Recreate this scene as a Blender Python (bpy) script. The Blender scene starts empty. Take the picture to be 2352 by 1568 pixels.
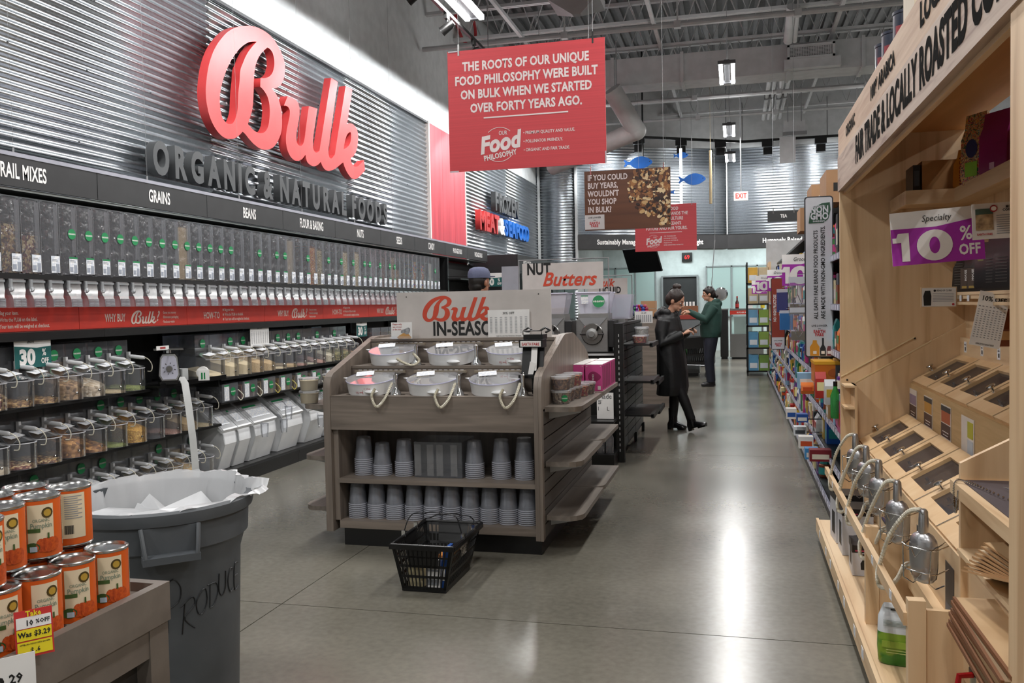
import bpy, bmesh, math, random
from mathutils import Vector, Matrix, Euler
PI = math.pi
random.seed(7)
SC = bpy.context.scene
COL = SC.collection
# ------------------------------------------------------------------ camera, world, exposure
CAM_H = 1.45
R3 = Matrix(((0.96838357, 0.0091814, 0.24929692), (0.24866459, 0.04450806, -0.96756651), (-0.01997934, 0.99896683, 0.04081778)))
FPX = 2000.0
cd = bpy.data.cameras.new('camera'); cam = bpy.data.objects.new('camera', cd); COL.objects.link(cam)
cd.sensor_width = 36; cd.lens = FPX/2352*36; cd.clip_start = 0.05; cd.clip_end = 200
cam.matrix_world = Matrix.Translation((0, 0, CAM_H)) @ R3.to_4x4()
SC.camera = cam
w = bpy.data.worlds.new('world'); SC.world = w; w.use_nodes = True
w.node_tree.nodes['Background'].inputs[0].default_value = (.8, .88, 1, 1)
w.node_tree.nodes['Background'].inputs[1].default_value = .12
SC.view_settings.view_transform = 'Standard'; SC.view_settings.look = 'None'
SC.view_settings.exposure = 0.0; SC.view_settings.gamma = 1; SC.view_settings.use_curve_mapping = False
SC.cycles.max_bounces = 8; SC.cycles.diffuse_bounces = 5; SC.cycles.glossy_bounces = 3
SC.cycles.transmission_bounces = 2; SC.cycles.transparent_max_bounces = 20
SC.cycles.caustics_reflective = False; SC.cycles.caustics_refractive = False
SC.cycles.sample_clamp_indirect = 6; SC.cycles.blur_glossy = 1.0
def area(loc, sx, sy, power, rot=(0, 0, 0), col=(1, .985, .965), name='lamp_light'):
    d = bpy.data.lights.new(name, 'AREA'); d.shape = 'RECTANGLE'; d.size = sx; d.size_y = sy; d.energy = power; d.color = col
    o = bpy.data.objects.new(name, d); o.location = loc; o.rotation_euler = rot; COL.objects.link(o); return o
LAMPS = [(x, y) for y in (-2.5, 1.6, 5.8, 9.9, 14.2, 18.9, 22.4) for x in (-3.1, -.1, 3.2, 6.6) if not (y > 20 and x < -2)]
P_LAMP = 76
for x, y in LAMPS:
    for s in (-.09, .09): area((x+s, y, 4.985), .05, 1.25, P_LAMP/2)
P_SPOT = 82
SPOTS = [1.2+1.1*i for i in range(18)]
for y in SPOTS:
    d = bpy.data.lights.new('track_light_beam', 'SPOT'); d.energy = P_SPOT; d.spot_size = math.radians(84); d.spot_blend = .12; d.shadow_soft_size = .05; d.color = (.95, .98, 1)
    o = bpy.data.objects.new('track_light_beam', d); COL.objects.link(o); o.location = (-3.41, y, 4.70)
    o.rotation_euler = Vector((-1.56, 0, -1.0)).to_track_quat('-Z', 'Y').to_euler(); o.scale = (2.2, 1, 1)
for x, y in ((-1.5, 25.2), (.8, 25.2), (3.2, 25.2)): area((x, y, 3.28), 1.2, 1.2, 60, col=(.9, 1, 1), name='prep_room_light')
for x, y in ((-3.3, 21.0), (-2.2, 21.35), (-1.1, 21.7), (.4, 21.8), (2.2, 21.8)):
    d = bpy.data.lights.new('far_spot_beam', 'SPOT'); d.energy = 130; d.spot_size = math.radians(95); d.spot_blend = .4; d.shadow_soft_size = .06; d.color = (.95, .98, 1)
    o = bpy.data.objects.new('far_spot_beam', d); COL.objects.link(o); o.location = (x, y, 4.85); o.rotation_euler = Vector((0, 1.2, -.5)).to_track_quat('-Z', 'Y').to_euler()
# ------------------------------------------------------------------ measuring helper: a point of a known plane from where the photo shows it
def at(px, py, x=None, y=None, z=None):
    r = R3 @ Vector(((px-1176)/FPX, -(py-784)/FPX, -1))
    t = x/r.x if x is not None else (y/r.y if y is not None else (z-CAM_H)/r.z)
    return Vector((0, 0, CAM_H)) + t*r
# ------------------------------------------------------------------ materials
def lin(h):
    if not isinstance(h, str): return tuple(h)+(1,) if len(h) == 3 else h
    h = h.lstrip('#'); o = []
    for i in (0, 2, 4):
        c = int(h[i:i+2], 16)/255; o.append(c/12.92 if c <= .04045 else ((c+.055)/1.055)**2.4)
    return tuple(o)+(1,)
MATS = {}
def nt(name):
    m = bpy.data.materials.new(name); m.use_nodes = True; t = m.node_tree
    return m, t, t.nodes, t.links, t.nodes['Principled BSDF']
def node(ns, typ, **k):
    n = ns.new(typ)
    for a, b in k.items(): setattr(n, a, b)
    return n
def mat(name, c, rough=.5, metal=0, c2=None, scale=6, stretch=None, bump=0, bscale=60, emit=0, coat=0, spec=.5, contrast=(.35, .65)):
    """plain painted / plastic / metal surface with fine procedural variation"""
    if name in MATS: return MATS[name]
    m, t, ns, ls, p = nt(name)
    c = lin(c); c2 = lin(c2) if c2 else tuple(min(1, v*.88) for v in c[:3])+(1,)
    tc = node(ns, 'ShaderNodeTexCoord'); mp = node(ns, 'ShaderNodeMapping'); ls.new(tc.outputs['Object'], mp.inputs[0])
    if stretch: mp.inputs['Scale'].default_value = stretch
    nz = node(ns, 'ShaderNodeTexNoise'); nz.inputs['Scale'].default_value = scale; nz.inputs['Detail'].default_value = 3; ls.new(mp.outputs[0], nz.inputs['Vector'])
    cr = node(ns, 'ShaderNodeValToRGB'); cr.color_ramp.elements[0].position = contrast[0]; cr.color_ramp.elements[1].position = contrast[1]
    cr.color_ramp.elements[0].color = c2; cr.color_ramp.elements[1].color = c
    ls.new(nz.outputs['Fac'], cr.inputs[0]); ls.new(cr.outputs[0], p.inputs['Base Color'])
    p.inputs['Roughness'].default_value = rough; p.inputs['Metallic'].default_value = metal; p.inputs['Specular IOR Level'].default_value = spec
    if coat: p.inputs['Coat Weight'].default_value = coat; p.inputs['Coat Roughness'].default_value = .08
    if bump:
        n2 = node(ns, 'ShaderNodeTexNoise'); n2.inputs['Scale'].default_value = bscale; ls.new(mp.outputs[0], n2.inputs['Vector'])
        b = node(ns, 'ShaderNodeBump'); b.inputs['Strength'].default_value = bump; b.inputs['Distance'].default_value = .01
        ls.new(n2.outputs['Fac'], b.inputs['Height']); ls.new(b.outputs[0], p.inputs['Normal'])
    if emit: p.inputs['Emission Color'].default_value = c; p.inputs['Emission Strength'].default_value = emit
    MATS[name] = m; return m
def wood(name, c, c2, axis='z', scale=14, rough=.5, c3=None):
    if name in MATS: return MATS[name]
    m, t, ns, ls, p = nt(name)
    tc = node(ns, 'ShaderNodeTexCoord'); mp = node(ns, 'ShaderNodeMapping'); ls.new(tc.outputs['Object'], mp.inputs[0])
    s = [1, 1, 1]; s['xyz'.index(axis)] = .07; mp.inputs['Scale'].default_value = s
    nz = node(ns, 'ShaderNodeTexNoise'); nz.inputs['Scale'].default_value = scale; nz.inputs['Detail'].default_value = 5; nz.inputs['Distortion'].default_value = .6
    n3 = node(ns, 'ShaderNodeTexNoise'); n3.inputs['Scale'].default_value = scale*.25; n3.inputs['Detail'].default_value = 2; n3.inputs['Distortion'].default_value = 2.5
    for n in (nz, n3): ls.new(mp.outputs[0], n.inputs['Vector'])
    mx = node(ns, 'ShaderNodeMix', data_type='FLOAT'); mx.inputs[0].default_value = .45; ls.new(nz.outputs['Fac'], mx.inputs[2]); ls.new(n3.outputs['Fac'], mx.inputs[3])
    cr = node(ns, 'ShaderNodeValToRGB'); e = cr.color_ramp.elements; e[0].position = .36; e[1].position = .62; e[0].color = lin(c2); e[1].color = lin(c)
    if c3: q = e.new(.46); q.color = lin(c3)
    ls.new(mx.outputs[0], cr.inputs[0]); ls.new(cr.outputs[0], p.inputs['Base Color']); p.inputs['Roughness'].default_value = rough
    b = node(ns, 'ShaderNodeBump'); b.inputs['Strength'].default_value = .12; b.inputs['Distance'].default_value = .003; ls.new(nz.outputs['Fac'], b.inputs['Height']); ls.new(b.outputs[0], p.inputs['Normal'])
    MATS[name] = m; return m
def clear(name, tint=(.97, .98, 1), haze=.06, hazec=(.8, .83, .88), rough=.06, refl=.5, wave=0):
    """clear plastic or glass as a thin wall: see-through, glossy at the glancing edges, a little milky"""
    if name in MATS: return MATS[name]
    m, t, ns, ls, p = nt(name); ns.remove(p); out = ns['Material Output']
    tr = node(ns, 'ShaderNodeBsdfTransparent'); tr.inputs[0].default_value = tint+(1,)
    df = node(ns, 'ShaderNodeBsdfDiffuse'); df.inputs[0].default_value = hazec+(1,)
    gl = node(ns, 'ShaderNodeBsdfGlossy'); gl.inputs['Roughness'].default_value = rough
    m1 = node(ns, 'ShaderNodeMixShader'); m1.inputs[0].default_value = haze; ls.new(tr.outputs[0], m1.inputs[1]); ls.new(df.outputs[0], m1.inputs[2])
    fr = node(ns, 'ShaderNodeLayerWeight'); fr.inputs['Blend'].default_value = .35
    mm = node(ns, 'ShaderNodeMath', operation='MULTIPLY'); ls.new(fr.outputs['Fresnel'], mm.inputs[0]); mm.inputs[1].default_value = refl
    m2 = node(ns, 'ShaderNodeMixShader'); ls.new(mm.outputs[0], m2.inputs[0]); ls.new(m1.outputs[0], m2.inputs[1]); ls.new(gl.outputs[0], m2.inputs[2])
    ls.new(m2.outputs[0], out.inputs[0])
    if wave:
        tc = node(ns, 'ShaderNodeTexCoord'); nz = node(ns, 'ShaderNodeTexNoise'); nz.inputs['Scale'].default_value = 14; ls.new(tc.outputs['Object'], nz.inputs['Vector'])
        b = node(ns, 'ShaderNodeBump'); b.inputs['Strength'].default_value = wave; b.inputs['Distance'].default_value = .02; ls.new(nz.outputs['Fac'], b.inputs['Height'])
        ls.new(b.outputs[0], gl.inputs['Normal'])
    MATS[name] = m; return m
def grain(name, cols, scale=90, bump=.8):
    """loose food: little pieces of several colours"""
    if name in MATS: return MATS[name]
    m, t, ns, ls, p = nt(name)
    tc = node(ns, 'ShaderNodeTexCoord'); v = node(ns, 'ShaderNodeTexVoronoi'); v.inputs['Scale'].default_value = scale; ls.new(tc.outputs['Object'], v.inputs['Vector'])
    sp = node(ns, 'ShaderNodeSeparateColor'); ls.new(v.outputs['Color'], sp.inputs[0])
    cr = node(ns, 'ShaderNodeValToRGB'); cr.color_ramp.interpolation = 'CONSTANT'; e = cr.color_ramp.elements
    e[0].color = lin(cols[0]); e[1].color = lin(cols[-1]); e[1].position = (len(cols)-1)/len(cols)
    for i, c in enumerate(cols[1:-1]): q = e.new((i+1)/len(cols)); q.color = lin(c)
    ls.new(sp.outputs[0], cr.inputs[0]); ls.new(cr.outputs[0], p.inputs['Base Color']); p.inputs['Roughness'].default_value = .6
    b = node(ns, 'ShaderNodeBump', invert=True); b.inputs['Strength'].default_value = bump; b.inputs['Distance'].default_value = .008; ls.new(v.outputs['Distance'], b.inputs['Height']); ls.new(b.outputs[0], p.inputs['Normal'])
    MATS[name] = m; return m
def M(c, rough=.45, **k):
    """flat colour print or plastic by hex"""
    return mat('colour_'+c.lstrip('#')+('_%d' % int(rough*100)), c, rough, **k)
# ------------------------------------------------------------------ mesh builder
class B:
    def __init__(s): s.v = []; s.f = []; s.mi = []; s.m = 0
    def add(s, vs, fs):
        n = len(s.v); s.v += [tuple(v) for v in vs]; s.f += [tuple(n+i for i in f) for f in fs]; s.mi += [s.m]*len(fs); return s
    def box(s, x0, x1, y0, y1, z0, z1, T=None):
        vs = [(x, y, z) for z in (z0, z1) for y in (y0, y1) for x in (x0, x1)]
        if T: vs = [T @ Vector(v) for v in vs]
        return s.add(vs, [(0, 2, 3, 1), (4, 5, 7, 6), (0, 1, 5, 4), (2, 6, 7, 3), (0, 4, 6, 2), (1, 3, 7, 5)])
    def bevbox(s, x0, x1, y0, y1, z0, z1, r=.01, n=3, T=None):
        """box with rounded vertical edges"""
        pts = []
        for cx, cy, a0 in ((x1-r, y1-r, 0), (x0+r, y1-r, 90), (x0+r, y0+r, 180), (x1-r, y0+r, 270)):
            for i in range(n+1):
                a = math.radians(a0+90*i/n); pts.append((cx+r*math.cos(a), cy+r*math.sin(a)))
        return s.prism(pts, z0, z1, T)
    def prism(s, pts, z0, z1, T=None, top=None):
        n = len(pts); tp = top or pts
        vs = [(x, y, z0) for x, y in pts]+[(x, y, z1) for x, y in tp]
        if T: vs = [T @ Vector(v) for v in vs]
        return s.add(vs, [tuple(range(n-1, -1, -1)), tuple(range(n, 2*n))]+[(i, (i+1) % n, n+(i+1) % n, n+i) for i in range(n)])
    def loft(s, rings, closed=True, caps=True):
        n = len(rings[0]); base = []
        for r in rings: base += list(r)
        fs = []
        for k in range(len(rings)-1):
            for i in range(n if closed else n-1):
                j = (i+1) % n; fs.append((k*n+i, k*n+j, (k+1)*n+j, (k+1)*n+i))
        if caps and closed: fs.append(tuple(range(n-1, -1, -1))); fs.append(tuple((len(rings)-1)*n+i for i in range(n)))
        return s.add(base, fs)
    def lathe(s, prof, n=16, c=(0, 0, 0), a0=0, a1=2*PI, T=None, sx=1, sy=1, caps=True):
        full = abs(a1-a0-2*PI) < 1e-6; k = n if full else n+1; rings = []
        for r, z in prof:
            rg = [Vector((c[0]+r*sx*math.cos(a0+(a1-a0)*i/n), c[1]+r*sy*math.sin(a0+(a1-a0)*i/n), c[2]+z)) for i in range(k)]
            rings.append([T @ v for v in rg] if T else rg)
        return s.loft(rings, full, caps and full)
    def cyl(s, c, r, z0, z1, n=16, r2=None, T=None): return s.lathe([(r, z0), (r if r2 is None else r2, z1)], n, (c[0], c[1], 0), T=T)
    def tube(s, pts, r, n=6, rs=None, caps=True):
        pts = [Vector(p) for p in pts]; rings = []; prev = None
        for i, p in enumerate(pts):
            d = (pts[min(i+1, len(pts)-1)]-pts[max(i-1, 0)]).normalized()
            if prev is None:
                u = d.cross(Vector((0, 0, 1)));
                if u.length < .05: u = d.cross(Vector((1, 0, 0)))
            else: u = prev-d*prev.dot(d)
            u.normalize(); prev = u; v = d.cross(u); rr = rs[i] if rs else r
            rings.append([p+rr*(u*math.cos(2*PI*k/n)+v*math.sin(2*PI*k/n)) for k in range(n)])
        return s.loft(rings, True, caps)
    def ball(s, c, r, n=12, m=8, T=None):
        rx, ry, rz = (r, r, r) if not isinstance(r, tuple) else r
        rings = []
        for k in range(m+1):
            a = -PI/2+PI*k/m; q = max(math.cos(a), .02)
            rg = [Vector((c[0]+rx*q*math.cos(2*PI*i/n), c[1]+ry*q*math.sin(2*PI*i/n), c[2]+rz*math.sin(a))) for i in range(n)]
            rings.append([T @ v for v in rg] if T else rg)
        return s.loft(rings)
    def quad(s, a, b, c, d): return s.add([a, b, c, d], [(0, 1, 2, 3)])
    def mesh(s, name, mats, smooth=False):
        me = bpy.data.meshes.new(name); me.from_pydata(s.v, [], s.f); me.validate()
        mats = mats if isinstance(mats, (list, tuple)) else [mats]
        for m in mats: me.materials.append(m)
        if len(mats) > 1 and len(me.polygons) == len(s.mi): me.polygons.foreach_set('material_index', s.mi)
        if smooth: me.shade_smooth(); me.set_sharp_from_angle(angle=math.radians(40 if smooth is True else smooth))
        me.update(); return me
    def obj(s, name, mats, parent=None, smooth=False, loc=(0, 0, 0), rot=(0, 0, 0), label=None, kind=None):
        return link(name, s.mesh(name, mats, smooth), parent, loc, rot, label, kind)
def link(name, data, parent=None, loc=(0, 0, 0), rot=(0, 0, 0), label=None, kind=None):
    o = bpy.data.objects.new(name, data); COL.objects.link(o); o.parent = parent; o.location = loc; o.rotation_euler = rot
    if label: o['label'] = label
    if kind: o['kind'] = kind
    return o
def tag(o, label, cat, group=None, kind=None):
    o['label'] = label; o['category'] = cat
    if group: o['group'] = group
    if kind: o['kind'] = kind
    return o
def thing(name, label, cat, loc=(0, 0, 0), rz=0, group=None, rot=None):
    o = bpy.data.objects.new(name, None); COL.objects.link(o); o.location = loc; o.rotation_euler = rot or (0, 0, rz); o.empty_display_size = .05
    return tag(o, label, cat, group)
KIDS = {}
def dup(root, label=None, loc=None, rz=None, group=None, parent=None, rot=None):
    def cp(o, par):
        c = o.copy(); COL.objects.link(c); c.parent = par
        for ch in kids(o): cp(ch, c)
        return c
    c = cp(root, parent)
    if label: c['label'] = label
    if group: c['group'] = group
    if loc is not None: c.location = loc
    if rz is not None: c.rotation_euler = (0, 0, rz)
    if rot is not None: c.rotation_euler = rot
    return c
def kids(o):
    if o.name not in KIDS: KIDS[o.name] = list(o.children)
    return KIDS[o.name]
def struct(o): o['kind'] = 'structure'; return o
FONTS = {}
def txt(s, size, m, parent=None, loc=(0, 0, 0), rot=(PI/2, 0, 0), sx=.72, bold=.02, align='CENTER', ext=None, shear=0, name='lettering', lines=1, sp=1.0):
    """flat print facing local -y by default; sx condenses it"""
    if ext is None: ext = 0
    if bold > .015 and sp == 1.0: sp = 1+bold*1.1
    key = (s, round(size, 4), m.name, align, bold, ext, shear, lines, sp, round(sx, 3))
    if key not in FONTS:
        d = bpy.data.curves.new(name, 'FONT'); d.body = s; d.size = size; d.align_x = align; d.align_y = 'CENTER'; d.offset = bold*size; d.extrude = ext; d.shear = shear
        d.space_line = lines; d.space_character = sp; d.resolution_u = 1 if size < .03 else (2 if size < .1 else 4); d.materials.append(m)
        o = bpy.data.objects.new('t', d); me = bpy.data.meshes.new_from_object(o); me.name = name; me.transform(Matrix.Diagonal((sx, 1, 1, 1)))
        bpy.data.objects.remove(o); FONTS[key] = me
    return link(name, FONTS[key], parent, loc, rot)
def shape(name, polys, m, parent=None, loc=(0, 0, 0), rot=(PI/2, 0, 0), ext=.0006, scale=1, smooth=False, label=None, bev=0):
    """flat outline with holes given in its own plane, extruded by ext to both sides"""
    d = bpy.data.curves.new(name, 'CURVE'); d.dimensions = '2D'; d.fill_mode = 'BOTH'; d.extrude = ext; d.bevel_depth = bev; d.resolution_u = 5
    for poly in polys:
        if smooth:
            sp = d.splines.new('BEZIER'); sp.bezier_points.add(len(poly)-1)
            for b, p in zip(sp.bezier_points, poly): b.co = (p[0]*scale, p[1]*scale, 0); b.handle_left_type = b.handle_right_type = 'AUTO' if len(p) < 3 else 'VECTOR'
        else:
            sp = d.splines.new('POLY'); sp.points.add(len(poly)-1)
            for b, p in zip(sp.points, poly): b.co = (p[0]*scale, p[1]*scale, 0, 1)
        sp.use_cyclic_u = True
    d.materials.append(m); o = bpy.data.objects.new('t', d); me = bpy.data.meshes.new_from_object(o); me.name = name; bpy.data.objects.remove(o)
    return link(name, me, parent, loc, rot, label)
def rect(x, z, w, h, m, parent, y=-.002, name='print', t=.0008):
    """a printed block on a board in the local xz plane"""
    return B().box(x-w/2, x+w/2, y-t, y, z-h/2, z+h/2).obj(name, m, parent)
def oval(x, z, rx, rz, m, parent, y=-.002, name='print', n=24, t=.0008):
    T = Matrix.Translation((x, y, z)) @ Matrix.Rotation(PI/2, 4, 'X')
    return B().lathe([(1, 0), (1, t)], n, T=T @ Matrix.Diagonal((rx, rz, 1, 1))).obj(name, m, parent)
def board(name, label, cat, loc, w, h, m, rz=0, t=.006, group=None, rot=None):
    """thin sign standing in its local xz plane, lower middle at loc, front to local -y"""
    o = thing(name, label, cat, loc, rz, group, rot)
    B().box(-w/2, w/2, 0, t, 0, h).obj('board', m, o); return o
# common materials
WHITE = mat('white_print', '#ece9e6', .5); CREAM = mat('sign_board_offwhite', '#c9c3bf', .55)
BLACK = mat('black_powder_coat', '#141414', .38, c2='#0e0e0e'); BLK2 = mat('black_plastic', '#0c0c0d', .3)
DARKP = mat('charcoal_sign_panel', '#2b2b2c', .5, c2='#252526'); REDP = mat('red_sign_board', '#c23c42', .5, c2='#b5363d', stretch=(.1, .1, 30), scale=3)
REDS = mat('red_shelf_strip', '#c5301f', .5); INK = mat('black_ink', '#101010', .5); ORED = mat('orange_red_ink', '#cf4a32', .5)
GREEN = mat('organic_green', '#12834a', .45); CHROME = mat('chrome', '#d8d8d8', .12, 1); STEEL = mat('stainless_steel', '#9c9b99', .28, 1, stretch=(1, 1, 14), scale=20)
ALUM = mat('cast_aluminium', '#b9b9bb', .3, .9, bump=.2, bscale=30); GREYM = mat('grey_painted_metal', '#8b8c8e', .45); CEILP = mat('ceiling_grey_paint', '#c2c3c4', .6)
CLEAR = clear('clear_acrylic', haze=.1, refl=.7); CLEARW = clear('clear_acrylic_wavy', haze=.09, hazec=(.8, .81, .86), rough=.12, refl=1.2, wave=.9); CHUTE = clear('cloudy_chute', haze=.2, hazec=(.7, .71, .74), rough=.2, refl=.5); LID = clear('clear_lid', haze=.16, rough=.08, refl=.65); GLASS = clear('window_glass', (.86, .97, .95), .22, (.75, .9, .88), .03, .6)
CUPM = clear('frosted_cup', (.95, .96, .98), .13, (.66, .68, .74), .2, .45); CUPR = clear('cup_rim', haze=.4, hazec=(.8, .82, .92), rough=.2, refl=.6); PORC = mat('milky_plastic', '#ecedee', .35, c2='#e2e4e6'); HANDLE = mat('white_plastic', '#d9dadc', .35)
COIL = mat('coil_cord_plastic', '#dedaca', .25, c2='#c6c0ae', scale=90)
LABELM = mat('label_paper', '#e8e8e8', .6, c2='#cfd4dc', scale=60, contrast=(.48, .52)); PAPER = mat('paper', '#efeeec', .6)
OAK = wood('oak_plywood', '#dfc29c', '#c29f78', 'z', 16, c3='#d7b78f'); OAKY = wood('oak_plywood_lengthwise', '#e0c5a0', '#c8a67e', 'y', 18, c3='#d8ba93'); OAKX = wood('oak_plywood_crosswise', '#e2c8a4', '#cbaa84', 'x', 18)
LAMZ = wood('grey_walnut_laminate_upright', '#82776d', '#665d55', 'z', 22, .42); LAMX = wood('grey_walnut_laminate', '#857a70', '#665d55', 'x', 22, .42); LAMY = wood('grey_walnut_laminate_long', '#80776e', '#665e57', 'y', 22, .4); LAMSHADE = wood('shaded_slat_laminate', '#5c5650', '#4b4641', 'y', 22, .5)  # slat laminate is darkened to paint in the shadow along the island sides
# ================================================================== STRUCTURE
def floor_mat():
    m, t, ns, ls, p = nt('polished_concrete')
    tc = node(ns, 'ShaderNodeTexCoord')
    a = node(ns, 'ShaderNodeTexNoise'); a.inputs['Scale'].default_value = .8; a.inputs['Detail'].default_value = 6
    b = node(ns, 'ShaderNodeTexNoise'); b.inputs['Scale'].default_value = 30; b.inputs['Detail'].default_value = 4
    v = node(ns, 'ShaderNodeTexVoronoi'); v.inputs['Scale'].default_value = 7
    for n in (a, b, v): ls.new(tc.outputs['Object'], n.inputs['Vector'])
    mx = node(ns, 'ShaderNodeMix', data_type='FLOAT'); mx.inputs[0].default_value = .3; ls.new(a.outputs['Fac'], mx.inputs[2]); ls.new(b.outputs['Fac'], mx.inputs[3])
    cr = node(ns, 'ShaderNodeValToRGB'); e = cr.color_ramp.elements; e[0].position = .38; e[0].color = lin('#646158'); e[1].position = .62; e[1].color = lin('#7b776c')
    ls.new(mx.outputs[0], cr.inputs[0])
    # small pale specks of aggregate
    cs = node(ns, 'ShaderNodeValToRGB'); cs.color_ramp.elements[0].position = .005; cs.color_ramp.elements[0].color = (1, 1, 1, 1); cs.color_ramp.elements[1].position = .009; cs.color_ramp.elements[1].color = (0, 0, 0, 1)
    ls.new(v.outputs['Distance'], cs.inputs[0])
    m2 = node(ns, 'ShaderNodeMix', data_type='RGBA'); ls.new(cs.outputs[0], m2.inputs[0]); ls.new(cr.outputs[0], m2.inputs[6]); m2.inputs[7].default_value = lin('#b8b2a6')
    ls.new(m2.outputs[2], p.inputs['Base Color'])
    rr = node(ns, 'ShaderNodeMapRange'); rr.inputs[3].default_value = .15; rr.inputs[4].default_value = .3; ls.new(a.outputs['Fac'], rr.inputs[0]); ls.new(rr.outputs[0], p.inputs['Roughness'])
    p.inputs['Specular IOR Level'].default_value = .75
    return m
FLOORM = floor_mat()
fl = struct(B().box(-5.2, 12, -6, 32, -.25, -.012).obj('floor', mat('dark_joint_filler', '#3a3833', .8)))
fx = [-5.2, -2.19, .62, 4.4, 8.2, 12]; fy = [-6, -1.0, 3.83, 8.4, 13.0, 17.6, 22.2, 32]
for i in range(len(fx)-1):
    for j in range(len(fy)-1):
        B().box(fx[i]+.003, fx[i+1]-.003, fy[j]+.003, fy[j+1]-.003, -.012, 0).obj('slab', FLOORM, fl)
WALLW = mat('white_wall_paint', '#d9dbdb', .7, bump=.05); WALLG = mat('pale_grey_wall_paint', '#b9bbbb', .7)
struct(B().box(-5.1, -4.86, -6, 21.6, 0, 7.15).obj('wall_left', WALLW))
struct(B().box(12, 12.2, -6, 32, 0, 7.15).obj('wall_right', WALLG))
struct(B().box(-5.2, 12, -6.2, -6, 0, 7.15).obj('wall_rear', WALLG))
def galv():
    m, t, ns, ls, p = nt('galvanised_corrugated_steel')
    tc = node(ns, 'ShaderNodeTexCoord'); v = node(ns, 'ShaderNodeTexVoronoi'); v.inputs['Scale'].default_value = 60; ls.new(tc.outputs['Object'], v.inputs['Vector'])
    sp = node(ns, 'ShaderNodeSeparateColor'); ls.new(v.outputs['Color'], sp.inputs[0]); p.inputs['Roughness'].default_value = .29
    cr = node(ns, 'ShaderNodeValToRGB'); cr.color_ramp.elements[0].color = lin('#bcc1c6'); cr.color_ramp.elements[1].color = lin('#cbd0d4'); ls.new(sp.outputs[1], cr.inputs[0]); ls.new(cr.outputs[0], p.inputs['Base Color'])
    p.inputs['Metallic'].default_value = 1; return m
GALV = galv(); TRIMD = mat('dark_trim', '#3a3a3b', .5)
def corr(a, b, z0, z1, amp=.0135, per=.0708, back=.03):
    """one corrugated sheet between plan points a and b (front on the left-hand side walking a to b reversed)"""
    a, b = Vector(a), Vector(b); d = (b-a).normalized(); nrm = Vector((d.y, -d.x)); k = int((z1-z0)/per*10); bb = B(); pa = []; pb = []
    for i in range(k+1):
        z = z0+(z1-z0)*i/k; o = amp*math.cos(2*PI*(z-z0)/per); pa.append((a.x+nrm.x*o, a.y+nrm.y*o, z)); pb.append((b.x+nrm.x*o, b.y+nrm.y*o, z))
    pa += [(a.x-nrm.x*back, a.y-nrm.y*back, z1), (a.x-nrm.x*back, a.y-nrm.y*back, z0)]; pb += [(b.x-nrm.x*back, b.y-nrm.y*back, z1), (b.x-nrm.x*back, b.y-nrm.y*back, z0)]
    return bb.loft([pa, pb])
def corr_wall(name, segs, z0, z1, screws=True):
    root = bpy.data.objects.new(name, None); COL.objects.link(root); root['kind'] = 'structure'
    for a, b in segs: corr(a, b, z0, z1).obj('steel_sheet', GALV, root, smooth=180)
    if screws:
        s = B()
        for a, b in segs:
            a, b = Vector(a), Vector(b); L = (b-a).length; d = (b-a)/L; n = Vector((d.y, -d.x)); k = max(1, int(L/.62))
            for r in range(4):
                for i in range(k):
                    p = a+d*(L*(i+.5+.15*r)/k)+n*.014; z = z0+.0708*(2+8*r); 
                    if z < z1: s.box(p.x-.006, p.x+.006, p.y-.006, p.y+.006, z-.005, z+.005)
        s.obj('screw_heads', INK, root, kind='stuff')
    return root
LX = -4.83
corr_wall('trim_1', [((LX, y), (LX, y+3.02)) for y in (-1.6, 1.4, 4.4, 7.4, 10.4)], 2.05, 4.43)
struct(B().box(-4.86, -4.80, -1.6, 13.45, 4.43, 4.46).obj('trim_2', TRIMD))
rp = bpy.data.objects.new('trim_3', None); COL.objects.link(rp); rp['kind'] = 'structure'
REDW = wood('red_stained_panel', '#c2444f', '#a83540', 'z', 12)
for k in range(3): B().box(-4.86, -4.80, 13.5+.63*k, 13.5+.63*(k+1)-.006, 1.9, 4.45).obj('panel', REDW, rp)
B().box(-4.86, -4.79, 13.45, 13.5, 1.9, 4.47).box(-4.86, -4.79, 15.39, 15.43, 1.9, 4.47).obj('edge_strip', mat('pale_edge_trim', '#d9cdc8', .5), rp)
corr_wall('trim_4', [((LX, 15.43), (LX, 18.5)), ((LX, 18.5), (LX, 21.6))], 1.9, 4.46)
FC = [(-4.86, 21.6), (-3.84, 21.6), (-.2, 23.5), (12, 23.5)]
corr_wall('wall_front', [(FC[0], FC[1])], .0, 5.4, False)
fw = corr_wall('trim_5', [(FC[1], FC[2]), (FC[2], (4, 23.5)), ((4, 23.5), FC[3])], 3.2, 5.4, False)
def pbox(bb, a, b, t0, t1, z0, z1):
    a, b = Vector(a), Vector(b); d = (b-a).normalized(); n = Vector((d.y, -d.x))
    q = [a+n*t1, b+n*t1, b+n*t0, a+n*t0]; return bb.prism([(p.x, p.y) for p in q][::-1], z0, z1)
bb = B()
for a, b in ((FC[0], FC[1]), (FC[1], FC[2]), (FC[2], FC[3])): pbox(bb, a, b, -.3, -.03, 5.4, 7.15)
for a, b in ((FC[1], FC[2]), (FC[2], FC[3])): pbox(bb, a, b, -.3, -.032, 2.82, 5.4)
struct(bb.obj('wall_bulkhead', WALLG))
bb = B()
for p, dx in ((FC[1], 0), (FC[2], 0)): bb.box(p[0]-(.03 if p is FC[1] else .012), p[0]+(.03 if p is FC[1] else .012), p[1]-.05, p[1]+.03, 2.6 if p is FC[1] else 3.2, 5.42)
bb.box(-4.82, -4.76, 21.55, 21.6, 0, 5.42)
struct(bb.obj('trim_6', mat('corner_angle_white', '#c9cccc', .5)))
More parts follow.
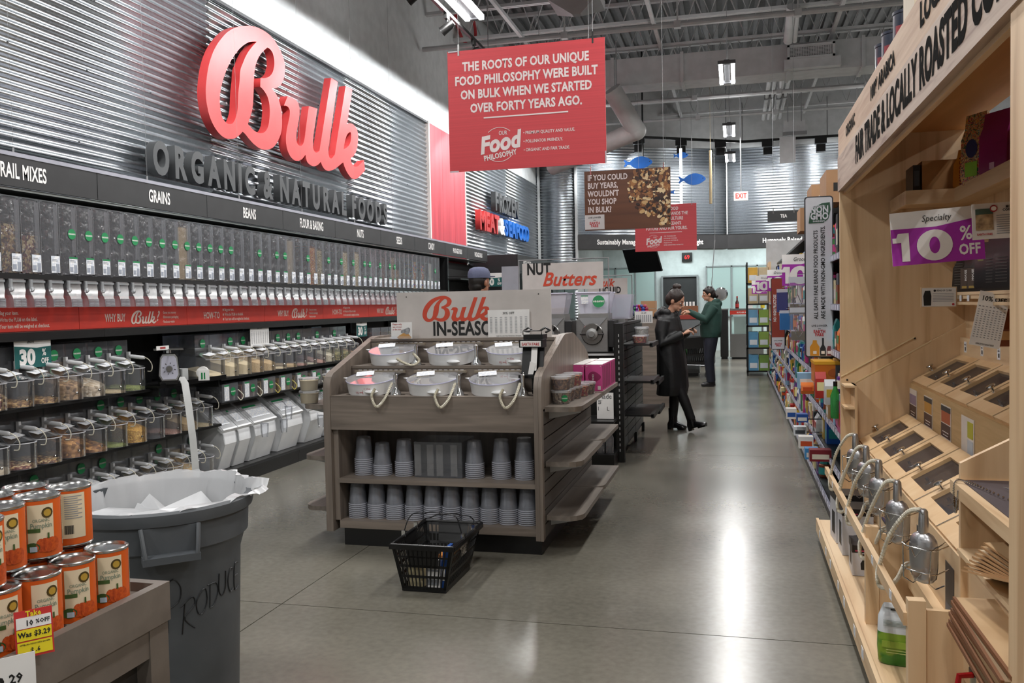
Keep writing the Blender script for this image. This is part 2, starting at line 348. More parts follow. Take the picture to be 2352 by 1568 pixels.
# meat counter sign band with its words
band = thing('department_sign_band', 'long charcoal sign band with white words under the far corrugated bulkhead', 'sign')
bb = B(); pbox(bb, FC[1], FC[2], -.02, .04, 2.83, 3.18); bb.obj('panel', DARKP, band); bb = B(); pbox(bb, FC[2], (6, 23.5), -.02, .04, 2.83, 3.18); bb.obj('panel', DARKP, band)
ang = math.atan2(FC[2][1]-FC[1][1], FC[2][0]-FC[1][0])
p = at(1383, 556, y=21.9); q = Vector(FC[1]); dd = (Vector(FC[2])-q).normalized(); nn = Vector((dd.y, -dd.x))
for s, u, z in (('Sustainably Managed and', .52, 3.0), ('Caught Right', 2.66, 3.0)):
    c = q+dd*u+nn*.045; txt(s, .17 if u < 1 else .17, WHITE, band, (c.x, c.y, z), (PI/2, 0, ang), .8, .03, 'LEFT', name='lettering')
txt('Humanely Raised', .17, WHITE, band, (.68, 23.455, 3.0), (PI/2, 0, 0), .8, .03, 'LEFT')
# ------------------------------------------------------------------ ceiling
ce = struct(B().box(-5.1, 12, -6, 32, 7.15, 7.3).obj('ceiling', mat('deck_paint', '#6f7071', .7)))
r = B()
for k in range(84): x = -5+.2*k; r.box(x, x+.09, -6, 23.5, 7.09, 7.15)
r.obj('deck_ribs', mat('deck_rib_paint', '#7b7c7d', .7), ce, kind='stuff')
JY = [3.2, 4.7, 6.2, 7.7, 9.2, 10.7, 12.15, 13.65, 15.1, 16.6, 18.0, 19.6, 21.2, 22.7]
def joist():
    b = B(); b.box(-4.9, 12, -.05, -.008, 7.02, 7.08).box(-4.9, 12, .008, .05, 7.02, 7.08).box(-4.9, 12, -.05, -.008, 6.2, 6.25).box(-4.9, 12, .008, .05, 6.2, 6.25)
    n = 28; st = 16.9/n
    for i in range(n):
        x = -4.9+st*i; b.tube([(x, 0, 7.04), (x+st/2, 0, 6.23), (x+st, 0, 7.04)], .016, 4)
    return b.mesh('joist', CEILP)
jm = joist()
for y in JY: link('joist', jm, ce, (0, y, 0))
b = B()
for x in (-3.6, -1.3, 1.7, 4.6): b.box(x-.03, x+.03, 3, 23.3, 6.14, 6.2)
b.obj('bridging_bars', CEILP, ce, kind='stuff')
def duct_seams(b, x0, x1, y0, y1, z0, z1, xs):
    b.box(x0, x1, y0, y1, z0, z1)
    for x in xs: b.box(x-.03, x+.03, y0-.03, y1+.03, z0-.03, z1+.03)
dt = thing('air_duct', 'long grey rectangular air duct crossing under the joists with a side grille', 'duct', (0, 16.5, 5.52))
b = B(); duct_seams(b, -4.8, 9, 0, .62, 0, .5, (-2.2, -.92, .95, 2.2, 4.0)); b.obj('duct_body', CEILP, dt)
g0, g1 = at(1808, 105, y=16.3), at(1918, 88, y=16.3); gb = at(1808, 137, y=16.3)
gx0, gx1, gz0, gz1 = g0.x, g1.x, gb.z-5.52, g0.z-5.52
b = B(); b.box(gx0-.05, gx1+.1, -.2, -.02, gz0-.16, gz0); b.box(gx0, gx1, -.22, -.17, gz0, gz0+.035); b.box(gx0, gx1, -.22, -.17, gz1-.035, gz1); b.box(gx0, gx0+.04, -.22, -.17, gz0, gz1); b.box(gx1-.04, gx1, -.22, -.17, gz0, gz1); b.box(gx0, gx1, -.17, 0, gz0, gz1)
b.obj('grille_frame', mat('light_grey_grille', '#c2c3c4', .5), dt); b = B()
B().box(gx0+.04, gx1-.04, -.175, -.171, gz0+.035, gz1-.035).obj('grille_opening', INK, dt)
for k in range(26): x = gx0+.05+(gx1-gx0-.1)*k/25; b.box(x-.005, x+.005, -.19, -.175, gz0+.03, gz1-.03)
for k in range(8): z = gz0+.04+(gz1-gz0-.08)*k/7; b.box(gx0+.04, gx1-.04, -.192, -.18, z-.005, z+.005)
b.obj('grille_vanes', mat('light_grey_grille', '#c2c3c4', .5), dt, kind='stuff')
# flexible round duct with an elbow
fd = thing('round_duct', 'ribbed round duct bending towards the left below the rectangular duct', 'duct', (0, 0, 0))
p0, p1, p2 = at(1405, 205, y=16.2), at(1462, 300, y=16.6), at(1380, 335, y=17.0)
def ribbed(a, c, r, n=26):
    pts = [a.lerp(c, i/n) for i in range(n+1)]; return pts, [r*(1.03 if i % 2 else 1) for i in range(n+1)]
b = B(); pts, rs = ribbed(p0, p1, .175); b.tube(pts, 0, 18, rs); b.ball(p1, .182, 18, 10); pts, rs = ribbed(p1, p2+(p2-p1)*1.5, .175, 30); b.tube(pts, 0, 18, rs); b.obj('duct_body', mat('flex_duct_grey', '#bdbdbc', .5), fd, smooth=30); q = p0.lerp(p1, .2); B().box(q.x-.01, q.x+.01, q.y-.01, q.y+.01, q.z, 6.3).obj('hanger', GREYM, fd)
# pipes and conduits
for (a, c, yy, r, nm, lb) in (((1380, 73), (2090, 5), 13.3, .04, 'sprinkler_pipe', 'grey sprinkler pipe crossing the ceiling in front of the grille duct'), ((1400, 245), (1990, 190), 19.0, .045, 'conduit', 'thick grey pipe with hangers behind the rectangular duct'), ((1400, 287), (1960, 242), 20.5, .03, 'conduit', 'thin grey pipe crossing above the nearer track lights')):
    A, C = at(*a, y=yy), at(*c, y=yy); z = (A.z+C.z)/2; o = thing(nm, lb, 'pipe', (0, yy, z)); b = B(); b.tube([(-4.8, 0, 0), (6, 0, 0)], r, 8); b.obj('pipe', CEILP, o, smooth=True)
    b = B()
    for x in (-2.5, -.8, .9, 2.6): b.box(x-.05, x+.05, -.05, .05, -.05, .05).box(x-.012, x+.012, -.012, .012, .03, 6.2-z)
    b.obj('hangers', CEILP, o, kind='stuff')
for k, (x, r) in enumerate(((.72, .045), (.84, .035), (.98, .06), (1.12, .04))):
    o = thing('ceiling_conduit', 'grey ceiling pipe running away, %s in the bundle of four' % ('leftmost', 'thin second', 'thickest', 'rightmost')[k], 'pipe', (x, 17.3, 6.05)); B().tube([(0, 0, 0), (0, 5.9, 0)], r, 8).obj('pipe', CEILP, o, smooth=True); B().box(-.06, .06, 1, 1.06, -r-.02, .15).box(-.06, .06, 3.4, 3.46, -r-.02, .15).obj('strut', GREYM, o)
for px, r, nm in ((1818, .075, 'wide'), (1833, .04, 'narrow')):
    A, C = at(px, 15, y=14.9), at(px-8, 95, y=15.6); o = thing('drain_pipe', '%s grey pipe dropping beside the ceiling grille' % nm, 'pipe'); B().tube([A, C], r, 10).obj('pipe', CEILP, o, smooth=True)
o = thing('unit_heater', 'small boxy grey heater hanging under the ceiling pipes', 'heater'); A = at(1825, 290, y=20); B().box(A.x-.22, A.x+.22, A.y, A.y+.4, A.z-.13, A.z+.13).obj('body', CEILP, o); B().box(A.x-.25, A.x+.25, A.y-.08, A.y, A.z-.2, A.z-.12).box(A.x-.15, A.x-.13, A.y, A.y+.02, A.z+.1, 6.2).box(A.x+.13, A.x+.15, A.y, A.y+.02, A.z+.1, 6.2).obj('louver', GREYM, o)
o = thing('hanging_blank_sign', 'blank pale grey board hanging below the boxy heater', 'sign'); A = at(1809, 342, y=18); B().box(A.x-.15, A.x+.15, A.y, A.y+.01, A.z-.27, A.z+.24).obj('board', mat('pale_board', '#c6c8ca', .5), o); B().box(A.x-.1, A.x-.095, A.y, A.y+.005, A.z+.24, 6.2).box(A.x+.1, A.x+.105, A.y, A.y+.005, A.z+.24, 6.2).obj('wire', GREYM, o)
o = thing('ceiling_diffuser', 'square white air diffuser above the hanging red sign', 'diffuser'); A = at(1325, 12, y=10.6); b = B()
b.box(A.x-.3, A.x+.3, A.y-.3, A.y+.3, A.z, A.z+.12); b.obj('frame', CEILP, o); b = B(); T = Matrix.Translation((A.x, A.y, A.z))
b.prism([(-.3, -.3), (.3, -.3), (.3, .3), (-.3, .3)], 0, -.12, T, [(-.05, -.05), (.05, -.05), (.05, .05), (-.05, .05)]); b.obj('vanes', GREYM, o); B().cyl((A.x, A.y), .14, A.z+.12, 7.0, 12).obj('duct_neck', CEILP, o)
o = thing('red_ring_mark', 'red painted ring on the wall behind the nearer track spotlights', 'mark'); A = at(1070, 55, x=-4.8)
b = B(); b.tube([(A.x, A.y+.62*math.cos(t*PI/12), A.z+.36*math.sin(t*PI/12)) for t in range(25)], .03, 6); b.obj('ring', mat('red_paint', '#b8343a', .5), o)
# pendant strip lamps
def pendant():
    o = thing('pendant_lamp', 'x', 'lamp', group='twin-tube pendant lamps'); E_ = mat('lamp_diffuser', '#ffffff', .5, emit=15, c2='#ffffff')
    B().box(-.13, .13, -.64, -.58, .0, .05).box(-.13, .13, .58, .64, 0, .05).box(-.04, .04, -.6, .6, .02, .07).obj('housing', mat('lamp_housing', '#5a5b5e', .5), o)
    for s in (-.09, .09): B().box(s-.028, s+.028, -.6, .6, -.012, .05).obj('tube', E_, o)
    B().tube([(0, -.3, .05), (0, 0, .5), (0, .3, .05)], .004, 4).tube([(0, 0, .5), (0, 0, 2.1)], .004, 4).obj('cable', GREYM, o); return o
LN = {(-.1, 14.2): 'twin-tube pendant lamp hanging nearest over the main aisle', (-.1, 18.9): 'twin-tube pendant lamp hanging farther along over the main aisle', (-3.1, 9.9): 'twin-tube pendant lamp cut by the top edge above the red hanging sign'}
pl = None; RN = {-3.1: 'over the bulk aisle', -.1: 'over the main aisle', 3.2: 'over the next aisle to the right', 6.6: 'over the far right aisle'}
for x, y in LAMPS:
    if y < 5: continue
    k = [v for v in sorted({q[1] for q in LAMPS}, reverse=True) if (x, v) in LAMPS].index(y)
    lb = LN.get((x, y), 'twin-tube pendant lamp %s, number %s from the meat counter' % (RN[x], ('one', 'two', 'three', 'four', 'five', 'six')[k]))
    if pl is None: pl = pendant(); pl.location = (x, y, 5); pl['label'] = lb
    else: dup(pl, lb, (x, y, 5))
# track with spotlights washing the left wall
o = thing('ceiling_track', 'long black lighting track running along the left wall', 'track', (-3.3, 0, 4.93)); B().box(-.02, .02, 0.5, 21, 0, .04).obj('rail', BLACK, o); b = B()
for y in (3, 8, 11.8, 17): b.box(-.006, .006, y, y+.012, .04, 2.1)
b.obj('hanger', GREYM, o, kind='stuff')
def spot(dx, label):
    o = thing('track_spotlight', label, 'spotlight', group='spotlights on the wall track'); T = Matrix.Rotation(math.radians(57), 4, 'Y')
    B().box(-.02, .02, -.05, .05, -.06, 0).box(-.012, .012, -.012, .012, -.14, -.05).obj('bracket', BLACK, o)
    B().lathe([(.03, .1), (.05, .06), (.055, -.06), (.06, -.08)], 12, T=Matrix.Translation((0, 0, -.16)) @ T).obj('spot_head', BLACK, o, smooth=True)
    B().lathe([(.001, -.078), (.05, -.078)], 12, T=Matrix.Translation((0, 0, -.16)) @ T, caps=False).obj('lens', mat('spot_lens', '#ffffff', .3, emit=6, c2='#ffffff'), o); return o
s0 = None
for i, y in enumerate(SPOTS):
    if y < 7: continue
    lb = 'black wall-track spotlight, %s from the meat counter' % 'first second third fourth fifth sixth seventh eighth ninth tenth eleventh twelfth thirteenth'.split()[len(SPOTS)-1-i]
    if abs(y-10) < .6: lb = 'black spotlight nearest the top edge beside the white wall'
    elif abs(y-11.1) < .4: lb = 'black spotlight on the track just left of the red hanging sign'
    if s0 is None: s0 = spot(0, lb); s0.location = (-3.3, y, 4.93)
    else: dup(s0, lb, (-3.3, y, 4.93))
# far track following the bulkhead
tp = [at(1462, 311, y=20.3), at(1705, 334, y=21.8), at(1900, 327, y=21.8)]
for p in tp: p.z = 5.28
tr = thing('ceiling_track', 'bent black lighting track in front of the far bulkhead', 'track'); b = B(); pbox(b, tp[0].xy, tp[1].xy, -.03, .03, 5.24, 5.3); pbox(b, tp[1].xy, (6, 21.8), -.03, .03, 5.24, 5.3); b.obj('rail', BLACK, tr)
b = B(); 
for p in tp: b.box(p.x-.01, p.x+.01, p.y-.01, p.y+.01, 5.3, 6.2)
b.obj('hanger', GREYM, tr, kind='stuff')
for i, px in enumerate((1467, 1562, 1653, 1763, 1885)):
    t = (px-1462)/(1705-1462); p = tp[0].lerp(tp[1], min(t, 1)); 
    if px > 1705: p = at(px, 335, y=21.8)
    o = thing('far_spotlight', '%s black spotlight on the bent far track' % ('first', 'second', 'third', 'fourth', 'fifth')[i], 'spotlight', (p.x, p.y, 5.24)); B().box(-.13, .13, -.08, .08, -.13, 0).obj('gear_box', BLACK, o); B().box(-.1, .1, -.09, .09, -.32, -.15).obj('spot_head', BLACK, o)
    if i == 1: o['label'] = 'second black spotlight on the bent far track, above the white pole'
# room behind the counter
struct(B().box(-4, 8, 26.6, 26.8, 0, 4).obj('wall_back', mat('prep_room_wall', '#cfd8d8', .6))); struct(B().box(-5, -3.9, 21.7, 26.6, 0, 4).obj('wall_side', WALLG))
struct(B().box(-4, 8, 23.8, 26.6, 3.3, 3.4).obj('ceiling_2', mat('prep_room_ceiling', '#d9dddd', .6)))
FR = mat('window_frame_alu', '#a7aeb0', .4, .6)
def window(n, x0, x1, z0, z1, k, y=26.58):
    w_ = bpy.data.objects.new('window_%d' % n, None); COL.objects.link(w_); w_['kind'] = 'structure'; b = B()
    b.box(x0, x1, y-.05, y, z1-.04, z1).box(x0, x1, y-.05, y, z0, z0+.04)
    for i in range(k+1): x = x0+(x1-x0)*i/k; b.box(x-.02, x+.02, y-.05, y, z0, z1)
    b.obj('frame', FR, w_)
    for i in range(k): a = x0+(x1-x0)*i/k; B().box(a+.02, a+(x1-x0)/k-.02, y-.03, y-.02, z0+.04, z1-.04).obj('pane', clear('frosted_pane', (.8, .95, .93), .5, (.75, .92, .9), .05, .7), w_)
a, c = at(1622, 611, y=26.5), at(1775, 700, y=26.5); window(1, a.x, c.x+.3, 1.0, a.z, 3)
a, c = at(1383, 616, y=26.5), at(1506, 700, y=26.5); window(2, a.x-.2, c.x, 1.0, a.z, 3)
dr = bpy.data.objects.new('door_1', None); COL.objects.link(dr); dr['kind'] = 'structure'; a, c = at(1523, 637, y=26.5), at(1600, 637, y=26.5)
B().box(a.x, c.x, 26.5, 26.58, 0, a.z).obj('opening', mat('dark_doorway', '#2c2d2e', .6), dr); b = B(); b.box(a.x-.05, a.x, 26.45, 26.58, 0, a.z+.05).box(c.x, c.x+.05, 26.45, 26.58, 0, a.z+.05).box(a.x, c.x, 26.45, 26.58, a.z, a.z+.05).obj('door_frame', FR, dr)
o = thing('strip_light', 'long white strip light under the prep room ceiling', 'lamp', (-2.3, 23.9, 3.24)); B().box(-.6, .6, -.06, .06, 0, .05).obj('diffuser', mat('lamp_diffuser2', '#ffffff', .5, emit=5, c2='#ffffff'), o); B().box(-.62, .62, -.07, .07, .05, .06).obj('housing', GREYM, o)
# ================================================================== LEFT WALL: lettering, header, gravity bins, scoop bins
def S3(x, y): return at(430+x/4.126, 40+y/4.126, x=-4.66)
BO = [(560,82),(640,90),(720,125),(790,180),(850,260),(895,350),(922,450),(918,540),(900,610),(870,650),(840,668),(800,675,1),(840,730),(870,800),(890,900),(895,1000),(888,1080),(865,1150),(830,1210),(790,1243),(740,1253),(690,1243),(640,1210),(590,1160),(545,1105),(521,1082,1),(490,1115),(450,1143),(400,1152),(350,1140),(300,1100),(250,1030),(210,940),(185,840),(172,720),(178,600),(195,480),(225,370),(265,280),(320,200),(390,130),(470,92)]
BH1 = [(655,230,1),(610,230),(560,245),(500,290),(450,350),(400,430),(360,520),(330,610),(308,720),(305,820),(315,900),(335,960),(370,1000),(405,1012),(437,990),(455,950),(472,880),(477,790),(482,700),(493,600),(500,500),(525,430),(560,350),(605,285)]
BH2 = [(755,285,1),(785,305),(810,350),(822,420),(815,490),(790,545),(745,572),(690,575,1),(688,655,1),(720,690),(760,760),(778,860),(775,960),(760,1040),(730,1085),(690,1097),(640,1078),(600,1045),(570,1010,1),(590,950),(610,880),(620,800),(625,700),(628,600),(635,500),(655,420),(695,345)]
UO = [(950,745,1),(1000,765),(1040,800),(1058,850),(1060,920),(1045,1020),(1030,1120),(1035,1180),(1060,1215),(1090,1205),(1106,1160),(1120,1050,1),(1150,840,1),(1230,865,1),(1205,1030),(1188,1180),(1192,1245),(1215,1280),(1250,1262,1),(1360,572,1),(1424,612,1),(1385,880),(1345,1180),(1335,1280),(1350,1333),(1395,1300,1),(1498,650,1),(1562,685,1),(1512,1005,1),(1550,1005),(1585,1030),(1610,1080),(1615,1170),(1600,1260),(1575,1310),(1548,1345),(1560,1385),(1590,1415),(1650,1375),(1672,1352,1),(1682,1450,1),(1640,1495),(1600,1528),(1560,1525),(1520,1480),(1490,1420),(1475,1372,1),(1450,1392),(1410,1425),(1360,1450),(1320,1450),(1285,1420),(1262,1368,1),(1235,1395),(1200,1410),(1160,1395),(1130,1360),(1118,1300,1),(1080,1345),(1030,1358),(990,1335),(960,1290),(940,1230),(932,1160),(938,1080),(955,990),(968,920),(965,870),(940,840),(912,835,1)]
UH = [(1545,1090),(1530,1092),(1508,1120),(1490,1180),(1478,1250,1),(1510,1230),(1540,1190),(1550,1130)]
o0 = S3(172, 1253)
def N3(poly):
    r = []
    for p in poly: q = S3(p[0], p[1]); r.append((q.y-o0.y, q.z-3.1)+tuple(p[2:]))
    return r
BULK = [N3(BO), N3(BH1), N3(BH2)]; ULK = [N3(UO), N3(UH)]
BW = max(p[0] for p in ULK[0]); BZ0 = min(p[1] for p in BULK[0]+ULK[0]); BZ1 = max(p[1] for p in BULK[0])
sgn = thing('script_wall_sign', 'huge red script letters reading Bulk mounted on the corrugated steel', 'sign', (-4.70, o0.y, 3.1), PI/2)
REDL = mat('red_letter_paint', '#c73f40', .45, c2='#c13a3b')
for nm, pl_ in (('letter', BULK), ('joined_letters', ULK)): shape(nm, pl_, REDL, sgn, (0, 0, 0), (PI/2, 0, 0), .045, smooth=True)
for y in (.5, 1.2, 1.9, 2.6): B().box(y, y+.02, .045, .11, .35, .37).obj('stand_off', GREYM, sgn)
def bulk_logo(parent, x, z, h, m, y=-.003):
    """the same script word as flat print, lower left at x, z"""
    s = h/(BZ1-BZ0)
    for pl_ in (BULK, ULK): shape('script_lettering', pl_, m, parent, (x, y, z-BZ0*s), (PI/2, 0, 0), .0003, s, smooth=True)
gr = mat('grey_letter_face', '#434445', .5, c2='#3d3e3f')
og = thing('block_letter_sign', 'grey block letters reading ORGANIC & NATURAL FOODS below the red script', 'sign', (-4.74, 6.33, 2.742), PI/2)
tmp = bpy.data.curves.new('w', 'FONT'); s = 'ORGANIC & NATURAL FOODS'; tmp.body = s
chars = {}; x = 0; adv = {' ': .09, 'I': .125, '&': .3, 'N': .29, 'A': .28, 'O': .3, 'R': .275, 'G': .29, 'C': .27, 'T': .25, 'U': .28, 'L': .235, 'F': .24, 'D': .29, 'S': .26}
W_ = sum(adv[c] for c in s); k = 5.13/W_
for c in s:
    if c != ' ': txt(c, .37, gr, og, ((x+adv[c]*k/2), 0, .0), sx=.78*k, bold=.045, ext=.04, name='letter')
    x += adv[c]*k
# header panels
LIP = mat('pale_aluminium_lip', '#9a9aa4', .4)
hb = [4.05, 5.32, 6.65, 7.95, 9.13, 10.44, 11.66, 13.0, 14.2, 15.4]; hn = ['TRAIL MIXES', 'GRAINS', 'BEANS', 'FLOUR & BAKING', 'NUTS', 'SEEDS', 'CANDY', 'PACKAGED BULK', 'PACKAGED BULK']
for i, n in enumerate(hn):
    a, b_ = hb[i], hb[i+1]; L_ = b_-a; lb = 'charcoal header panel reading %s above the gravity bins' % n
    if i == 7: lb = 'charcoal header panel reading PACKAGED BULK beside the CANDY panel'
    if i == 8: lb = 'charcoal header panel reading PACKAGED BULK at the far end of the header'
    o = thing('header_panel', lb, 'sign', (-4.4, a, 2.265), PI/2, 'header panels')
    B().box(.003, L_-.003, 0, .025, 0, .19).obj('panel', DARKP, o); B().box(0, L_, -.004, .2, .19, .215).obj('top_lip', LIP, o)
    B().box(0, L_, .03, .42, -.02, -.005).obj('bottom_rail', mat('silver_rail', '#a3aaa8', .3, .7), o)
    txt(n, .132 if i < 7 else .105, WHITE, o, (L_*(.46 if i == 0 else .52), -.002, .092), sx=.56 if i != 3 else .5, bold=.022, name='lettering')
    b = B(); wy = (4.632, 5.936, 7.24, 8.447, 9.768, 10.979); k = 0
    for y in wy:
        if a <= y < b_: b.tube([(y-a, .05, .215), (y-a, .05, 4.8)], .0013, 4).cyl((y-a, .05), .007, .215, .255, 6)
    if b.v: b.obj('hanging_wire', mat('wire_silver', '#7c7c7c', .5), o)
# gondola units
U0 = [3.86-1.22, 3.86, 5.08, 6.3, 7.52, 8.74, 9.96, 11.18, 12.4]
PEG = mat('black_backing', '#101011', .6)
for i, y in enumerate(U0):
    L_ = 1.22 if y < 12 else .62; o = thing('shelving_unit', 'black steel wall shelving unit under the header, number %s from the dark end panel' % ('nine eight seven six five four three two one'.split()[i]), 'shelving', (-4.07, y, 0), PI/2, 'wall shelving units'); b = B()
    B().box(.002, L_-.002, .0, .02, 0, .10).box(.002, L_-.002, -.006, .02, .085, .113).obj('kick_plate', BLACK, o)
    B().box(.001, L_-.001, .012, .6, .105, .13).obj('base_deck', mat('base_deck_dark', '#2c2c2c', .35), o)
    B().box(.001, L_-.001, .6, .63, 0, 1.7).obj('back_panel', PEG, o); B().box(.001, L_-.001, .65, .66, 1.7, 2.24).obj('back_panel', mat('reflection_grey_backing', '#77787b', .5), o)  # upper backing is grey to stand in for bright reflections in the clear bins
    B().box(0, .03, .56, .6, .13, 2.2).obj('upright', BLACK, o)
    B().box(.001, L_-.001, .13, .6, 1.325, 1.345).box(.001, L_-.001, .12, .14, 1.295, 1.348).obj('ledge', BLACK, o)
    B().box(.001, L_-.001, .435, .46, 1.345, 1.7).obj('strip_backing', PEG, o)
    B().box(.001, L_-.001, .33, .6, 1.685, 1.712).box(.001, L_-.001, .322, .34, 1.682, 1.716).obj('bin_shelf', BLACK, o)
    if y < 6: B().box(.001, L_-.001, .03, .6, .513, .533).obj('shelf', BLACK, o)
    if y < 6: B().box(.001, (L_-.001) if y < 5 else .37, .03, .6, .883, .903).obj('shelf', BLACK, o)
    elif y < 12: B().box(.001, L_-.001, .02, .6, .883, .903).obj('shelf', BLACK, o)
    if 6 < y < 12: B().box(.001, L_-.001, .03, .6, .685, .70).obj('shelf', BLACK, o)
o = thing('end_panel', 'tall black end panel closing the gravity bin wall', 'panel', (-4.40, 13.04, 0), 0); B().box(-.3, .0, 0, .04, 0, 2.23).box(-.3, .33, 0, .04, 0, 1.34).obj('panel', BLACK, o); B().box(-.02, .02, -.01, .05, 1.34, 2.23).obj('edge_cap', BLK2, o)
# red strips
rj = [3.86, 5.08, 6.3, 7.52, 8.75, 9.98, 11.2, 12.4, 13.0]; RT = mat('pale_print_on_red', '#d8c4b8', .5)
for i in range(8):
    why = i % 2 == 1; L_ = (rj[i+1]-rj[i])*1.0225; pos = 'number %s from the dark end panel' % ('eight seven six five four three two one'.split()[i])
    o = thing('instruction_strip', 'red shelf strip with %s print, %s' % ('why-buy' if why else 'how-to', pos), 'sign', (-4.49, rj[i]*1.0225, 1.3475), PI/2, 'red instruction strips'); B().box(.002, L_-.002, 0, .004, 0, .235).obj('board', REDS, o)
    if i == 7: continue
    if why:
        txt('WHY BUY', .082, RT, o, (.37, -.001, .07), sx=.58, bold=.025); bulk_logo(o, .54, .02, .105, RT, -.002); txt('?', .11, RT, o, (.86, -.001, .075), sx=.9, bold=.02, shear=.3)
        for k, t in enumerate(('Saves you money', 'Eliminates packaging', 'Reduces waste')): txt('· '+t, .03, RT, o, (.92, -.001, .105-.037*k), sx=.8, bold=.01, align='LEFT')
    else:
        txt('HOW-TO', .082, RT, o, (.36, -.001, .07), sx=.68, bold=.02)
        for k, t in enumerate(('Bag your item.', 'Write the PLU# on the label.', 'Your item will be weighed at checkout.')): txt(t, .036, RT, o, (.56, -.001, .12-.043*k), sx=.72, bold=.015, align='LEFT'); oval(.54, .12-.043*k, .008, .011, RT, o, -.0005, 'bullet')
# ------------------------------------------------------------------ gravity bins
GR = dict(trail=grain('trail_mix', ['#3b1f14', '#c9a468', '#8a5a33', '#e0c691', '#5a2d1c', '#a98046'], 70), nutm=grain('cranberry_nut_mix', ['#4a1f1c', '#d9b98a', '#6d2c26', '#c59d68', '#8b4a3a', '#efd8a8'], 62),
    tan=grain('tan_grain', ['#d3b383', '#dfc190', '#c4a473', '#d9bb8b'], 260, .3), beige=grain('beige_flour_grain', ['#cbb99e', '#d6c4a9', '#bfae93'], 400, .2), orange=grain('orange_pieces', ['#de8234', '#eda04a', '#bd6526', '#f0b76c'], 90), seeds=grain('mixed_seeds', ['#dcc48e', '#a89058', '#ecdcae', '#867244', '#e0cc98'], 120),
    pale=grain('pale_nuts', ['#ecd8b0', '#dcc08e', '#f5e6c4', '#d0ad78'], 80), lilac=grain('lilac_seeds', ['#8d7f86', '#a3929a', '#75686f'], 150), dred=grain('dark_red_beans', ['#5a2417', '#6f3220', '#48190f', '#7f4028'], 90), brown=grain('brown_nuts', ['#9a7450', '#b58c63', '#7c5838', '#c6a27a'], 80),
    amber=grain('amber_nuts', ['#8a5a24', '#a87432', '#6d4418'], 90), dark=grain('dark_beans', ['#1d1d20', '#2a2a2e', '#141416'], 100), candy=grain('rainbow_candy', ['#c8452f', '#d9a62e', '#3f5fb0', '#d97f2e', '#7a9a3a', '#b03a6a', '#e6dcc8'], 55), white=grain('white_candy', ['#dcd9cf', '#c9c5b8', '#eae8e0'], 110),
    walnut=grain('walnut_halves', ['#8a6a48', '#a5825a', '#6b4e32', '#b8976d'], 42, 1), cashew=grain('pale_chunks', ['#c7b297', '#d8c6ad', '#ab9678', '#e3d5bf'], 40, 1), choc=grain('toffee_chunks', ['#a9743a', '#8a5a2a', '#c08c4e', '#6f4520'], 40, 1), corn=grain('yellow_corn', ['#d09a2c', '#e0b04a', '#b98322', '#c9922a'], 120, .6), green=grain('green_seeds', ['#8a9448', '#6f7a34', '#a0a860'], 150, .4),
    oats=grain('oats', ['#c9b48a', '#b8a176', '#d8c69e'], 150, .4), flour=mat('cream_flour', '#e2d0aa', .9, c2='#d8c49c', bump=.3, bscale=25), rice=grain('pale_rice', ['#cfc4a8', '#bdb191', '#ddd4bc'], 220, .3), pink=grain('pink_salt', ['#b98a78', '#c79c8a', '#a87868'], 180, .4), granola=grain('granola', ['#8a6236', '#b38a52', '#6a4824', '#c9a368', '#4d2a1a'], 75), herb=grain('green_brown_mix', ['#6b6a3a', '#8a7c48', '#4f4c28', '#a89a62'], 70))
def g_body():
    b = B(); w_ = .0775; pts = [(-w_, .3), (-w_, .02), (-w_+.006, .006), (-w_+.02, 0), (w_-.02, 0), (w_-.006, .006), (w_, .02), (w_, .3)]
    b.loft([[(x, y, .0) for x, y in pts], [(x, y, .485) for x, y in pts]], True, False); b.box(-w_, w_, 0, .3, .0, .006); b.m = 1; b.box(.036, .04, -.001, .0, .13, .475).box(.071, .0775, -.001, .004, .13, .48).box(-.0775, -.074, -.001, .004, .02, .48).box(.04, .071, -.0008, .0, .14, .47); return b.mesh('bin_body', [CLEARW, clear('painted_highlight_plastic', haze=.13, hazec=(.85, .86, .92), rough=.15, refl=1.0)], True)  # second material: pale upright strips paint in the bright reflections on the plastic
def g_valve():
    b = B()
    def rr(x, y0, y1, z): return [(-x, y0, z), (x, y0, z), (x, y1, z), (-x, y1, z)]
    b.loft([rr(.062, -.03, .06, -.034), rr(.066, -.03, .06, -.07), rr(.066, -.036, .06, -.11), rr(.05, -.045, .05, -.145), rr(.05, -.052, .04, -.165), rr(.05, -.056, .03, -.215)], True, False); return b.mesh('chute', CHUTE, 30)
def g_ribs():
    b = B()
    for k in range(4): b.box(-.04, .0, -.058, -.055, -.205+.011*k, -.203+.011*k).box(.01, .044, -.058, -.055, -.205+.011*k, -.203+.011*k)
    return b.mesh('grip_ribs', clear('clear_edge', haze=.5, hazec=(.9, .9, .95)), False)
def g_handle():
    b = B(); b.cyl((-.055, -.04), .011, -.09, -.036, 8); b.ball((-.055, -.044, -.1), (.016, .016, .018), 8, 6); b.box(-.06, .06, -.044, -.034, -.056, -.042); return b.mesh('lever', clear('clear_lever', haze=.35, hazec=(.75, .78, .8), refl=1.0), True)
def g_cap():
    b = B(); b.box(-.079, .079, .0, .3, .478, .492); return b.mesh('cap', clear('grey_clear_cap', (.7, .73, .75), .2, (.5, .52, .54)))
def g_fill(h):
    b = B(); w_ = .074; n = 7; top = [[(-w_+2*w_*i/n, .008+.28*j/n, h-.015*random.random()+.02*(j/n)) for j in range(n+1)] for i in range(n+1)]
    b.box(-w_, w_, .006, .29, .004, h-.018)
    b.add([p for r_ in top for p in r_], [(i*(n+1)+j, (i+1)*(n+1)+j, (i+1)*(n+1)+j+1, i*(n+1)+j+1) for i in range(n) for j in range(n)]); return b
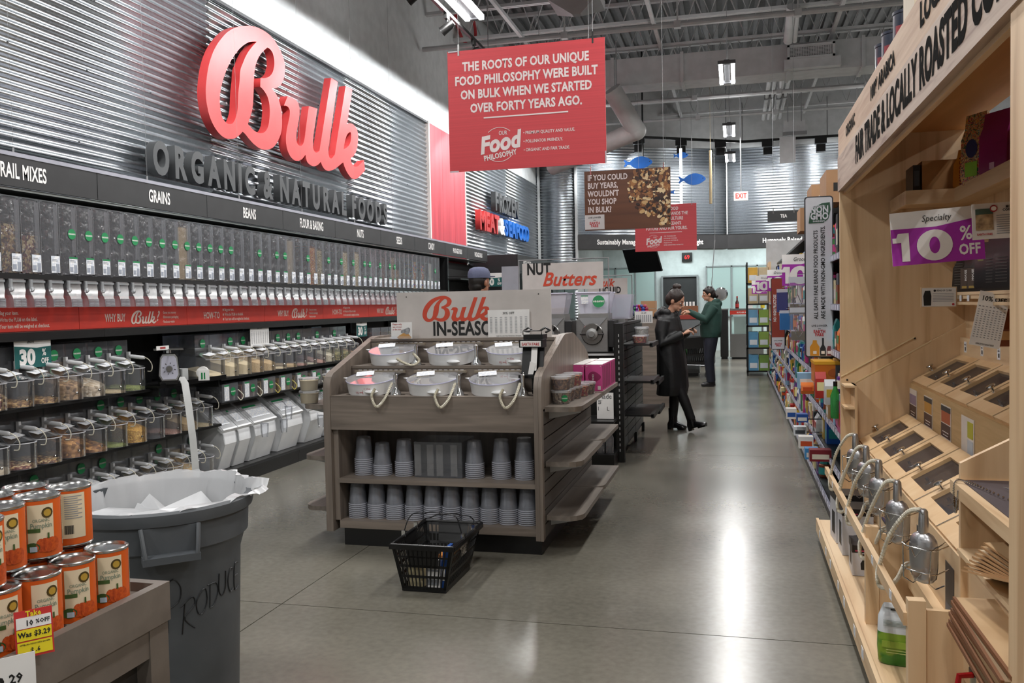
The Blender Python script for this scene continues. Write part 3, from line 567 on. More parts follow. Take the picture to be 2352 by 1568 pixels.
def g_label(green):
    b = B(); b.box(.002, .078, -.0035, -.0015, .015, .128)
    return b.mesh('label_card', LABELM)
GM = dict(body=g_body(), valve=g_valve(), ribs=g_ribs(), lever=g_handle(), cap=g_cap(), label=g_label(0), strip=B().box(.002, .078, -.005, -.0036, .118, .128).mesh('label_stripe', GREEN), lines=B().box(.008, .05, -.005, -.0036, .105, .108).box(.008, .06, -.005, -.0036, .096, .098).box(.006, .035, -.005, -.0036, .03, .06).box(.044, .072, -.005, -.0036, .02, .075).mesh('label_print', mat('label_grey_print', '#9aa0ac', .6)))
def sticker_mesh(r):
    T = Matrix.Rotation(PI/2, 4, 'X'); return B().lathe([(r, 0), (r, .001)], 22, T=T).mesh('organic_sticker', GREEN)
STK = {}
def sticker(parent, x, y, z, r, rot=(0, 0, 0)):
    if r not in STK: STK[r] = sticker_mesh(r)
    s_ = link('organic_sticker', STK[r], parent, (x, y, z), rot); txt('ORGANIC', r*.42, WHITE, s_, (0, -.0015, 0), sx=.95, bold=.03); return s_
gfill = {0: ('trail', .33), -1: ('trail', .38), -2: ('nutm', .3), 1: ('nutm', .27), 11: ('tan', .45), 22: ('beige', .46), 25: ('orange', .42), 26: ('seeds', .4), 30: ('pale', .41), 32: ('pale', .42), 35: ('lilac', .43), 37: ('dred', .4), 39: ('brown', .42), 40: ('amber', .26), 41: ('dark', .38), 44: ('candy', .4), 46: ('candy', .36), 48: ('white', .4), 45: ('dark', .28), 12: ('oats', .012), 15: ('oats', .015), 20: ('oats', .012)}
gorg = {3, 4, 5, 6, 7, 8, 9, 10, 11, 12, 13, 14, 15, 18, 20, 21, 24, 27, 29, 31, 33, 34, 36, 38, 39, 49}
gname = dict(trail='brown trail mix', nutm='cranberry nut mix', tan='tan grain', beige='beige grain', orange='orange pieces', seeds='mixed pale seeds', pale='pale nuts', lilac='lilac seeds', dred='dark red beans', brown='brown nuts', amber='amber nuts', dark='dark beans', candy='rainbow candy', white='white candy', oats='crumbs')
secn = lambda y: hn[[i for i in range(9) if hb[i] <= y < hb[i+1]][0]].lower()
fc = {}; cnt = {}
for k in range(-4, 51):
    y = 4.55+.1627*k; sec = secn(max(y, 4.06)); cnt[sec] = cnt.get(sec, 0)+1; n = cnt[sec]
    o_ = 'first second third fourth fifth sixth seventh eighth ninth tenth'.split()[n-1]
    what = 'filled with %s' % gname[gfill[k][0]] if k in gfill and gfill[k][1] > .1 else 'standing empty'
    o = thing('gravity_bin', 'clear gravity bin %s, %s under the %s header' % (what, o_, sec), 'bin', (-4.42, y, 1.717), PI/2, 'gravity bins')
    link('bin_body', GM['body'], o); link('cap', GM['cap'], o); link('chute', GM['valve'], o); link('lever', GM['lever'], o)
    if y < 9: link('grip_ribs', GM['ribs'], link('spout_lip', B().box(-.05, .05, -.057, -.054, -.214, -.158).mesh('spout_lip', CLEAR) if 'lip' not in GM else GM['lip'], o)) 
    lab = link('label_card', GM['label'], o); link('label_print', GM['lines'], lab)
    if k in gorg: link('label_stripe', GM['strip'], lab); sticker(o, .035, -.003, .285, .036)
    if k in gfill:
        if gfill[k] not in fc: fc[gfill[k]] = g_fill(gfill[k][1]).mesh('contents', GR[gfill[k][0]])
        link('contents', fc[gfill[k]], o)
# ------------------------------------------------------------------ scoop bins
def s_bowl():
    b = B(); r = .097; arc = [(r*math.cos(a), .097-r*math.sin(a)) for a in [PI*i/14 for i in range(15)]]
    pts = [(r, .49)]+[(x, y) for x, y in arc]+[(-r, .49)]
    z1 = [.155+.05*max(0, min(1, (y-.05)/.15)) for x, y in pts]
    b.loft([[(x, y, .003) for x, y in pts], [(x, y, z) for (x, y), z in zip(pts, z1)]], True, False); b.prism([(x*.995, y) for x, y in pts], 0, .004)
    return b.mesh('bowl', CLEAR, 50)
def s_rim():
    b = B(); r = .097; b.tube([(r*math.cos(a), .097-r*math.sin(a), .156) for a in [PI*i/14 for i in range(15)]], .003, 5); return b.mesh('rim', clear('clear_edge', haze=.5, hazec=(.9, .9, .95)), True)
def s_hopper():
    b = B(); b.box(-.098, .098, .19, .195, .19, .355).box(-.098, -.094, .19, .49, .0, .355).box(.094, .098, .19, .49, .0, .355).box(-.098, .098, .49, .494, 0, .355); return b.mesh('hopper', clear('hopper_clear', haze=.05))
def s_lid():
    b = B(); r = .099; arc = [(r*math.cos(a), .097-r*math.sin(a), .158+.012*math.sin(a)) for a in [PI*i/14 for i in range(15)]]
    ring = arc+[(-r, .187, .215), (r, .187, .215)]; c = (0, .08, .193); b.add(ring+[c], [(i, (i+1) % 17, 17) for i in range(17)]); return b.mesh('lid', LID, 60)
def s_card():
    T = Matrix.Translation((-.02, .11, .198)) @ Euler((math.radians(12), math.radians(-6), 0)).to_matrix().to_4x4(); return B().box(-.055, .05, -.035, .035, 0, .0015, T=T).mesh('label_card', LABELM)
def s_handle():
    b = B(); b.box(.078, .096, .165, .187, .2, .27).lathe([(.011, 0), (.014, .02), (.014, .115), (.009, .13)], 10, T=Matrix.Translation((.087, .17, .238)) @ Matrix.Rotation(PI/2+.1, 4, 'X')); return b.mesh('scoop_handle', HANDLE, True)
def coil(pts, r=.0045, R=.0, n=60, turns=None, nn=5):
    """a spring cord along a smooth path"""
    P = [Vector(p) for p in pts]; out = []
    for i in range(n+1):
        t = i/n*(len(P)-1); k = min(int(t), len(P)-2); f = t-k; p0 = P[max(k-1, 0)]; p1 = P[k]; p2 = P[k+1]; p3 = P[min(k+2, len(P)-1)]
        out.append(.5*((2*p1)+(-p0+p2)*f+(2*p0-5*p1+4*p2-p3)*f*f+(-p0+3*p1-3*p2+p3)*f*f*f))
    return out, [r*(1.25 if i % 2 else .8) for i in range(n+1)]
def s_cord():
    b = B(); p, rs = coil([(.088, .04, .23), (.1, .015, .21), (.112, .0, .17), (.108, .005, .13), (.099, .03, .128)], .0032, n=34); b.tube(p, 0, 5, rs); return b.mesh('cord', COIL, True)
def s_clip():
    b = B(); b.lathe([(.009, 0), (.009, .006), (.004, .01)], 8, T=Matrix.Translation((-.03, -.002, .045)) @ Matrix.Rotation(PI/2, 4, 'X')); return b.mesh('catch', CHROME, True)
SM = dict(bowl=s_bowl(), rim=s_rim(), hopper=s_hopper(), lid=s_lid(), label_card=s_card(), scoop_handle=s_handle(), cord=s_cord(), catch=s_clip())
def s_fill(lv):
    b = B(); r = .093; n = 12; pts = [(r, .3)]+[(r*math.cos(PI*i/n), .097-r*math.sin(PI*i/n)) for i in range(n+1)]+[(-r, .3)]
    def z(x, y): return max(.01, lv+.25*(y-.15)*(1 if lv > .03 else .15)+.006*math.sin(40*x)*math.cos(31*y))
    b.loft([[(x, y, .004) for x, y in pts], [(x, y, z(x, y)) for x, y in pts]], True, True); return b
if True:
    _b = s_fill
sfc = {}
def scoop_bin(y, z, label, fill=None, org=True, x=-4.08, small=False):
    o = thing('scoop_bin', label, 'bin', (x, y, z), PI/2, 'clear scoop bins')
    for n in SM: link(n, SM[n], o)
    if org: sticker(o, -.0, .186, .285, .036)
    if fill:
        if fill not in sfc: sfc[fill] = s_fill(fill[1]).mesh('contents', GR[fill[0]])
        link('contents', sfc[fill], o)
        if fill[1] > .1: link('hopper_contents', B().box(-.09, .09, .2, .48, .01, .13+fill[1]*.9).mesh('hopper_contents', GR[fill[0]]) if (fill, 'h') not in sfc else sfc[(fill, 'h')], o)
    return o
sn = dict(trail='brown trail mix', nutm='cranberry nut mix', granola='granola', walnut='walnut halves', cashew='pale nut chunks', oats='oats', green='green seeds', choc='toffee chunks', corn='yellow corn', flour='cream flour', rice='pale rice', pink='pink grains', tan='tan grain', herb='green and brown mix', brown='brown nuts', dark='dark seeds', beige='beige grain')
ORD = 'first second third fourth fifth sixth seventh eighth ninth tenth eleventh twelfth thirteenth fourteenth fifteenth sixteenth'.split()
def sl(fill): return ('%s of ' % ('full' if fill[1] > .09 else 'nearly empty'))+sn[fill[0]] if fill else 'empty'
RW1 = [(('nutm', .1), 1), (('granola', .03), 0), (('granola', .03), 1), (('walnut', .12), 1), (('cashew', .1), 1), (('oats', .015), 1), (('green', .025), 1)]
for i, (f, g) in enumerate(RW1): scoop_bin(4.0+.2033*i+.09, .905, 'clear scoop bin %s, top row, %s before the dial scale' % (sl(f), ORD[6-i]), f, g)
RW2 = [(('beige', .03), 0), (('nutm', .02), 0), (('trail', .02), 0), (('choc', .12), 0), (('choc', .05), 0), (('green', .012), 1), (('corn', .12), 1), (None, 1), (('pink', .02), 1), (('tan', .08), 1), (('oats', .012), 0)]
for i, (f, g) in enumerate(RW2): scoop_bin(4.0+.2033*i+.09, .535, 'clear scoop bin %s, middle row, %s from its far end' % (sl(f), ORD[10-i]), f, g)
RW3 = [(('corn', .02), 0), (('corn', .04), 1), (('oats', .05), 0), (('rice', .03), 1), (('rice', .03), 1), (('rice', .06), 0), (('tan', .1), 0), (('rice', .05), 1), (('tan', .12), 0), (None, 1)]
for i, (f, g) in enumerate(RW3): scoop_bin(4.2+.2033*i+.09, .132, 'clear scoop bin %s, bottom row, %s from its far end' % (sl(f), ORD[9-i]), f, g)
RW4 = [(('flour', .05), 1), (('flour', .12), 0), (('flour', .12), 1), (('tan', .12), 1), (('tan', .1), 1), (('flour', .015), 0), (('tan', .03), 1), (('pink', .02), 1), (('rice', .012), 1), (('pink', .04), 0), (('rice', .1), 1), (('herb', .1), 0), (('herb', .1), 1), (('brown', .08), 0)]
for i, (f, g) in enumerate(RW4): scoop_bin(6.32+.2033*i+.0, .905, 'clear scoop bin %s, top row, %s beyond the dial scale' % (sl(f), ORD[i]), f, g)
for i, (c) in enumerate(('dred', 'amber', 'seeds')):
    o = thing('candy_bin', 'small clear bin of %s beyond the far green discount sign' % ('dark red beans', 'amber nuts', 'mixed seeds')[i], 'bin', (-4.2, 9.75+.26*i, 1.02), PI/2, 'small clear bins'); B().box(-.12, .12, 0, .003, 0, .2).box(-.12, -.117, 0, .3, 0, .2).box(.117, .12, 0, .3, 0, .2).obj('bin_body', CLEAR, o); B().box(-.115, .115, .006, .3, .0, .14).obj('contents', GR[c], o)
o = thing('riser_shelf', 'black riser shelf carrying the small clear bins', 'shelf', (-4.2, 9.6, .903), PI/2); B().box(0, .9, 0, .35, .1, .115).box(0, .02, 0, .35, 0, .1).box(.88, .9, 0, .35, 0, .1).obj('shelf', BLACK, o)
# row of small square jars with labels under the second run
for i, (c, cd_) in enumerate((('dark', 1), ('pink', 0), ('tan', 2), ('corn', 2), ('tan', 0), ('oats', 1), ('rice', 1))):
    y = 6.44+.31*i; o = thing('spice_bin', 'small square clear bin of %s with white label, %s below the flour bins' % ({'dark': 'dark seeds', 'pink': 'pink grains', 'tan': 'tan grain', 'corn': 'yellow corn', 'oats': 'oats', 'rice': 'pale rice'}[c], ORD[i]), 'bin', (-4.1, y, .7), PI/2, 'small labelled bins')
    b = B().box(-.12, .12, 0, .003, 0, .15).box(-.12, -.117, 0, .4, 0, .15).box(.117, .12, 0, .4, 0, .15).box(-.12, .12, 0, .4, 0, .003); b.obj('bin_body', CLEAR, o)
    B().box(-.115, .115, .02, .39, .004, .11).obj('contents', GR[c], o); B().box(-.09, -.02, -.003, -.001, .01, .14).obj('label_card', LABELM, o); B().box(-.09, -.02, -.004, -.003, .128, .14).obj('label_stripe', GREEN, o); sticker(o, .04, -.002, .08, .036)
    p, rs = coil([(.1, -.01, .09), (.13, -.04, .04), (.11, -.03, .0), (.09, -.01, .03)], .004, n=24); B().tube(p, 0, 5, rs).obj('cord', mat('yellow_cord', '#c8b85a', .4) if cd_ == 2 else COIL, o, smooth=True)
# white ingredient bins on the base deck
def ingredient_bin(y0, wd, label):
    o = thing('ingredient_bin', label, 'bin', (-4.07, y0, .133), PI/2, 'white ingredient bins'); g = .012
    # side profile (depth, height): slanted front-leaning tub
    pf = [(.10, 0), (.42, 0), (.56, .18), (.56, .62), (.34, .62), (.26, .52), (.05, .34), (.03, .30), (.02, .22)]
    def ring(x): return [(x, y, z) for y, z in pf]
    b = B(); b.loft([ring(g+.014), ring(g), ring(wd-g), ring(wd-g-.014)], True, True); b.obj('tub', PORC, o, smooth=25)
    T = Matrix.Translation((0, .05, .345)) @ Matrix.Rotation(math.radians(40.5), 4, 'X')
    b = B(); b.box(.006, wd-.006, -.012, .34, .0, .018, T=T); b.obj('lid', clear('lid_frosted', (.95, .96, .97), .45, (.85, .86, .88), .12, .8), o)
    b = B(); b.box(.004, wd-.004, -.03, -.012, -.022, .02, T=T).box(.0, .014, -.02, .35, -.016, .01, T=T).box(wd-.014, wd, -.02, .35, -.016, .01, T=T); b.obj('lid_frame', PORC, o)
    B().box(.05, wd-.05, .03, .15, .019, .021, T=T).obj('label_card', LABELM, o); B().box(.05, wd-.14, .15, .17, .019, .0215, T=T).obj('label_stripe', GREEN, o); return o
for i, (a, b_, t) in enumerate(((6.30, .215, 'narrow white slant-top ingredient bin nearest the scoop bins'), (6.52, .215, 'narrow white slant-top ingredient bin, second from the scoop bins'), (6.77, .4, 'wide white slant-top ingredient bin in the middle of the base deck'), (7.27, .4, 'wide white slant-top ingredient bin just left of the wooden island'), (7.8, .4, 'wide white slant-top ingredient bin half hidden by the wooden island'), (8.25, .4, 'white slant-top ingredient bin hidden behind the wooden island'))): ingredient_bin(a, b_, t)
for i, (px, py, t) in enumerate(((608, 985, 'clear plastic scoop cup hooked left, on the narrow white bins'), (652, 975, 'clear plastic scoop cup hooked between the two wide white bins'), (663, 945, 'clear plastic scoop cup hooked behind its neighbour on the white bins'), (737, 965, 'clear plastic scoop cup hooked on the bin beside the wooden island'))):
    p = at(px, py, x=-4.03); o = thing('scoop_cup', t, 'scoop', p, PI/2, 'clear scoop cups', rot=(math.radians(-8), math.radians(14), PI/2)); b = B(); b.lathe([(.026, -.07), (.034, -.02), (.036, .05)], 14, caps=False); b.obj('cup', CLEAR, o, smooth=True); B().lathe([(.037, .049), (.037, .052)], 14).obj('rim', clear('clear_edge', haze=.5), o); B().tube([(.03, .03, .05), (.05, .07, .1), (.06, .1, .12)], .006, 5).obj('handle', CLEAR, o)
# dial scale with tray and hanging paper strip
o = thing('dial_scale', 'chrome kitchen dial scale with flat pan standing between the scoop bins', 'scale', (-4.02, 5.53, .93), math.radians(38)); b = B()
b.bevbox(-.075, .075, -.05, .05, 0, .02, .02); b.obj('foot', BLK2, o)
fr = [(-.055, .02), (.055, .02), (.075, .06), (.062, .2), (.045, .225), (-.045, .225), (-.062, .2), (-.075, .06)]
B().prism(fr, -.05, .05, T=Matrix.Rotation(PI/2, 4, 'X')).obj('case', BLK2, o, smooth=30); B().prism([(x*.93, .01+z*.93) for x, z in fr], .05, .056, T=Matrix.Rotation(PI/2, 4, 'X')).obj('bezel', CHROME, o, smooth=30)
B().prism([(x*.8, .022+z*.82) for x, z in fr], .056, .059, T=Matrix.Rotation(PI/2, 4, 'X')).obj('dial', mat('dial_face', '#c5c6d6', .3), o); B().lathe([(.024, 0), (.02, .022)], 14, T=Matrix.Translation((0, -.058, .115)) @ Matrix.Rotation(PI/2, 4, 'X')).obj('knob', STEEL, o, smooth=True)
b = B()
for k in range(8): a = k*PI/4+.2; b.box(.034, .045, -.0605, -.0595, -.002, .002, T=Matrix.Translation((0, 0, .115)) @ Matrix.Rotation(a, 4, 'Y'))
b.obj('tick_marks', INK, o, kind='stuff'); B().cyl((0, 0), .018, .225, .25, 10).obj('neck', CHROME, o); B().box(-.1, .1, -.09, .09, .25, .258).obj('pan', STEEL, o)
o = thing('scale_shelf', 'small black tray shelf under the dial scale and paper rolls', 'shelf', (-4.07, 5.42, .905), PI/2); B().box(0, .83, -.06, .3, 0, .02).box(0, .83, -.06, -.055, .02, .035).obj('tray', BLK2, o); B().box(.02, .03, -.02, .6, -.06, 0).obj('bracket', BLACK, o); B().box(.78, .79, -.02, .6, -.06, 0).obj('bracket', BLACK, o)
o = thing('label_roll', 'white label roll with green print leaning beside the dial scale', 'roll', (-3.96, 5.86, .99), 0, rot=(0, 0, .5)); B().lathe([(.018, 0), (.045, 0), (.045, .05), (.018, .05)], 20, T=Matrix.Rotation(PI/2, 4, 'X'), caps=False).obj('roll', PAPER, o, smooth=True); B().box(-.03, .05, -.056, -.052, -.06, .02).obj('loose_end', PAPER, o); B().box(-.01, .002, -.058, -.056, -.05, .0).box(.01, .02, -.058, -.056, -.05, .0).obj('print', GREEN, o)
o = thing('paper_box', 'pale paper tub on the tray behind the dial scale', 'box', (-4.08, 5.74, .926)); B().bevbox(-.05, .05, -.04, .04, 0, .1, .01).obj('box', mat('pale_grey_card', '#b9bcbc', .6), o); B().box(-.03, .03, -.042, -.04, .02, .07).obj('label_card', PAPER, o)
b = B(); pts = [(-3.97, 5.60, .975), (-3.945, 5.61, .93), (-3.93, 5.625, .75), (-3.925, 5.655, .5), (-3.93, 5.69, .2), (-3.935, 5.70, .1)]; b.loft([[(p[0]-.012, p[1]-.028, p[2]), (p[0]+.012, p[1]+.024, p[2]), (p[0]+.0105, p[1]+.024, p[2]), (p[0]-.0135, p[1]-.028, p[2])] for p in pts], True, True)
tag(b.obj('paper_strip', mat('tape_paper', '#d9dbda', .5), smooth=True), 'long white label backing strip hanging from the dial scale', 'paper')
# discount cards and price sheet on the valance
TEAL = mat('teal_card', '#0c5a58', .5)
def pct(y, x=-4.215, z=1.128, label='', s=1, rz=PI/2, word=True):
    w_, h_ = .29*s, .19*s; o = board('discount_card', label, 'sign', (x, y, z), w_, h_, PAPER, rz, .002, 'green 30% off cards')
    b = B(); b.prism([(-w_/2, 0), (w_/2, 0), (w_/2, h_*.68), (w_*.1, h_*.64), (-w_/2, h_*.72)], .0005, .0015, T=Matrix.Rotation(PI/2, 4, 'X')); b.obj('green_field', TEAL, o)
    txt('30', .125*s, WHITE, o, (-.05*s, -.003, .062*s), sx=.95, bold=.055); txt('%', .06*s, WHITE, o, (.085*s, -.003, .09*s), sx=.8, bold=.02); txt('OFF', .045*s, WHITE, o, (.09*s, -.003, .038*s), sx=.75, bold=.035)
    if word: txt('Bulk', .035*s, INK, o, (-.02*s, -.003, .163*s), sx=.9, bold=0, shear=.3, name='handwriting')
    return o
pct(4.475, label='green 30% off card hanging from the ledge above the near scoop bins'); pct(9.37, label='green 30% off card hanging beyond the second run of scoop bins')
def price_sheet(label, loc, w_, h_, rz, title='30% OFF', rot=None, m=PAPER):
    o = board('price_sheet', label, 'sheet', loc, w_, h_, m, rz, .0015, rot=rot); txt(title, min(h_*.13, w_*.24), INK, o, (0, -.001, h_*.87), sx=.9, bold=.02); b = B()
    for c in range(8):
        x = (-.42+.84*c/7)*w_; b.box(x-.03*w_, x+.03*w_, -.0015, -.001, h_*.72, h_*.735)
        for r_ in range(13): z = h_*(.66-.042*r_); b.box(x-.028*w_, x+.028*w_, -.0015, -.001, z, z+h_*.012)
    b.obj('price_columns', mat('grey_print', '#8f9298', .6), o, kind='stuff'); txt('CASHIER WILL DEDUCT EXACT PERCENTAGE AT THE REGISTER', h_*.045, INK, o, (0, -.001, h_*.04), sx=.62*w_/h_*.75, bold=.01); return o
price_sheet('white 30% off price sheet hanging from the ledge over the flour bins', (-4.21, 7.12, 1.128), .32, .19, PI/2)
o = thing('brand_tag', 'small white tag beside the dial scale pan', 'tag', (-3.97, 5.40, 1.185), PI/2); B().box(-.07, .07, 0, .002, 0, .03).obj('tag', PAPER, o); B().box(-.03, .03, -.001, 0, .008, .022).obj('print', M('#b04040'), o)
# ================================================================== WOODEN ISLAND END CAP
IS = thing('island_endcap', 'grey walnut island end unit with sloped sides, open shelves and black toe kick', 'display', (-1.76, 4.83, 0))
prof = [(0, .095), (0, .96), (.008, 1.0), (.03, 1.04), (.06, 1.06), (.70, 1.25), (.76, 1.26), (1.05, 1.26), (1.10, 1.25), (1.50, 1.14), (1.62, 1.09), (1.70, 1.02), (1.75, .93), (1.76, .85), (1.76, .095)]
TX = Matrix(((0, 0, 1, 0), (1, 0, 0, 0), (0, 1, 0, 0), (0, 0, 0, 1)))
B().prism(prof, -.68, -.635, T=TX).obj('side_panel', LAMZ, IS, smooth=25)
B().prism(prof, .635, .66, T=TX).obj('side_panel', LAMZ, IS, smooth=25)
B().prism([p for p in prof if p[1] > .84]+[(1.76, .85), (0, .85)], .661, .68, T=TX).obj('upper_side_board', LAMZ, IS, smooth=25); B().box(.661, .68, 0, .05, .095, .85).obj('corner_post', LAMZ, IS)
for k in range(9): B().box(.662, .677, .052, 1.757, .1+.0825*k, .1+.0825*k+.0755).obj('slat', LAMSHADE, IS)
for k in range(9): B().box(-.697, -.682, .052, 1.757, .1+.0825*k, .1+.0825*k+.0755).obj('slat', LAMSHADE, IS)
B().box(-.634, .634, .004, .024, .72, .922).obj('front_panel', LAMX, IS)
b = B(); b.box(-.634, .634, .002, .34, .922, .926); b.obj('lower_ledge', LAMX, IS); B().box(-.634, .634, .32, .34, .926, 1.07).obj('riser', LAMX, IS); B().box(-.634, .634, .315, .66, 1.07, 1.085).obj('upper_ledge', LAMX, IS); B().box(-.634, .634, .64, .66, 1.085, 1.23).obj('riser', LAMX, IS); B().box(-.634, .634, .63, 1.1, 1.228, 1.245).obj('top_board', LAMX, IS)
B().box(-.6, .634, .02, .55, .392, .42).obj('shelf', LAMX, IS); B().box(-.6, .634, .02, .55, .115, .16).obj('bottom_shelf', LAMX, IS); B().box(-.634, -.6, .03, .56, .16, .72).obj('inner_side', LAMZ, IS); B().box(-.6, .634, .55, .57, .115, .722).obj('inner_back', LAMZ, IS)
B().box(-.59, .655, .06, 1.7, 0, .115).obj('toe_kick', BLK2, IS); B().box(-.634, .634, 1.74, 1.76, .115, 1.1).obj('rear_panel', LAMX, IS)
STRIP = mat('taupe_wood_strip', '#8b7f6d', .5); FLAP = clear('hinged_flap', haze=.03, refl=.35)
rows = [(0, (-2.185, -1.785, -1.39), 5.0, .926), (1, (-2.165, -1.765, -1.37), 5.31, 1.086)]
for r_, xs, y, z in rows:
    for x in xs:
        B().box(x+1.76-.17, x+1.76+.17, y-4.83+.11, y-4.83+.135, z+.118, z+.132).obj('hinge_strip', STRIP, IS)
        b = B(); 
        for k in range(9): b.box(x+1.76-.15+.035*k, x+1.76-.13+.035*k, y-4.83+.125, y-4.83+.13, z+.133, z+.137)
        b.obj('hinge_teeth', clear('clear_edge', haze=.5), IS, kind='stuff')
        B().add([(x+1.76+.02, y-4.83+.11, z+.128), (x+1.76+.17, y-4.83+.11, z+.128), (x+1.76+.155, y-4.83-.03, z+.104), (x+1.76+.06, y-4.83+.02, z+.11)], [(0, 1, 2, 3)]).obj('clear_flap', FLAP, IS)
        ring = B(); ring.lathe([(.03, .003), (.048, .003), (.048, 0)], 20, (x+1.76+.195, y-4.83-.085, z)); ring.obj('cup_well_ring', CHROME, IS, smooth=True); B().lathe([(.001, .0008), (.032, .0008)], 16, (x+1.76+.195, y-4.83-.085, z), caps=False).obj('cup_well', BLK2, IS)
def side_shelf(sx, z, y0, y1):
    b = B(); x0, x1 = (.68, .89); r = .07
    pts = [(x0, y0), (x1-r, y0), (x1-r*.5, y0+.02), (x1-.008, y0+.06), (x1, y0+.1), (x1, y1), (x0, y1)]
    pts = [(x*sx, y) for x, y in pts]; pts = pts if sx > 0 else pts[::-1]; b.prism(pts, z-.028, z); b.obj('side_shelf', LAMY, IS)
    q = [(x0+.01, y0+.025), (x1-.07, y0+.025), (x1-.03, y0+.1), (x1-.03, y1), (x0+.01, y1)]; q = [(x*sx, y) for x, y in q]; q = q if sx > 0 else q[::-1]
    for yy in (y0+.12, y1-.15):
        br = B(); br.add([(x0*sx, yy, z-.03), ((x1-.02)*sx, yy, z-.03), ((x1-.02)*sx, yy, z-.045), (x0*sx, yy, z-.085), (x0*sx, yy+.004, z-.03), ((x1-.02)*sx, yy+.004, z-.03), ((x1-.02)*sx, yy+.004, z-.045), (x0*sx, yy+.004, z-.085)], [(0, 1, 2, 3), (7, 6, 5, 4), (3, 2, 6, 7), (1, 5, 6, 2)])
        br.obj('bracket', mat('white_metal', '#c9ccd0', .4), IS)
for sx in (1, -1):
    for z in (.86, .54, .225): side_shelf(sx, z, .09, .92); side_shelf(sx, z, .925, 1.72)
# six white tubs with clear lids, handles and cords
RING = clear('lid_ring_violet', (.8, .8, .95), .45, (.6, .6, .8), .1, .7)
def tub(x, y, z, label, cord, mark=False, card_=True):
    o = thing('round_tub', label, 'tub', (x, y, z+.018), 0, 'round white dispensing tubs', rot=(math.radians(11), 0, 0)); b = B(); b.lathe([(.138, 0), (.149, .005), (.154, .07), (.157, .078)], 36); b.obj('tub', PORC, o, smooth=30)
    B().lathe([(.159, .079), (.161, .083), (.158, .086)], 36, caps=False).obj('lid_rim', RING, o, smooth=True); B().lathe([(.001, .083), (.157, .083)], 36, caps=False).obj('lid', clear('tub_lid', (.93, .93, .95), .8, (.82, .82, .84), .05, .8), o)
    B().add([(-.157, -.02, .08), (-.19, -.005, .083), (-.157, .015, .08), (-.157, -.01, .065)], [(0, 1, 2), (0, 3, 1), (3, 2, 1)]).obj('spout', PORC, o)
    if cord != 'right': B().ball((.055, -.148, .035), (.045, .018, .012), 12, 6).obj('grip', PORC, o, smooth=True)
    if card_: B().box(-.11, .0, -.0015, 0, 0, .06, T=Matrix.Translation((.0, .035, .09)) @ Euler((math.radians(-80), 0, .3)).to_matrix().to_4x4()).obj('label_card', LABELM, o)
    if mark:
        rm = mat('red_ink', '#a8323c', .5); b = B(); b.box(.0, .002, -.152, -.15, .02, .055).box(.0, .02, -.152, -.15, .053, .055).box(-.02, .0, -.152, -.15, .03, .032); b.obj('level_mark', rm, o); txt('12qt.', .018, rm, o, (.04, -.152, .053), sx=.8, bold=.01); txt('10L', .018, rm, o, (-.035, -.152, .03), sx=.8, bold=.01)
    return o
TN = ['lower row, left', 'lower row, middle', 'lower row, right', 'upper row, left', 'upper row, middle', 'upper row, right behind the label dispenser']; k = 0
for r_, xs, y, z in rows:
    for i, x in enumerate(xs):
        tub(x, y, z, 'round white tub under a clear lid, %s' % TN[k], None, k in (0, 5))
        # scoop standing in the well
        sx_, sy_, sz_ = x+.195, y-.085, z
        if k != 5:
            o = thing('steel_scoop', 'steel scoop standing in the well beside the tub, %s' % TN[k].replace(' behind the label dispenser', ''), 'scoop', (sx_-.01, sy_, sz_+.001), 0, 'steel scoops'); B().lathe([(.034, 0), (.03, .015), (.014, .04), (.011, .06), (.013, .12), (.008, .125)], 14).obj('handle', CHROME, o, smooth=True); B().tube([(0, 0, .12), (.004, 0, .135), (0, -.005, .128)], .003, 5).obj('ring', CHROME, o)
        if k in (0, 1, 2, 3):
            dz = .085 if r_ == 0 else .03; a = (x+.085, y-.165, z+.045); e = (sx_-.02, sy_-.03, z+.075); m1 = (x+.072, y-.188, z+.0) if r_ == 0 else (x+.13, y-.175, z+.022); m2 = (x+.105, y-.195, z-.06) if r_ == 0 else (x+.19, y-.17, z+.004); m3 = (x+.155, y-.19, z-.015) if r_ == 0 else (x+.222, y-.13, z+.03)
            p, rs = coil([a, m1, m2, m3, e], .0078, n=90); tag(B().tube(p, 0, 6, rs).obj('coil_cord', COIL, smooth=True), 'cream coiled cord looping from the tub grip to the scoop, %s' % TN[k], 'cord', 'cream coiled cords')
        k += 1
# island sign, sheet, card
o = board('island_sign', 'off-white board reading Bulk IN-SEASON standing on the wooden island', 'sign', (-1.684, 5.5, 1.246), 1.062, .308, CREAM, 0, .01, rot=(0, 0, 0))
bulk_logo(o, -.352, .108, .172, ORED, -.001); txt('IN-SEASON', .128, INK, o, (-.278, -.0015, .057), sx=.74, bold=.03, align='LEFT')
B().lathe([(.004, 0), (.004, .002)], 8, T=Matrix.Translation((-.46, -.001, .278)) @ Matrix.Rotation(PI/2, 4, 'X')).lathe([(.004, 0), (.004, .002)], 8, T=Matrix.Translation((.45, -.001, .278)) @ Matrix.Rotation(PI/2, 4, 'X')).obj('screws', INK, o, kind='stuff')
price_sheet('white 30% off price sheet taped on the island sign', (-1.433, 5.482, 1.248), .28, .178, 0)
o = board('notice_card', 'small white card with a grain scoop picture on the island top', 'card', (-2.145, 5.40, 1.246), .147, .11, PAPER, 0, .002)
txt('Please only\nuse scoops\nin the bins.', .017, M('#b03a3a'), o, (-.062, -.001, .08), sx=.85, bold=.015, align='LEFT', lines=1.0)
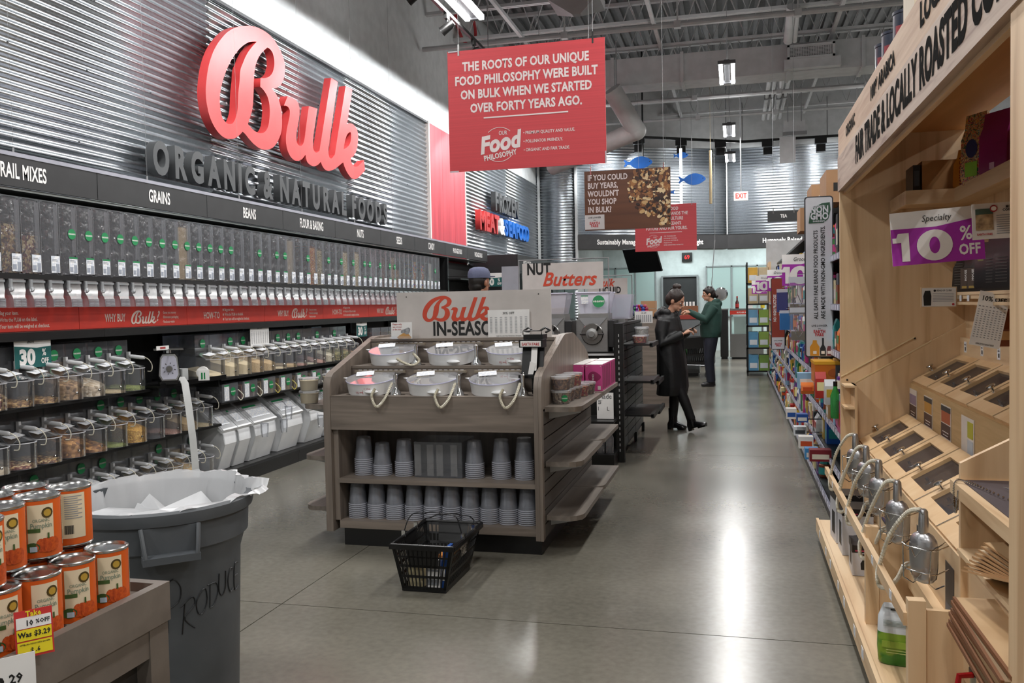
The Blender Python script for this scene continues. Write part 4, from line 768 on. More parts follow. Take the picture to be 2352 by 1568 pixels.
shape('grain_pile_print', [[(-.03, .008), (-.02, .02), (.0, .032), (.02, .04), (.045, .034), (.06, .02), (.068, .008), (.02, .003)]], mat('print_grain', '#cf9f62', .6, c2='#b98544', scale=300), o, (0, -.001, 0), smooth=True)
shape('scoop_print', [[(-.005, .045), (.03, .068), (.055, .072), (.06, .055), (.04, .03), (.02, .038)]], mat('print_grey', '#77777c', .5, c2='#aaaaaa', scale=60), o, (0, -.0015, 0), smooth=True)
o = thing('card_stand', 'clear stand under the small scoop card', 'stand', (-2.145, 5.385, 1.245)); B().box(-.075, .075, -.01, .05, 0, .003).box(-.075, .075, -.012, -.01, 0, .02).obj('stand', CLEAR, o)
# label dispenser / writing pad
o = thing('label_dispenser', 'black label dispenser with white name plate on the island right corner', 'dispenser', (-1.165, 4.99, 1.06), math.radians(-4)); o.scale = (1.2, 1.2, 1.15); T = Matrix.Rotation(math.radians(-62), 4, 'X')
B().box(-.055, .055, -.006, .006, -.02, .145, T=Matrix.Rotation(math.radians(-14), 4, 'X')).box(-.06, .06, -.04, .006, -.03, -.015).obj('chute', BLK2, o)
B().box(-.06, .06, -.02, .05, .125, .165).obj('housing', BLK2, o); B().box(-.052, .052, -.024, -.02, .13, .158).obj('name_plate', WHITE, o); txt('EARTH FARE', .019, M('#b5303a'), o, (0, -.0245, .142), sx=.82, bold=.03)
B().box(.0, .03, -.035, -.033, .0, .12, T=Matrix.Rotation(math.radians(-14), 4, 'X')).add([(-.012, -.036, -.01), (.014, -.036, -.01), (.03, -.036, .045), (.0, -.036, .055)], [(0, 1, 2, 3)]).obj('paper_strip', PAPER, o)
b = B(); b.tube([(-.05, .03, .21), (-.03, .05, .225), (-.01, .03, .215), (-.02, .02, .205), (-.05, .03, .21)], .005, 5).tube([(.03, .05, .21), (.05, .07, .225), (.075, .06, .21), (.06, .04, .2)], .006, 5).box(-.05, .05, .02, .1, .165, .19).tube([(-.045, 0, .19), (-.045, .0, .21), (.05, 0, .21), (.05, 0, .19)], .003, 5); b.obj('clip_arms', BLK2, o, smooth=30); B().box(-.01, .01, .02, .04, -.12, .13).obj('stalk', BLK2, o)
# cup stacks
def cup_mesh(n, top):
    b = B(); b.m = 1; b.lathe([(.0575, 0), (.0592, .002), (.0592, .005), (.0565, .007)], 20, caps=False); b.m = 0; b.lathe([(.056, .007), (.0545, .02), (.043, .137), (.041, .14), (.001, .14)] if top else [(.056, .007), (.0545, .02), (.0535, .03)], 20, caps=False); return b.mesh('cup', [CUPM, CUPR], 50)
CUPT, CUPB = cup_mesh(0, True), cup_mesh(0, False)
def cups(x, y, z, n, lb):
    for i in range(n):
        o = link('plastic_cup', CUPT if (i == n-1 or i % 3 == 0) else CUPB, None, (x, y, z+.0118*i)); tag(o, lb+', '+('bottom cup' if i == 0 else 'top cup' if i == n-1 else ORD[i]+' cup up'), 'cup', 'upside-down plastic cups')
for i, (x, n) in enumerate(((-2.255, 9), (-2.131, 6), (-1.987, 8), (-1.534, 8), (-1.367, 9), (-1.226, 10))): cups(x, 4.995, .421, n, 'frosted plastic cup, upper shelf, %s stack' % ('leftmost', 'second, shortest', 'third', 'fourth', 'fifth', 'rightmost')[i])
for i, x in enumerate((-2.285, -2.159, -2.038, -1.913, -1.792, -1.672, -1.551, -1.434, -1.316, -1.202)): cups(x, 4.955, .161, 8, 'frosted plastic cup, lower shelf, %s stack' % ORD[i])
o = thing('acrylic_holder', 'clear acrylic holder with two slots between the cup stacks', 'holder', (-1.75, 4.95, .421)); b = B(); b.box(-.155, .15, 0, .003, 0, .215).box(-.155, -.152, 0, .25, 0, .215).box(.147, .15, 0, .25, 0, .215).box(-.155, .15, .25, .253, 0, .22).box(-.155, .15, 0, .25, 0, .003).box(-.002, .002, 0, .25, 0, .2); b.obj('box', clear('smoky_acrylic', haze=.05), o); b = B()
for x in (-.14, -.06, .0, .09): b.box(x-.012, x+.03, -.002, -.0005, .01, .2)
b.obj('slot_edges', clear('slot_haze', haze=.22, hazec=(.45, .45, .45)), o)
# tubs of nuts and pink boxes on the right shelf, flour tubs on the left one
def deli(x, y, z, mt, lb, st=False, h=.075, r=.06, grp='nut tubs on the island shelf'):
    o = thing('deli_tub', lb, 'tub', (x, y, z), 0, grp); b = B(); b.lathe([(r*.86, 0), (r*.97, h*.92)], 24, caps=False); b.obj('tub', CLEAR, o, smooth=True); B().lathe([(.001, .002), (r*.84, .002), (r*.94, h*.84), (.001, h*.86)], 20, caps=False).obj('contents', mt, o, smooth=30)
    B().lathe([(.001, h+.006), (r*.9, h+.006), (r*1.03, h+.003), (r*1.03, h-.009)], 24, caps=False).obj('lid', clear('deli_lid', (.92, .93, .95), .45, (.8, .82, .85), .15), o, smooth=30)
    if st: sticker(o, .03, -r*.86, h*.45, .02, (0, 0, .45))
NM = dict(pecan=grain('pecan_bits', ['#6d4328', '#8f6340', '#54301b', '#a97d55'], 80), mixn=grain('chopped_nuts', ['#b9a284', '#7c6249', '#d9c8ad', '#5f4733', '#a08565'], 95), goji=grain('goji_mix', ['#b32d1f', '#d2582f', '#8d2218', '#d9a86a'], 75))
z = .861
for x, y, zz, mt, lb, st in ((-1.02, 5.12, z, 'mixn', 'clear tub of chopped nuts with green sticker, bottom front on the side shelf', True), (-1.02, 5.12, z+.082, 'pecan', 'clear tub of brown nuts stacked on the front chopped nut tub', False), (-1.02, 5.26, z, 'pecan', 'clear tub of brown nuts behind the front tub', False), (-1.02, 5.26, z+.082, 'mixn', 'clear tub of mixed nuts, second stack on top', False), (-1.0, 5.40, z, 'pecan', 'clear tub of brown nuts, third along the side shelf', False), (-1.0, 5.40, z+.082, 'goji', 'clear tub of red berries on the side shelf', False), (-.98, 5.54, z, 'goji', 'clear tub of red mix at the bottom, fourth along the side shelf', False), (-.96, 5.68, z, 'pecan', 'clear tub of brown nuts beside the pink boxes', False)): deli(x, y, zz, NM[mt], lb, st)
for i, (x, y, zz, lb) in enumerate(((-2.62, 5.0, z, 'tub of cream flour at the bottom front of the left island shelf'), (-2.62, 5.0, z+.082, 'tub of cream flour stacked on the front flour tub'), (-2.56, 5.2, z, 'tub of cream flour, lower rear on the left island shelf'), (-2.56, 5.2, z+.09, 'tub of cream flour, upper rear on the left island shelf'), (-2.57, 5.36, z+.0, 'tub of cream flour farthest back on the left island shelf'))): deli(x, y, zz, GR['flour'], lb, False, .076, .062, 'flour tubs on the left island shelf')
PINK = mat('pink_carton', '#cf4f93', .45, c2='#c8468a'); PK2 = mat('deep_pink_print', '#8f1f58', .5)
def pink(x, y, lb):
    o = thing('pink_carton', lb, 'carton', (x, y, z), 0, 'pink cartons on the island shelf'); B().box(-.058, .058, 0, .068, 0, .178).obj('box', PINK, o); B().box(-.058, .058, 0, .07, .1785, .181).obj('top', WHITE, o)
    shape('leaf_print', [[(-.04, .095), (-.025, .125), (0, .132), (.03, .118), (.048, .095), (.03, .072), (0, .06), (-.025, .068)]], PK2, o, (0, -.001, 0), smooth=True); txt('coco', .026, WHITE, o, (-.004, -.002, .093), rot=(PI/2, PI/2, 0), sx=.8, bold=.02); rect(.036, .02, .02, .026, WHITE, o, -.0005); b = B(); b.box(-.05, -.044, -.0015, -.0005, .165, .171).box(.044, .05, -.0015, -.0005, .165, .171); b.obj('corner_marks', RT, o); B().box(.0581, .0585, .008, .062, .01, .17).obj('side_print', PK2, o)
for i in range(8): pink(-.94, 5.86+.078*i+(.04 if i > 4 else 0), 'pink and white carton, outer row, %s from the front' % ORD[i])
for i in range(8): pink(-1.065, 5.86+.078*i, 'pink and white carton, inner row against the island, %s from the front' % ORD[i])
# ================================================================== BASKET
bx, by = -1.555, 4.13; Bk = thing('shopping_basket', 'black plastic shopping basket with wire handles standing on the floor before the island', 'basket', (bx, by, .002))
RIMZ = .238; BT = (-.168, .165, -.012, .50); BB = (-.118, .118, .0, .41)   # x0 x1 y0 y1 at rim and base
def bp(side, u, v):
    """point of a wall: side f/k/l/r, u along, v up 0..1"""
    x0, x1, y0, y1 = [b_+(t_-b_)*v for b_, t_ in zip(BB, BT)]; z = .012+(RIMZ-.012)*v
    return {'f': (x0+(x1-x0)*u, y0, z), 'k': (x0+(x1-x0)*u, y1, z), 'l': (x0, y0+(y1-y0)*u, z), 'r': (x1, y0+(y1-y0)*u, z)}[side]
nv = {'f': (0, -1), 'k': (0, 1), 'l': (-1, 0), 'r': (1, 0)}
def plate(b, s, u0, u1, v0, v1, t=.004):
    n = nv[s]; q = [bp(s, u0, v0), bp(s, u1, v0), bp(s, u1, v1), bp(s, u0, v1)]; w_ = [(p[0]-n[0]*t, p[1]-n[1]*t, p[2]) for p in q]; b.add(q+w_, [(0, 1, 2, 3), (7, 6, 5, 4), (0, 4, 5, 1), (1, 5, 6, 2), (2, 6, 7, 3), (3, 7, 4, 0)])
for s, nm in (('f', 'front_wall'), ('k', 'rear_wall'), ('l', 'side_wall'), ('r', 'side_wall')):
    b = B(); long_ = s in 'lr'; nb = 22 if long_ else 12
    for v0, v1 in ((0, .06), (.26, .32), (.50, .56), (.72, .76), (.92, 1)): plate(b, s, 0, 1, v0, v1)
    for k in range(nb+1): u = .04+.92*k/nb; w_ = .008 if long_ else .012; plate(b, s, u-w_, u+w_, 0, 1, .003)
    plate(b, s, 0, .06, 0, 1); plate(b, s, .94, 1, 0, 1); plate(b, s, *((.24, .78, .5, 1) if not long_ else (.34, .66, .5, 1)))
    b.obj(nm, BLK2, Bk)
b = B(); b.box(BB[0], BB[1], BB[2], BB[3], 0, .012); b.obj('base', BLK2, Bk)
b = B(); x0, x1, y0, y1 = BT; pts = [(x0, y0), (x1, y0), (x1, y1), (x0, y1)]
for (x, y), (X, Y) in zip(pts, pts[1:]+pts[:1]): b.tube([(x, y, RIMZ), (X, Y, RIMZ)], .008, 8)
for x, y in pts: b.ball((x, y, RIMZ), .0085, 8, 6)
b.box(x0-.008, x1+.008, y0-.01, y0-.004, RIMZ-.02, RIMZ+.004).box(x1+.002, x1+.01, y0, y1, RIMZ-.022, RIMZ).box(x0-.01, x0-.002, y0, y1, RIMZ-.022, RIMZ); b.obj('rim', BLK2, Bk, smooth=30)
def wire_handle(yb, yt, zt, lb):
    pts = [(x0-.005, yb, RIMZ-.01), (x0+.02, yb+(yt-yb)*.5, RIMZ+(zt-RIMZ)*.55), (x0+.045, yb+(yt-yb)*.85, zt-.02), (x0+.075, yt, zt-.008), (x0+.12, yt, zt-.007), (-.02, yt, zt), (.03, yt, zt), (x1-.12, yt, zt-.007), (x1-.07, yt, zt-.009), (x1-.035, yb+(yt-yb)*.85, zt-.025), (x1-.02, yb+(yt-yb)*.5, RIMZ+(zt-RIMZ)*.5), (x1+.003, yb, RIMZ-.01)]
    p, _ = coil(pts, 1, n=60); B().tube(p, .0032, 6).obj('wire_handle', mat('dark_wire', '#3c3c3e', .25, .9), Bk, smooth=True); b = B(); b.box(x0-.008, x0+.012, yb-.006, yb+.006, RIMZ-.004, RIMZ+.03).box(x1-.01, x1+.01, yb-.006, yb+.006, RIMZ-.004, RIMZ+.03); b.obj('hinge', CHROME, Bk)
wire_handle(.16, .17, .37, ''); wire_handle(.34, .49, .285, '')
txt('EARTH\nFARE', .05, mat('grey_print2', '#b5b5b5', .5), Bk, (.158, .19, .185), (PI/2-.0, 0, PI/2), sx=.75, bold=.04, align='CENTER', lines=.8)
o = tag(B().bevbox(-.1, -.01, .02, .12, .016, .17, .03, 5).obj('cream_tub', mat('cream_box', '#c9bd98', .5), loc=(bx, by, 0), smooth=30), 'cream coloured tub lying in the black basket', 'tub'); 
o = thing('white_carton', 'white carton with grey print in the black basket', 'carton', (bx, by, .016)); B().box(.01, .085, .012, .06, 0, .15).obj('box', WHITE, o); B().box(.015, .08, .0105, .012, .09, .1).box(.015, .08, .0105, .012, .02, .05).obj('print', mat('grey_print', '#8f9298', .6), o)
o = thing('blue_carton', 'blue and white carton standing in the black basket corner', 'carton', (bx, by, .016), rot=(0, .06, 0)); B().box(.088, .104, .02, .14, 0, .21).obj('box', mat('blue_card', '#1c4f9c', .5), o); B().box(.088, .104, .018, .0195, .05, .12).obj('panel', WHITE, o)
o = thing('orange_packet', 'orange packet lying in the black basket', 'packet', (bx, by, .016)); B().bevbox(.02, .1, .16, .36, .0, .13, .02).obj('packet', mat('orange_pack', '#b5702a', .5), o)
# ================================================================== TRASH CAN
TC = thing('trash_can', 'large grey round plastic trash can with white liner and black handwriting', 'bin', (-2.0, 2.67, 0)); CANP = mat('grey_can_plastic', '#52565a', .5, c2='#494d51', bump=.05, bscale=20)
TH0 = math.atan2(-.8, .6)
b = B(); b.lathe([(.245, .0), (.25, .02), (.272, .60), (.288, .655), (.300, .665), (.305, .76)], 56, caps=False); b.lathe([(.30, .76), (.262, .6), (.24, .03), (.001, .03)], 40, caps=False); b.obj('can_body', CANP, TC, smooth=30)
b = B(); b.lathe([(.303, .755), (.318, .757), (.322, .775), (.322, .795), (.314, .803), (.298, .80), (.296, .76)], 64, caps=False); b.obj('rim', CANP, TC, smooth=40)
for a0 in (TH0+.09, TH0+.09+PI):
    T = Matrix.Rotation(a0, 4, 'Z'); b = B(); pts = [(.318, -.088, .757), (.345, -.082, .70), (.352, -.078, .665), (.352, .078, .665), (.345, .082, .70), (.318, .088, .757)]
    q = [T @ Vector(p) for p in pts]; b.tube(q[:3], .0075, 6).tube(q[3:], .0075, 6); b.box(.30, .358, -.088, .088, .645, .668, T=T); b.box(.296, .31, -.088, .088, .66, .755, T=T); b.obj('handle', CANP, TC, smooth=30)
# liner: pleated film draped over the rim, with a pulled-out corner
n = 120; prof_ = []
def lin_r(t):
    a = 2*PI*t; return a
b = B(); rings = []
tip = math.radians(20)
for lvl, (r0, z0) in enumerate(((.33, .70), (.336, .79), (.334, .815), (.305, .822), (.284, .77), (.255, .62), (.228, .45))):
    rg = []
    for i in range(n):
        a = 2*PI*i/n; w_ = .006*math.sin(9*a+lvl)+.004*math.sin(23*a+2*lvl)+.003*math.sin(41*a); rr = r0; zz = z0
        vis = math.cos(a-math.radians(80)); # liner rides high at the back and right
        d_ = math.exp(-((a-tip+PI) % (2*PI)-PI)**2/.03)
        if lvl <= 1: rr = .300 if math.cos(a-TH0) > -.2 else .326; zz = .79 if math.cos(a-TH0) > -.2 else z0+.03
        if lvl in (2, 3): zz += .012*max(0, vis)+.02*d_; rr += .07*d_
        if lvl <= 1: rr += .05*d_; zz += .03*d_
        if math.cos(a-TH0) > .2 and lvl >= 2: rr -= .018; zz -= .012+.02*math.sin(5*a)**2
        rg.append((rr*math.cos(a)+w_, rr*math.sin(a)+w_*.5, zz+w_*.8))
    rings.append(rg)
b.loft(rings, True, False); m_ = clear('liner_film', (.93, .94, .95), .5, (.85, .86, .88), .3, .6); LN_ = b.obj('liner', m_, TC, smooth=60)
b = B()
for k in range(4):
    a = random.random()*6; rg = []
    b.add([((.25*math.cos(2*PI*i/24))*(.9+.1*math.sin(5*i)), (.25*math.sin(2*PI*i/24)), .66+.045*math.sin(i*1.9+k)+.02*k) for i in range(24)]+[(0, 0, .69+.02*k)], [(i, (i+1) % 24, 24) for i in range(24)])
b.obj('crumpled_film', m_, TC, smooth=80)
# handwriting on the can: strokes that follow the curved side
def stroke(pts, rz_):
    out = []
    for u, z in pts: a = TH0+u/.28; r_ = .2485+.0225*(z-.02)/.58*1.0+.0035; r_ = .25+(.272-.25)*(z-.02)/.58+.0015; out.append((r_*math.cos(a), r_*math.sin(a), z))
    return out
inkm = mat('marker_ink', '#17181a', .5); b = B(); S_ = .0019
L_ = {'P': [[(0, 0), (.005, .13)], [(-.02, .115), (.02, .155), (.05, .13), (.045, .09), (.01, .07)]], 'R': [[(0, -.02), (.012, .07)], [(-.005, .06), (.04, .085), (.05, .06), (.01, .025), (.05, -.01)]], 'O': [[(.03, .08), (.005, .05), (.01, .015), (.03, .01), (.05, .04), (.045, .08), (.03, .08)]], 'D': [[(.01, .01), (.012, .08)], [(0, .08), (.04, .08), (.05, .05), (.03, .015), (.01, .01)]], 'U': [[(.005, .09), (.003, .04), (.02, .02), (.04, .04), (.042, .09)]], 'C': [[(.045, .08), (.02, .085), (.005, .05), (.02, .015), (.045, .02)]], 'E': [[(.045, .085), (.005, .085), (.005, .01), (.045, .01)], [(.005, .05), (.035, .05)]]}
u = .012
for c, z0 in (('P', .39), ('R', .40), ('O', .42), ('D', .43), ('U', .445), ('C', .45), ('E', .455)):
    for st in L_[c]:
        pts = [(u+x*.9, z0+y_*1.15) for x, y_ in st]; p, _ = coil([(a, 0, z_) for a, z_ in pts], 1, n=14) if len(pts) > 2 else ([Vector((a, 0, z_)) for a, z_ in pts], 0); b.tube(stroke([(q.x, q.z) for q in p], 0), .0021, 4)
    u += .0475
b.obj('handwriting', inkm, TC)
# ================================================================== PUMPKIN TABLE AND CANS
TB = mat('taupe_table_paint', '#6f675f', .45, c2='#675f58', scale=20, bump=.03); PT = thing('display_table', 'taupe wooden display table with a raised rim in the near left corner', 'table', (-1.07, 1.45, 0))
B().box(-1.1, -.02, -1.6, -.02, .895, .912).obj('tray', TB, PT); b = B(); b.box(-.02, 0, -1.6, 0, .855, .93).obj('rim_board', TB, PT); B().box(-1.1, -.02, -.02, 0, .855, .93).obj('rim_board', TB, PT)
B().box(-.022, -.006, -1.6, -.055, .80, .852).obj('apron', TB, PT); B().box(-1.05, -.055, -.022, -.006, .80, .852).obj('apron', TB, PT); B().box(-.06, -.004, -.058, -.004, 0, .853).obj('leg', TB, PT); B().box(-1.1, -1.04, -.058, -.004, 0, .853).obj('leg', TB, PT); B().box(-.06, -.004, -1.6, -1.54, 0, .853).obj('leg', TB, PT)
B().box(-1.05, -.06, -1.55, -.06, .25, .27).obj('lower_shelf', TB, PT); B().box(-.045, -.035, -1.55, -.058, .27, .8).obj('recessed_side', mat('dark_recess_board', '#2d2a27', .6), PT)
ORG = mat('orange_label', '#d9611a', .4, c2='#cf5714', scale=4, stretch=(14, 14, .4)); CRM = mat('cream_label', '#e2d3b4', .5); TIN = mat('tin_plate', '#b9b9b8', .22, 1)
CR = .0375
def patch(b, a0, a1, z0, z1, r=CR+.0004, n=8): 
    vs = [(r*math.cos(a0+(a1-a0)*i/n), r*math.sin(a0+(a1-a0)*i/n), z) for z in (z0, z1) for i in range(n+1)]; b.add(vs, [(i, i+1, n+2+i, n+1+i) for i in range(n)])
def cblob(b, ac, zc, ra, rz_, r, n=14): 
    pts = [(r*math.cos(ac+ra*math.cos(2*PI*i/n)/CR), r*math.sin(ac+ra*math.cos(2*PI*i/n)/CR), zc+rz_*math.sin(2*PI*i/n)) for i in range(n)]; b.add(pts+[(r*math.cos(ac), r*math.sin(ac), zc)], [(i, (i+1) % n, n) for i in range(n)])
CM = {}
def cyl_text(s, size, ac, z, r, m):
    d = bpy.data.curves.new('t', 'FONT'); d.body = s; d.size = size; d.align_x = 'CENTER'; d.offset = size*.01; d.resolution_u = 2; d.materials.append(m); o = bpy.data.objects.new('t', d); me = bpy.data.meshes.new_from_object(o); bpy.data.objects.remove(o)
    for v in me.vertices: a = ac+v.co.x*.8/CR; zz = v.co.y+z; v.co = (r*math.cos(a), r*math.sin(a), zz)
    me.name = 'lettering'; return me
def can_meshes():
    b = B(); b.lathe([(.034, 0), (CR, .002), (CR+.001, .004), (CR-.0006, .006)], 28, caps=False); CM['bottom_rim'] = (b.mesh('bottom_rim', TIN, 40), None); b = B(); b.lathe([(CR-.0006, .104), (CR+.001, .1065), (CR+.001, .109), (CR-.001, .1105), (CR-.003, .108), (CR-.004, .1055), (.025, .1055), (.024, .1065), (.001, .1065)], 28, caps=False); CM['tin_lid'] = (b.mesh('tin_lid', TIN, 40), None)
    CM['orange_sleeve'] = (B().lathe([(CR, .006), (CR, .1045)], 28, caps=False).mesh('orange_sleeve', ORG, True), None)
    b = B(); patch(b, -.62, .5, .022, .098); CM['front_label'] = (b.mesh('front_label', CRM, True), None)
    b = B(); patch(b, 1.2, 2.3, .018, .1); CM['rear_label'] = (b.mesh('rear_label', CRM, True), None)
    b = B(); [patch(b, 1.32+.03*k, 1.33+.03*k+.01*(k % 3), .026, .042, CR+.0008, 1) for k in range(14)]; CM['barcode'] = (b.mesh('barcode', INK), 'rear_label')
    b = B(); [patch(b, 1.35, 2.15-.2*(k % 2), .094-.004*k, .0955-.004*k, CR+.0008, 4) for k in range(11)]; CM['small_print'] = (b.mesh('small_print', mat('grey_print', '#8f9298', .6)), 'rear_label')
    b = B(); cblob(b, .22, .083, .0095, .0095, CR+.0008); CM['medallion'] = (b.mesh('medallion', mat('dark_gold', '#4c3d16', .5)), 'front_label'); b = B(); cblob(b, .22, .083, .0062, .0062, CR+.0011); CM['medallion_centre'] = (b.mesh('medallion_centre', mat('gold_print', '#b8963a', .4)), 'front_label')
    b = B(); 
    for k, dx in enumerate((-.012, .012, -.006, .006, 0)): cblob(b, .22+dx/CR, .027, .0075, .0135-.12*abs(dx), CR+.0008+.00025*k)
    CM['pumpkin_print'] = (b.mesh('pumpkin_print', mat('pumpkin_orange', '#c9551a', .5, c2='#a83c10', scale=200)), 'front_label')
    b = B(); patch(b, .18, .26, .038, .048, CR+.002, 2); cblob(b, -.45, .024, .012, .009, CR+.0009); patch(b, -.62, -.1, .05, .057, CR+.0009); CM['leaf_print'] = (b.mesh('leaf_print', mat('leaf_green', '#3f5a26', .5)), 'front_label')
    b = B(); patch(b, -.55, -.25, .017, .026, CR+.0013, 3); CM['white_patch'] = (b.mesh('white_patch', mat('pale_blue_patch', '#bcd0e0', .5)), 'front_label')
    CM['lettering'] = (cyl_text('ORGANIC', .0075, -.05, .068, CR+.0009, mat('label_text_green', '#7d8f7c', .5)), 'front_label'); CM['lettering.2'] = (cyl_text('Pumpkin', .0125, -.05, .0575, CR+.0009, mat('label_text_green', '#7d8f7c', .5)), 'front_label')
can_meshes()
def can(x, y, z, rz, lb):
    o = thing('pumpkin_can', lb, 'can', (x, y, z), rz, 'pumpkin cans stacked on the display table'); d = {}
    for n, (me, par) in CM.items(): d[n] = link(n.split('.')[0], me, d.get(par, o))
    return o
F = -.42
CANS = [(-1.130, 1.352, .9125, F-.25, 'pumpkin can alone at the far right end of the bottom layer'), (-1.135, 1.272, .9125, F-.15, 'pumpkin can on the bottom layer, second from the far end'), (-1.135, 1.192, .9125, F, 'pumpkin can on the bottom layer, third from the far end'), (-1.14, 1.112, .9125, F+.1, 'pumpkin can on the bottom layer behind the red price tag'), (-1.135, 1.03, .9125, F, 'pumpkin can on the bottom layer at the left edge'),
    (-1.212, 1.352, .9125, F, 'pumpkin can on the bottom layer behind the far end can'), (-1.213, 1.272, .9125, F, 'pumpkin can in the second bottom row, second from far end'), (-1.216, 1.192, .9125, F, 'pumpkin can in the second bottom row, third from far end'), (-1.216, 1.112, .9125, F, 'pumpkin can in the second bottom row at the left'),
    (-1.205, 1.350, 1.024, F-2.0, 'pumpkin can showing its barcode on the second layer'), (-1.2, 1.268, 1.024, F-.2, 'pumpkin can on the second layer beside the barcode can'), (-1.2, 1.188, 1.024, F-.1, 'pumpkin can on the second layer, third from the far end'), (-1.155, 1.098, 1.024, F+.3, 'nearest pumpkin can on the second layer at the left'),
    (-1.29, 1.352, .9125, F, 'pumpkin can in the third bottom row, farthest'), (-1.292, 1.270, .9125, F, 'pumpkin can in the third bottom row, nearer'), (-1.285, 1.33, 1.024, F, 'pumpkin can on the second layer, rear left top visible'), (-1.282, 1.25, 1.024, F, 'pumpkin can on the second layer, rear left behind'), (-1.17, 1.01, 1.136, F+1.2, 'pumpkin can on the third layer cut by the left edge')]
for c in CANS: can(*c)
o = thing('can_underneath', 'pumpkin can under the third layer can at the left edge', 'can', (-1.17, 1.01, 1.024), F, 'pumpkin cans stacked on the display table')
for n in ('tin_lid', 'bottom_rim', 'orange_sleeve'): link(n, CM[n][0], o)
# price cards on the table rim
p = (-1.062, 1.04, .93); o = thing('sale_tag', 'red and yellow sale tag with handwritten price on the table rim', 'tag', (-1.06, 1.105, .925), math.radians(52)); o.scale = (.78, .78, .74); T = Matrix.Rotation(-.12, 4, 'X')
B().box(-.034, .034, 0, .0012, -.005, .092, T=T).obj('tag', mat('red_tag', '#c4302e', .45), o); b = B(); b.box(-.031, .031, -.0012, -.0004, .055, .078, T=T); b.obj('white_field', WHITE, o); b = B(); b.box(-.031, .031, -.0012, -.0004, .03, .053, T=T).box(-.031, .031, -.0012, -.0004, .0, .027, T=T); b.obj('yellow_field', mat('yellow_print', '#e8d422', .45), o)
for s_, z_, sz, m_, x_ in (('Take', .084, .016, mat('yellow_print', '#e8d422', .45), 0), ('%OFF', .066, .012, INK, .016), ('10', .065, .016, INK, -.008), ('Was $3.29', .042, .015, INK, 0), ('AFTER ALL DISCOUNTS SHOWN', .022, .0042, INK, 0), ('$ .6', .009, .013, INK, .0)): q = T @ Vector((x_, -.002, z_)); txt(s_, sz, m_, o, q, (PI/2-.12, 0, 0), sx=.85, bold=.03)
o = thing('price_card', 'white $3.29 price card at the lower left corner', 'card', (-1.058, 1.045, .88), math.radians(54)); B().box(-.04, .04, 0, .001, -.02, .062).obj('card', PAPER, o); txt('$', .02, INK, o, (-.025, -.001, .018), sx=.8, bold=.03); txt('3', .034, INK, o, (-.008, -.001, .02), sx=.8, bold=.04); txt('29', .02, INK, o, (.013, -.001, .027), sx=.9, bold=.03); txt('EA', .006, INK, o, (.013, -.001, .012), bold=.02)
# ================================================================== BEHIND THE ISLAND
def remesh(b, name, m, parent, vox=.009, sm=4):
    o = b.obj(name, m, parent, smooth=180); r = o.modifiers.new('r', 'REMESH'); r.mode = 'VOXEL'; r.voxel_size = vox; r.use_smooth_shade = True; s = o.modifiers.new('s', 'SMOOTH'); s.iterations = sm; s.factor = .5; return o
DST = mat('brushed_grinder_steel', '#a3a3a2', .35, .8, stretch=(1, 1, 20), scale=14); WBIN = clear('white_clear_bin', (.95, .94, 1), .5, (.78, .77, .88), .15, .7)
o = thing('nut_butter_counter', 'low dark counter carrying the nut butter grinders behind the island', 'counter', (-2.15, 8.15, 0)); B().box(0, 1.06, .02, .8, .12, .96).obj('cabinet', BLACK, o); B().box(-.02, 1.07, 0, .82, .96, 1.0).obj('worktop', BLK2, o); B().box(.7, 1.06, -.01, 0, .965, .985).obj('edge_strip', mat('pale_edge', '#c8c8c8', .4), o); B().box(0, 1.06, .06, .78, 0, .12).obj('plinth', BLK2, o)
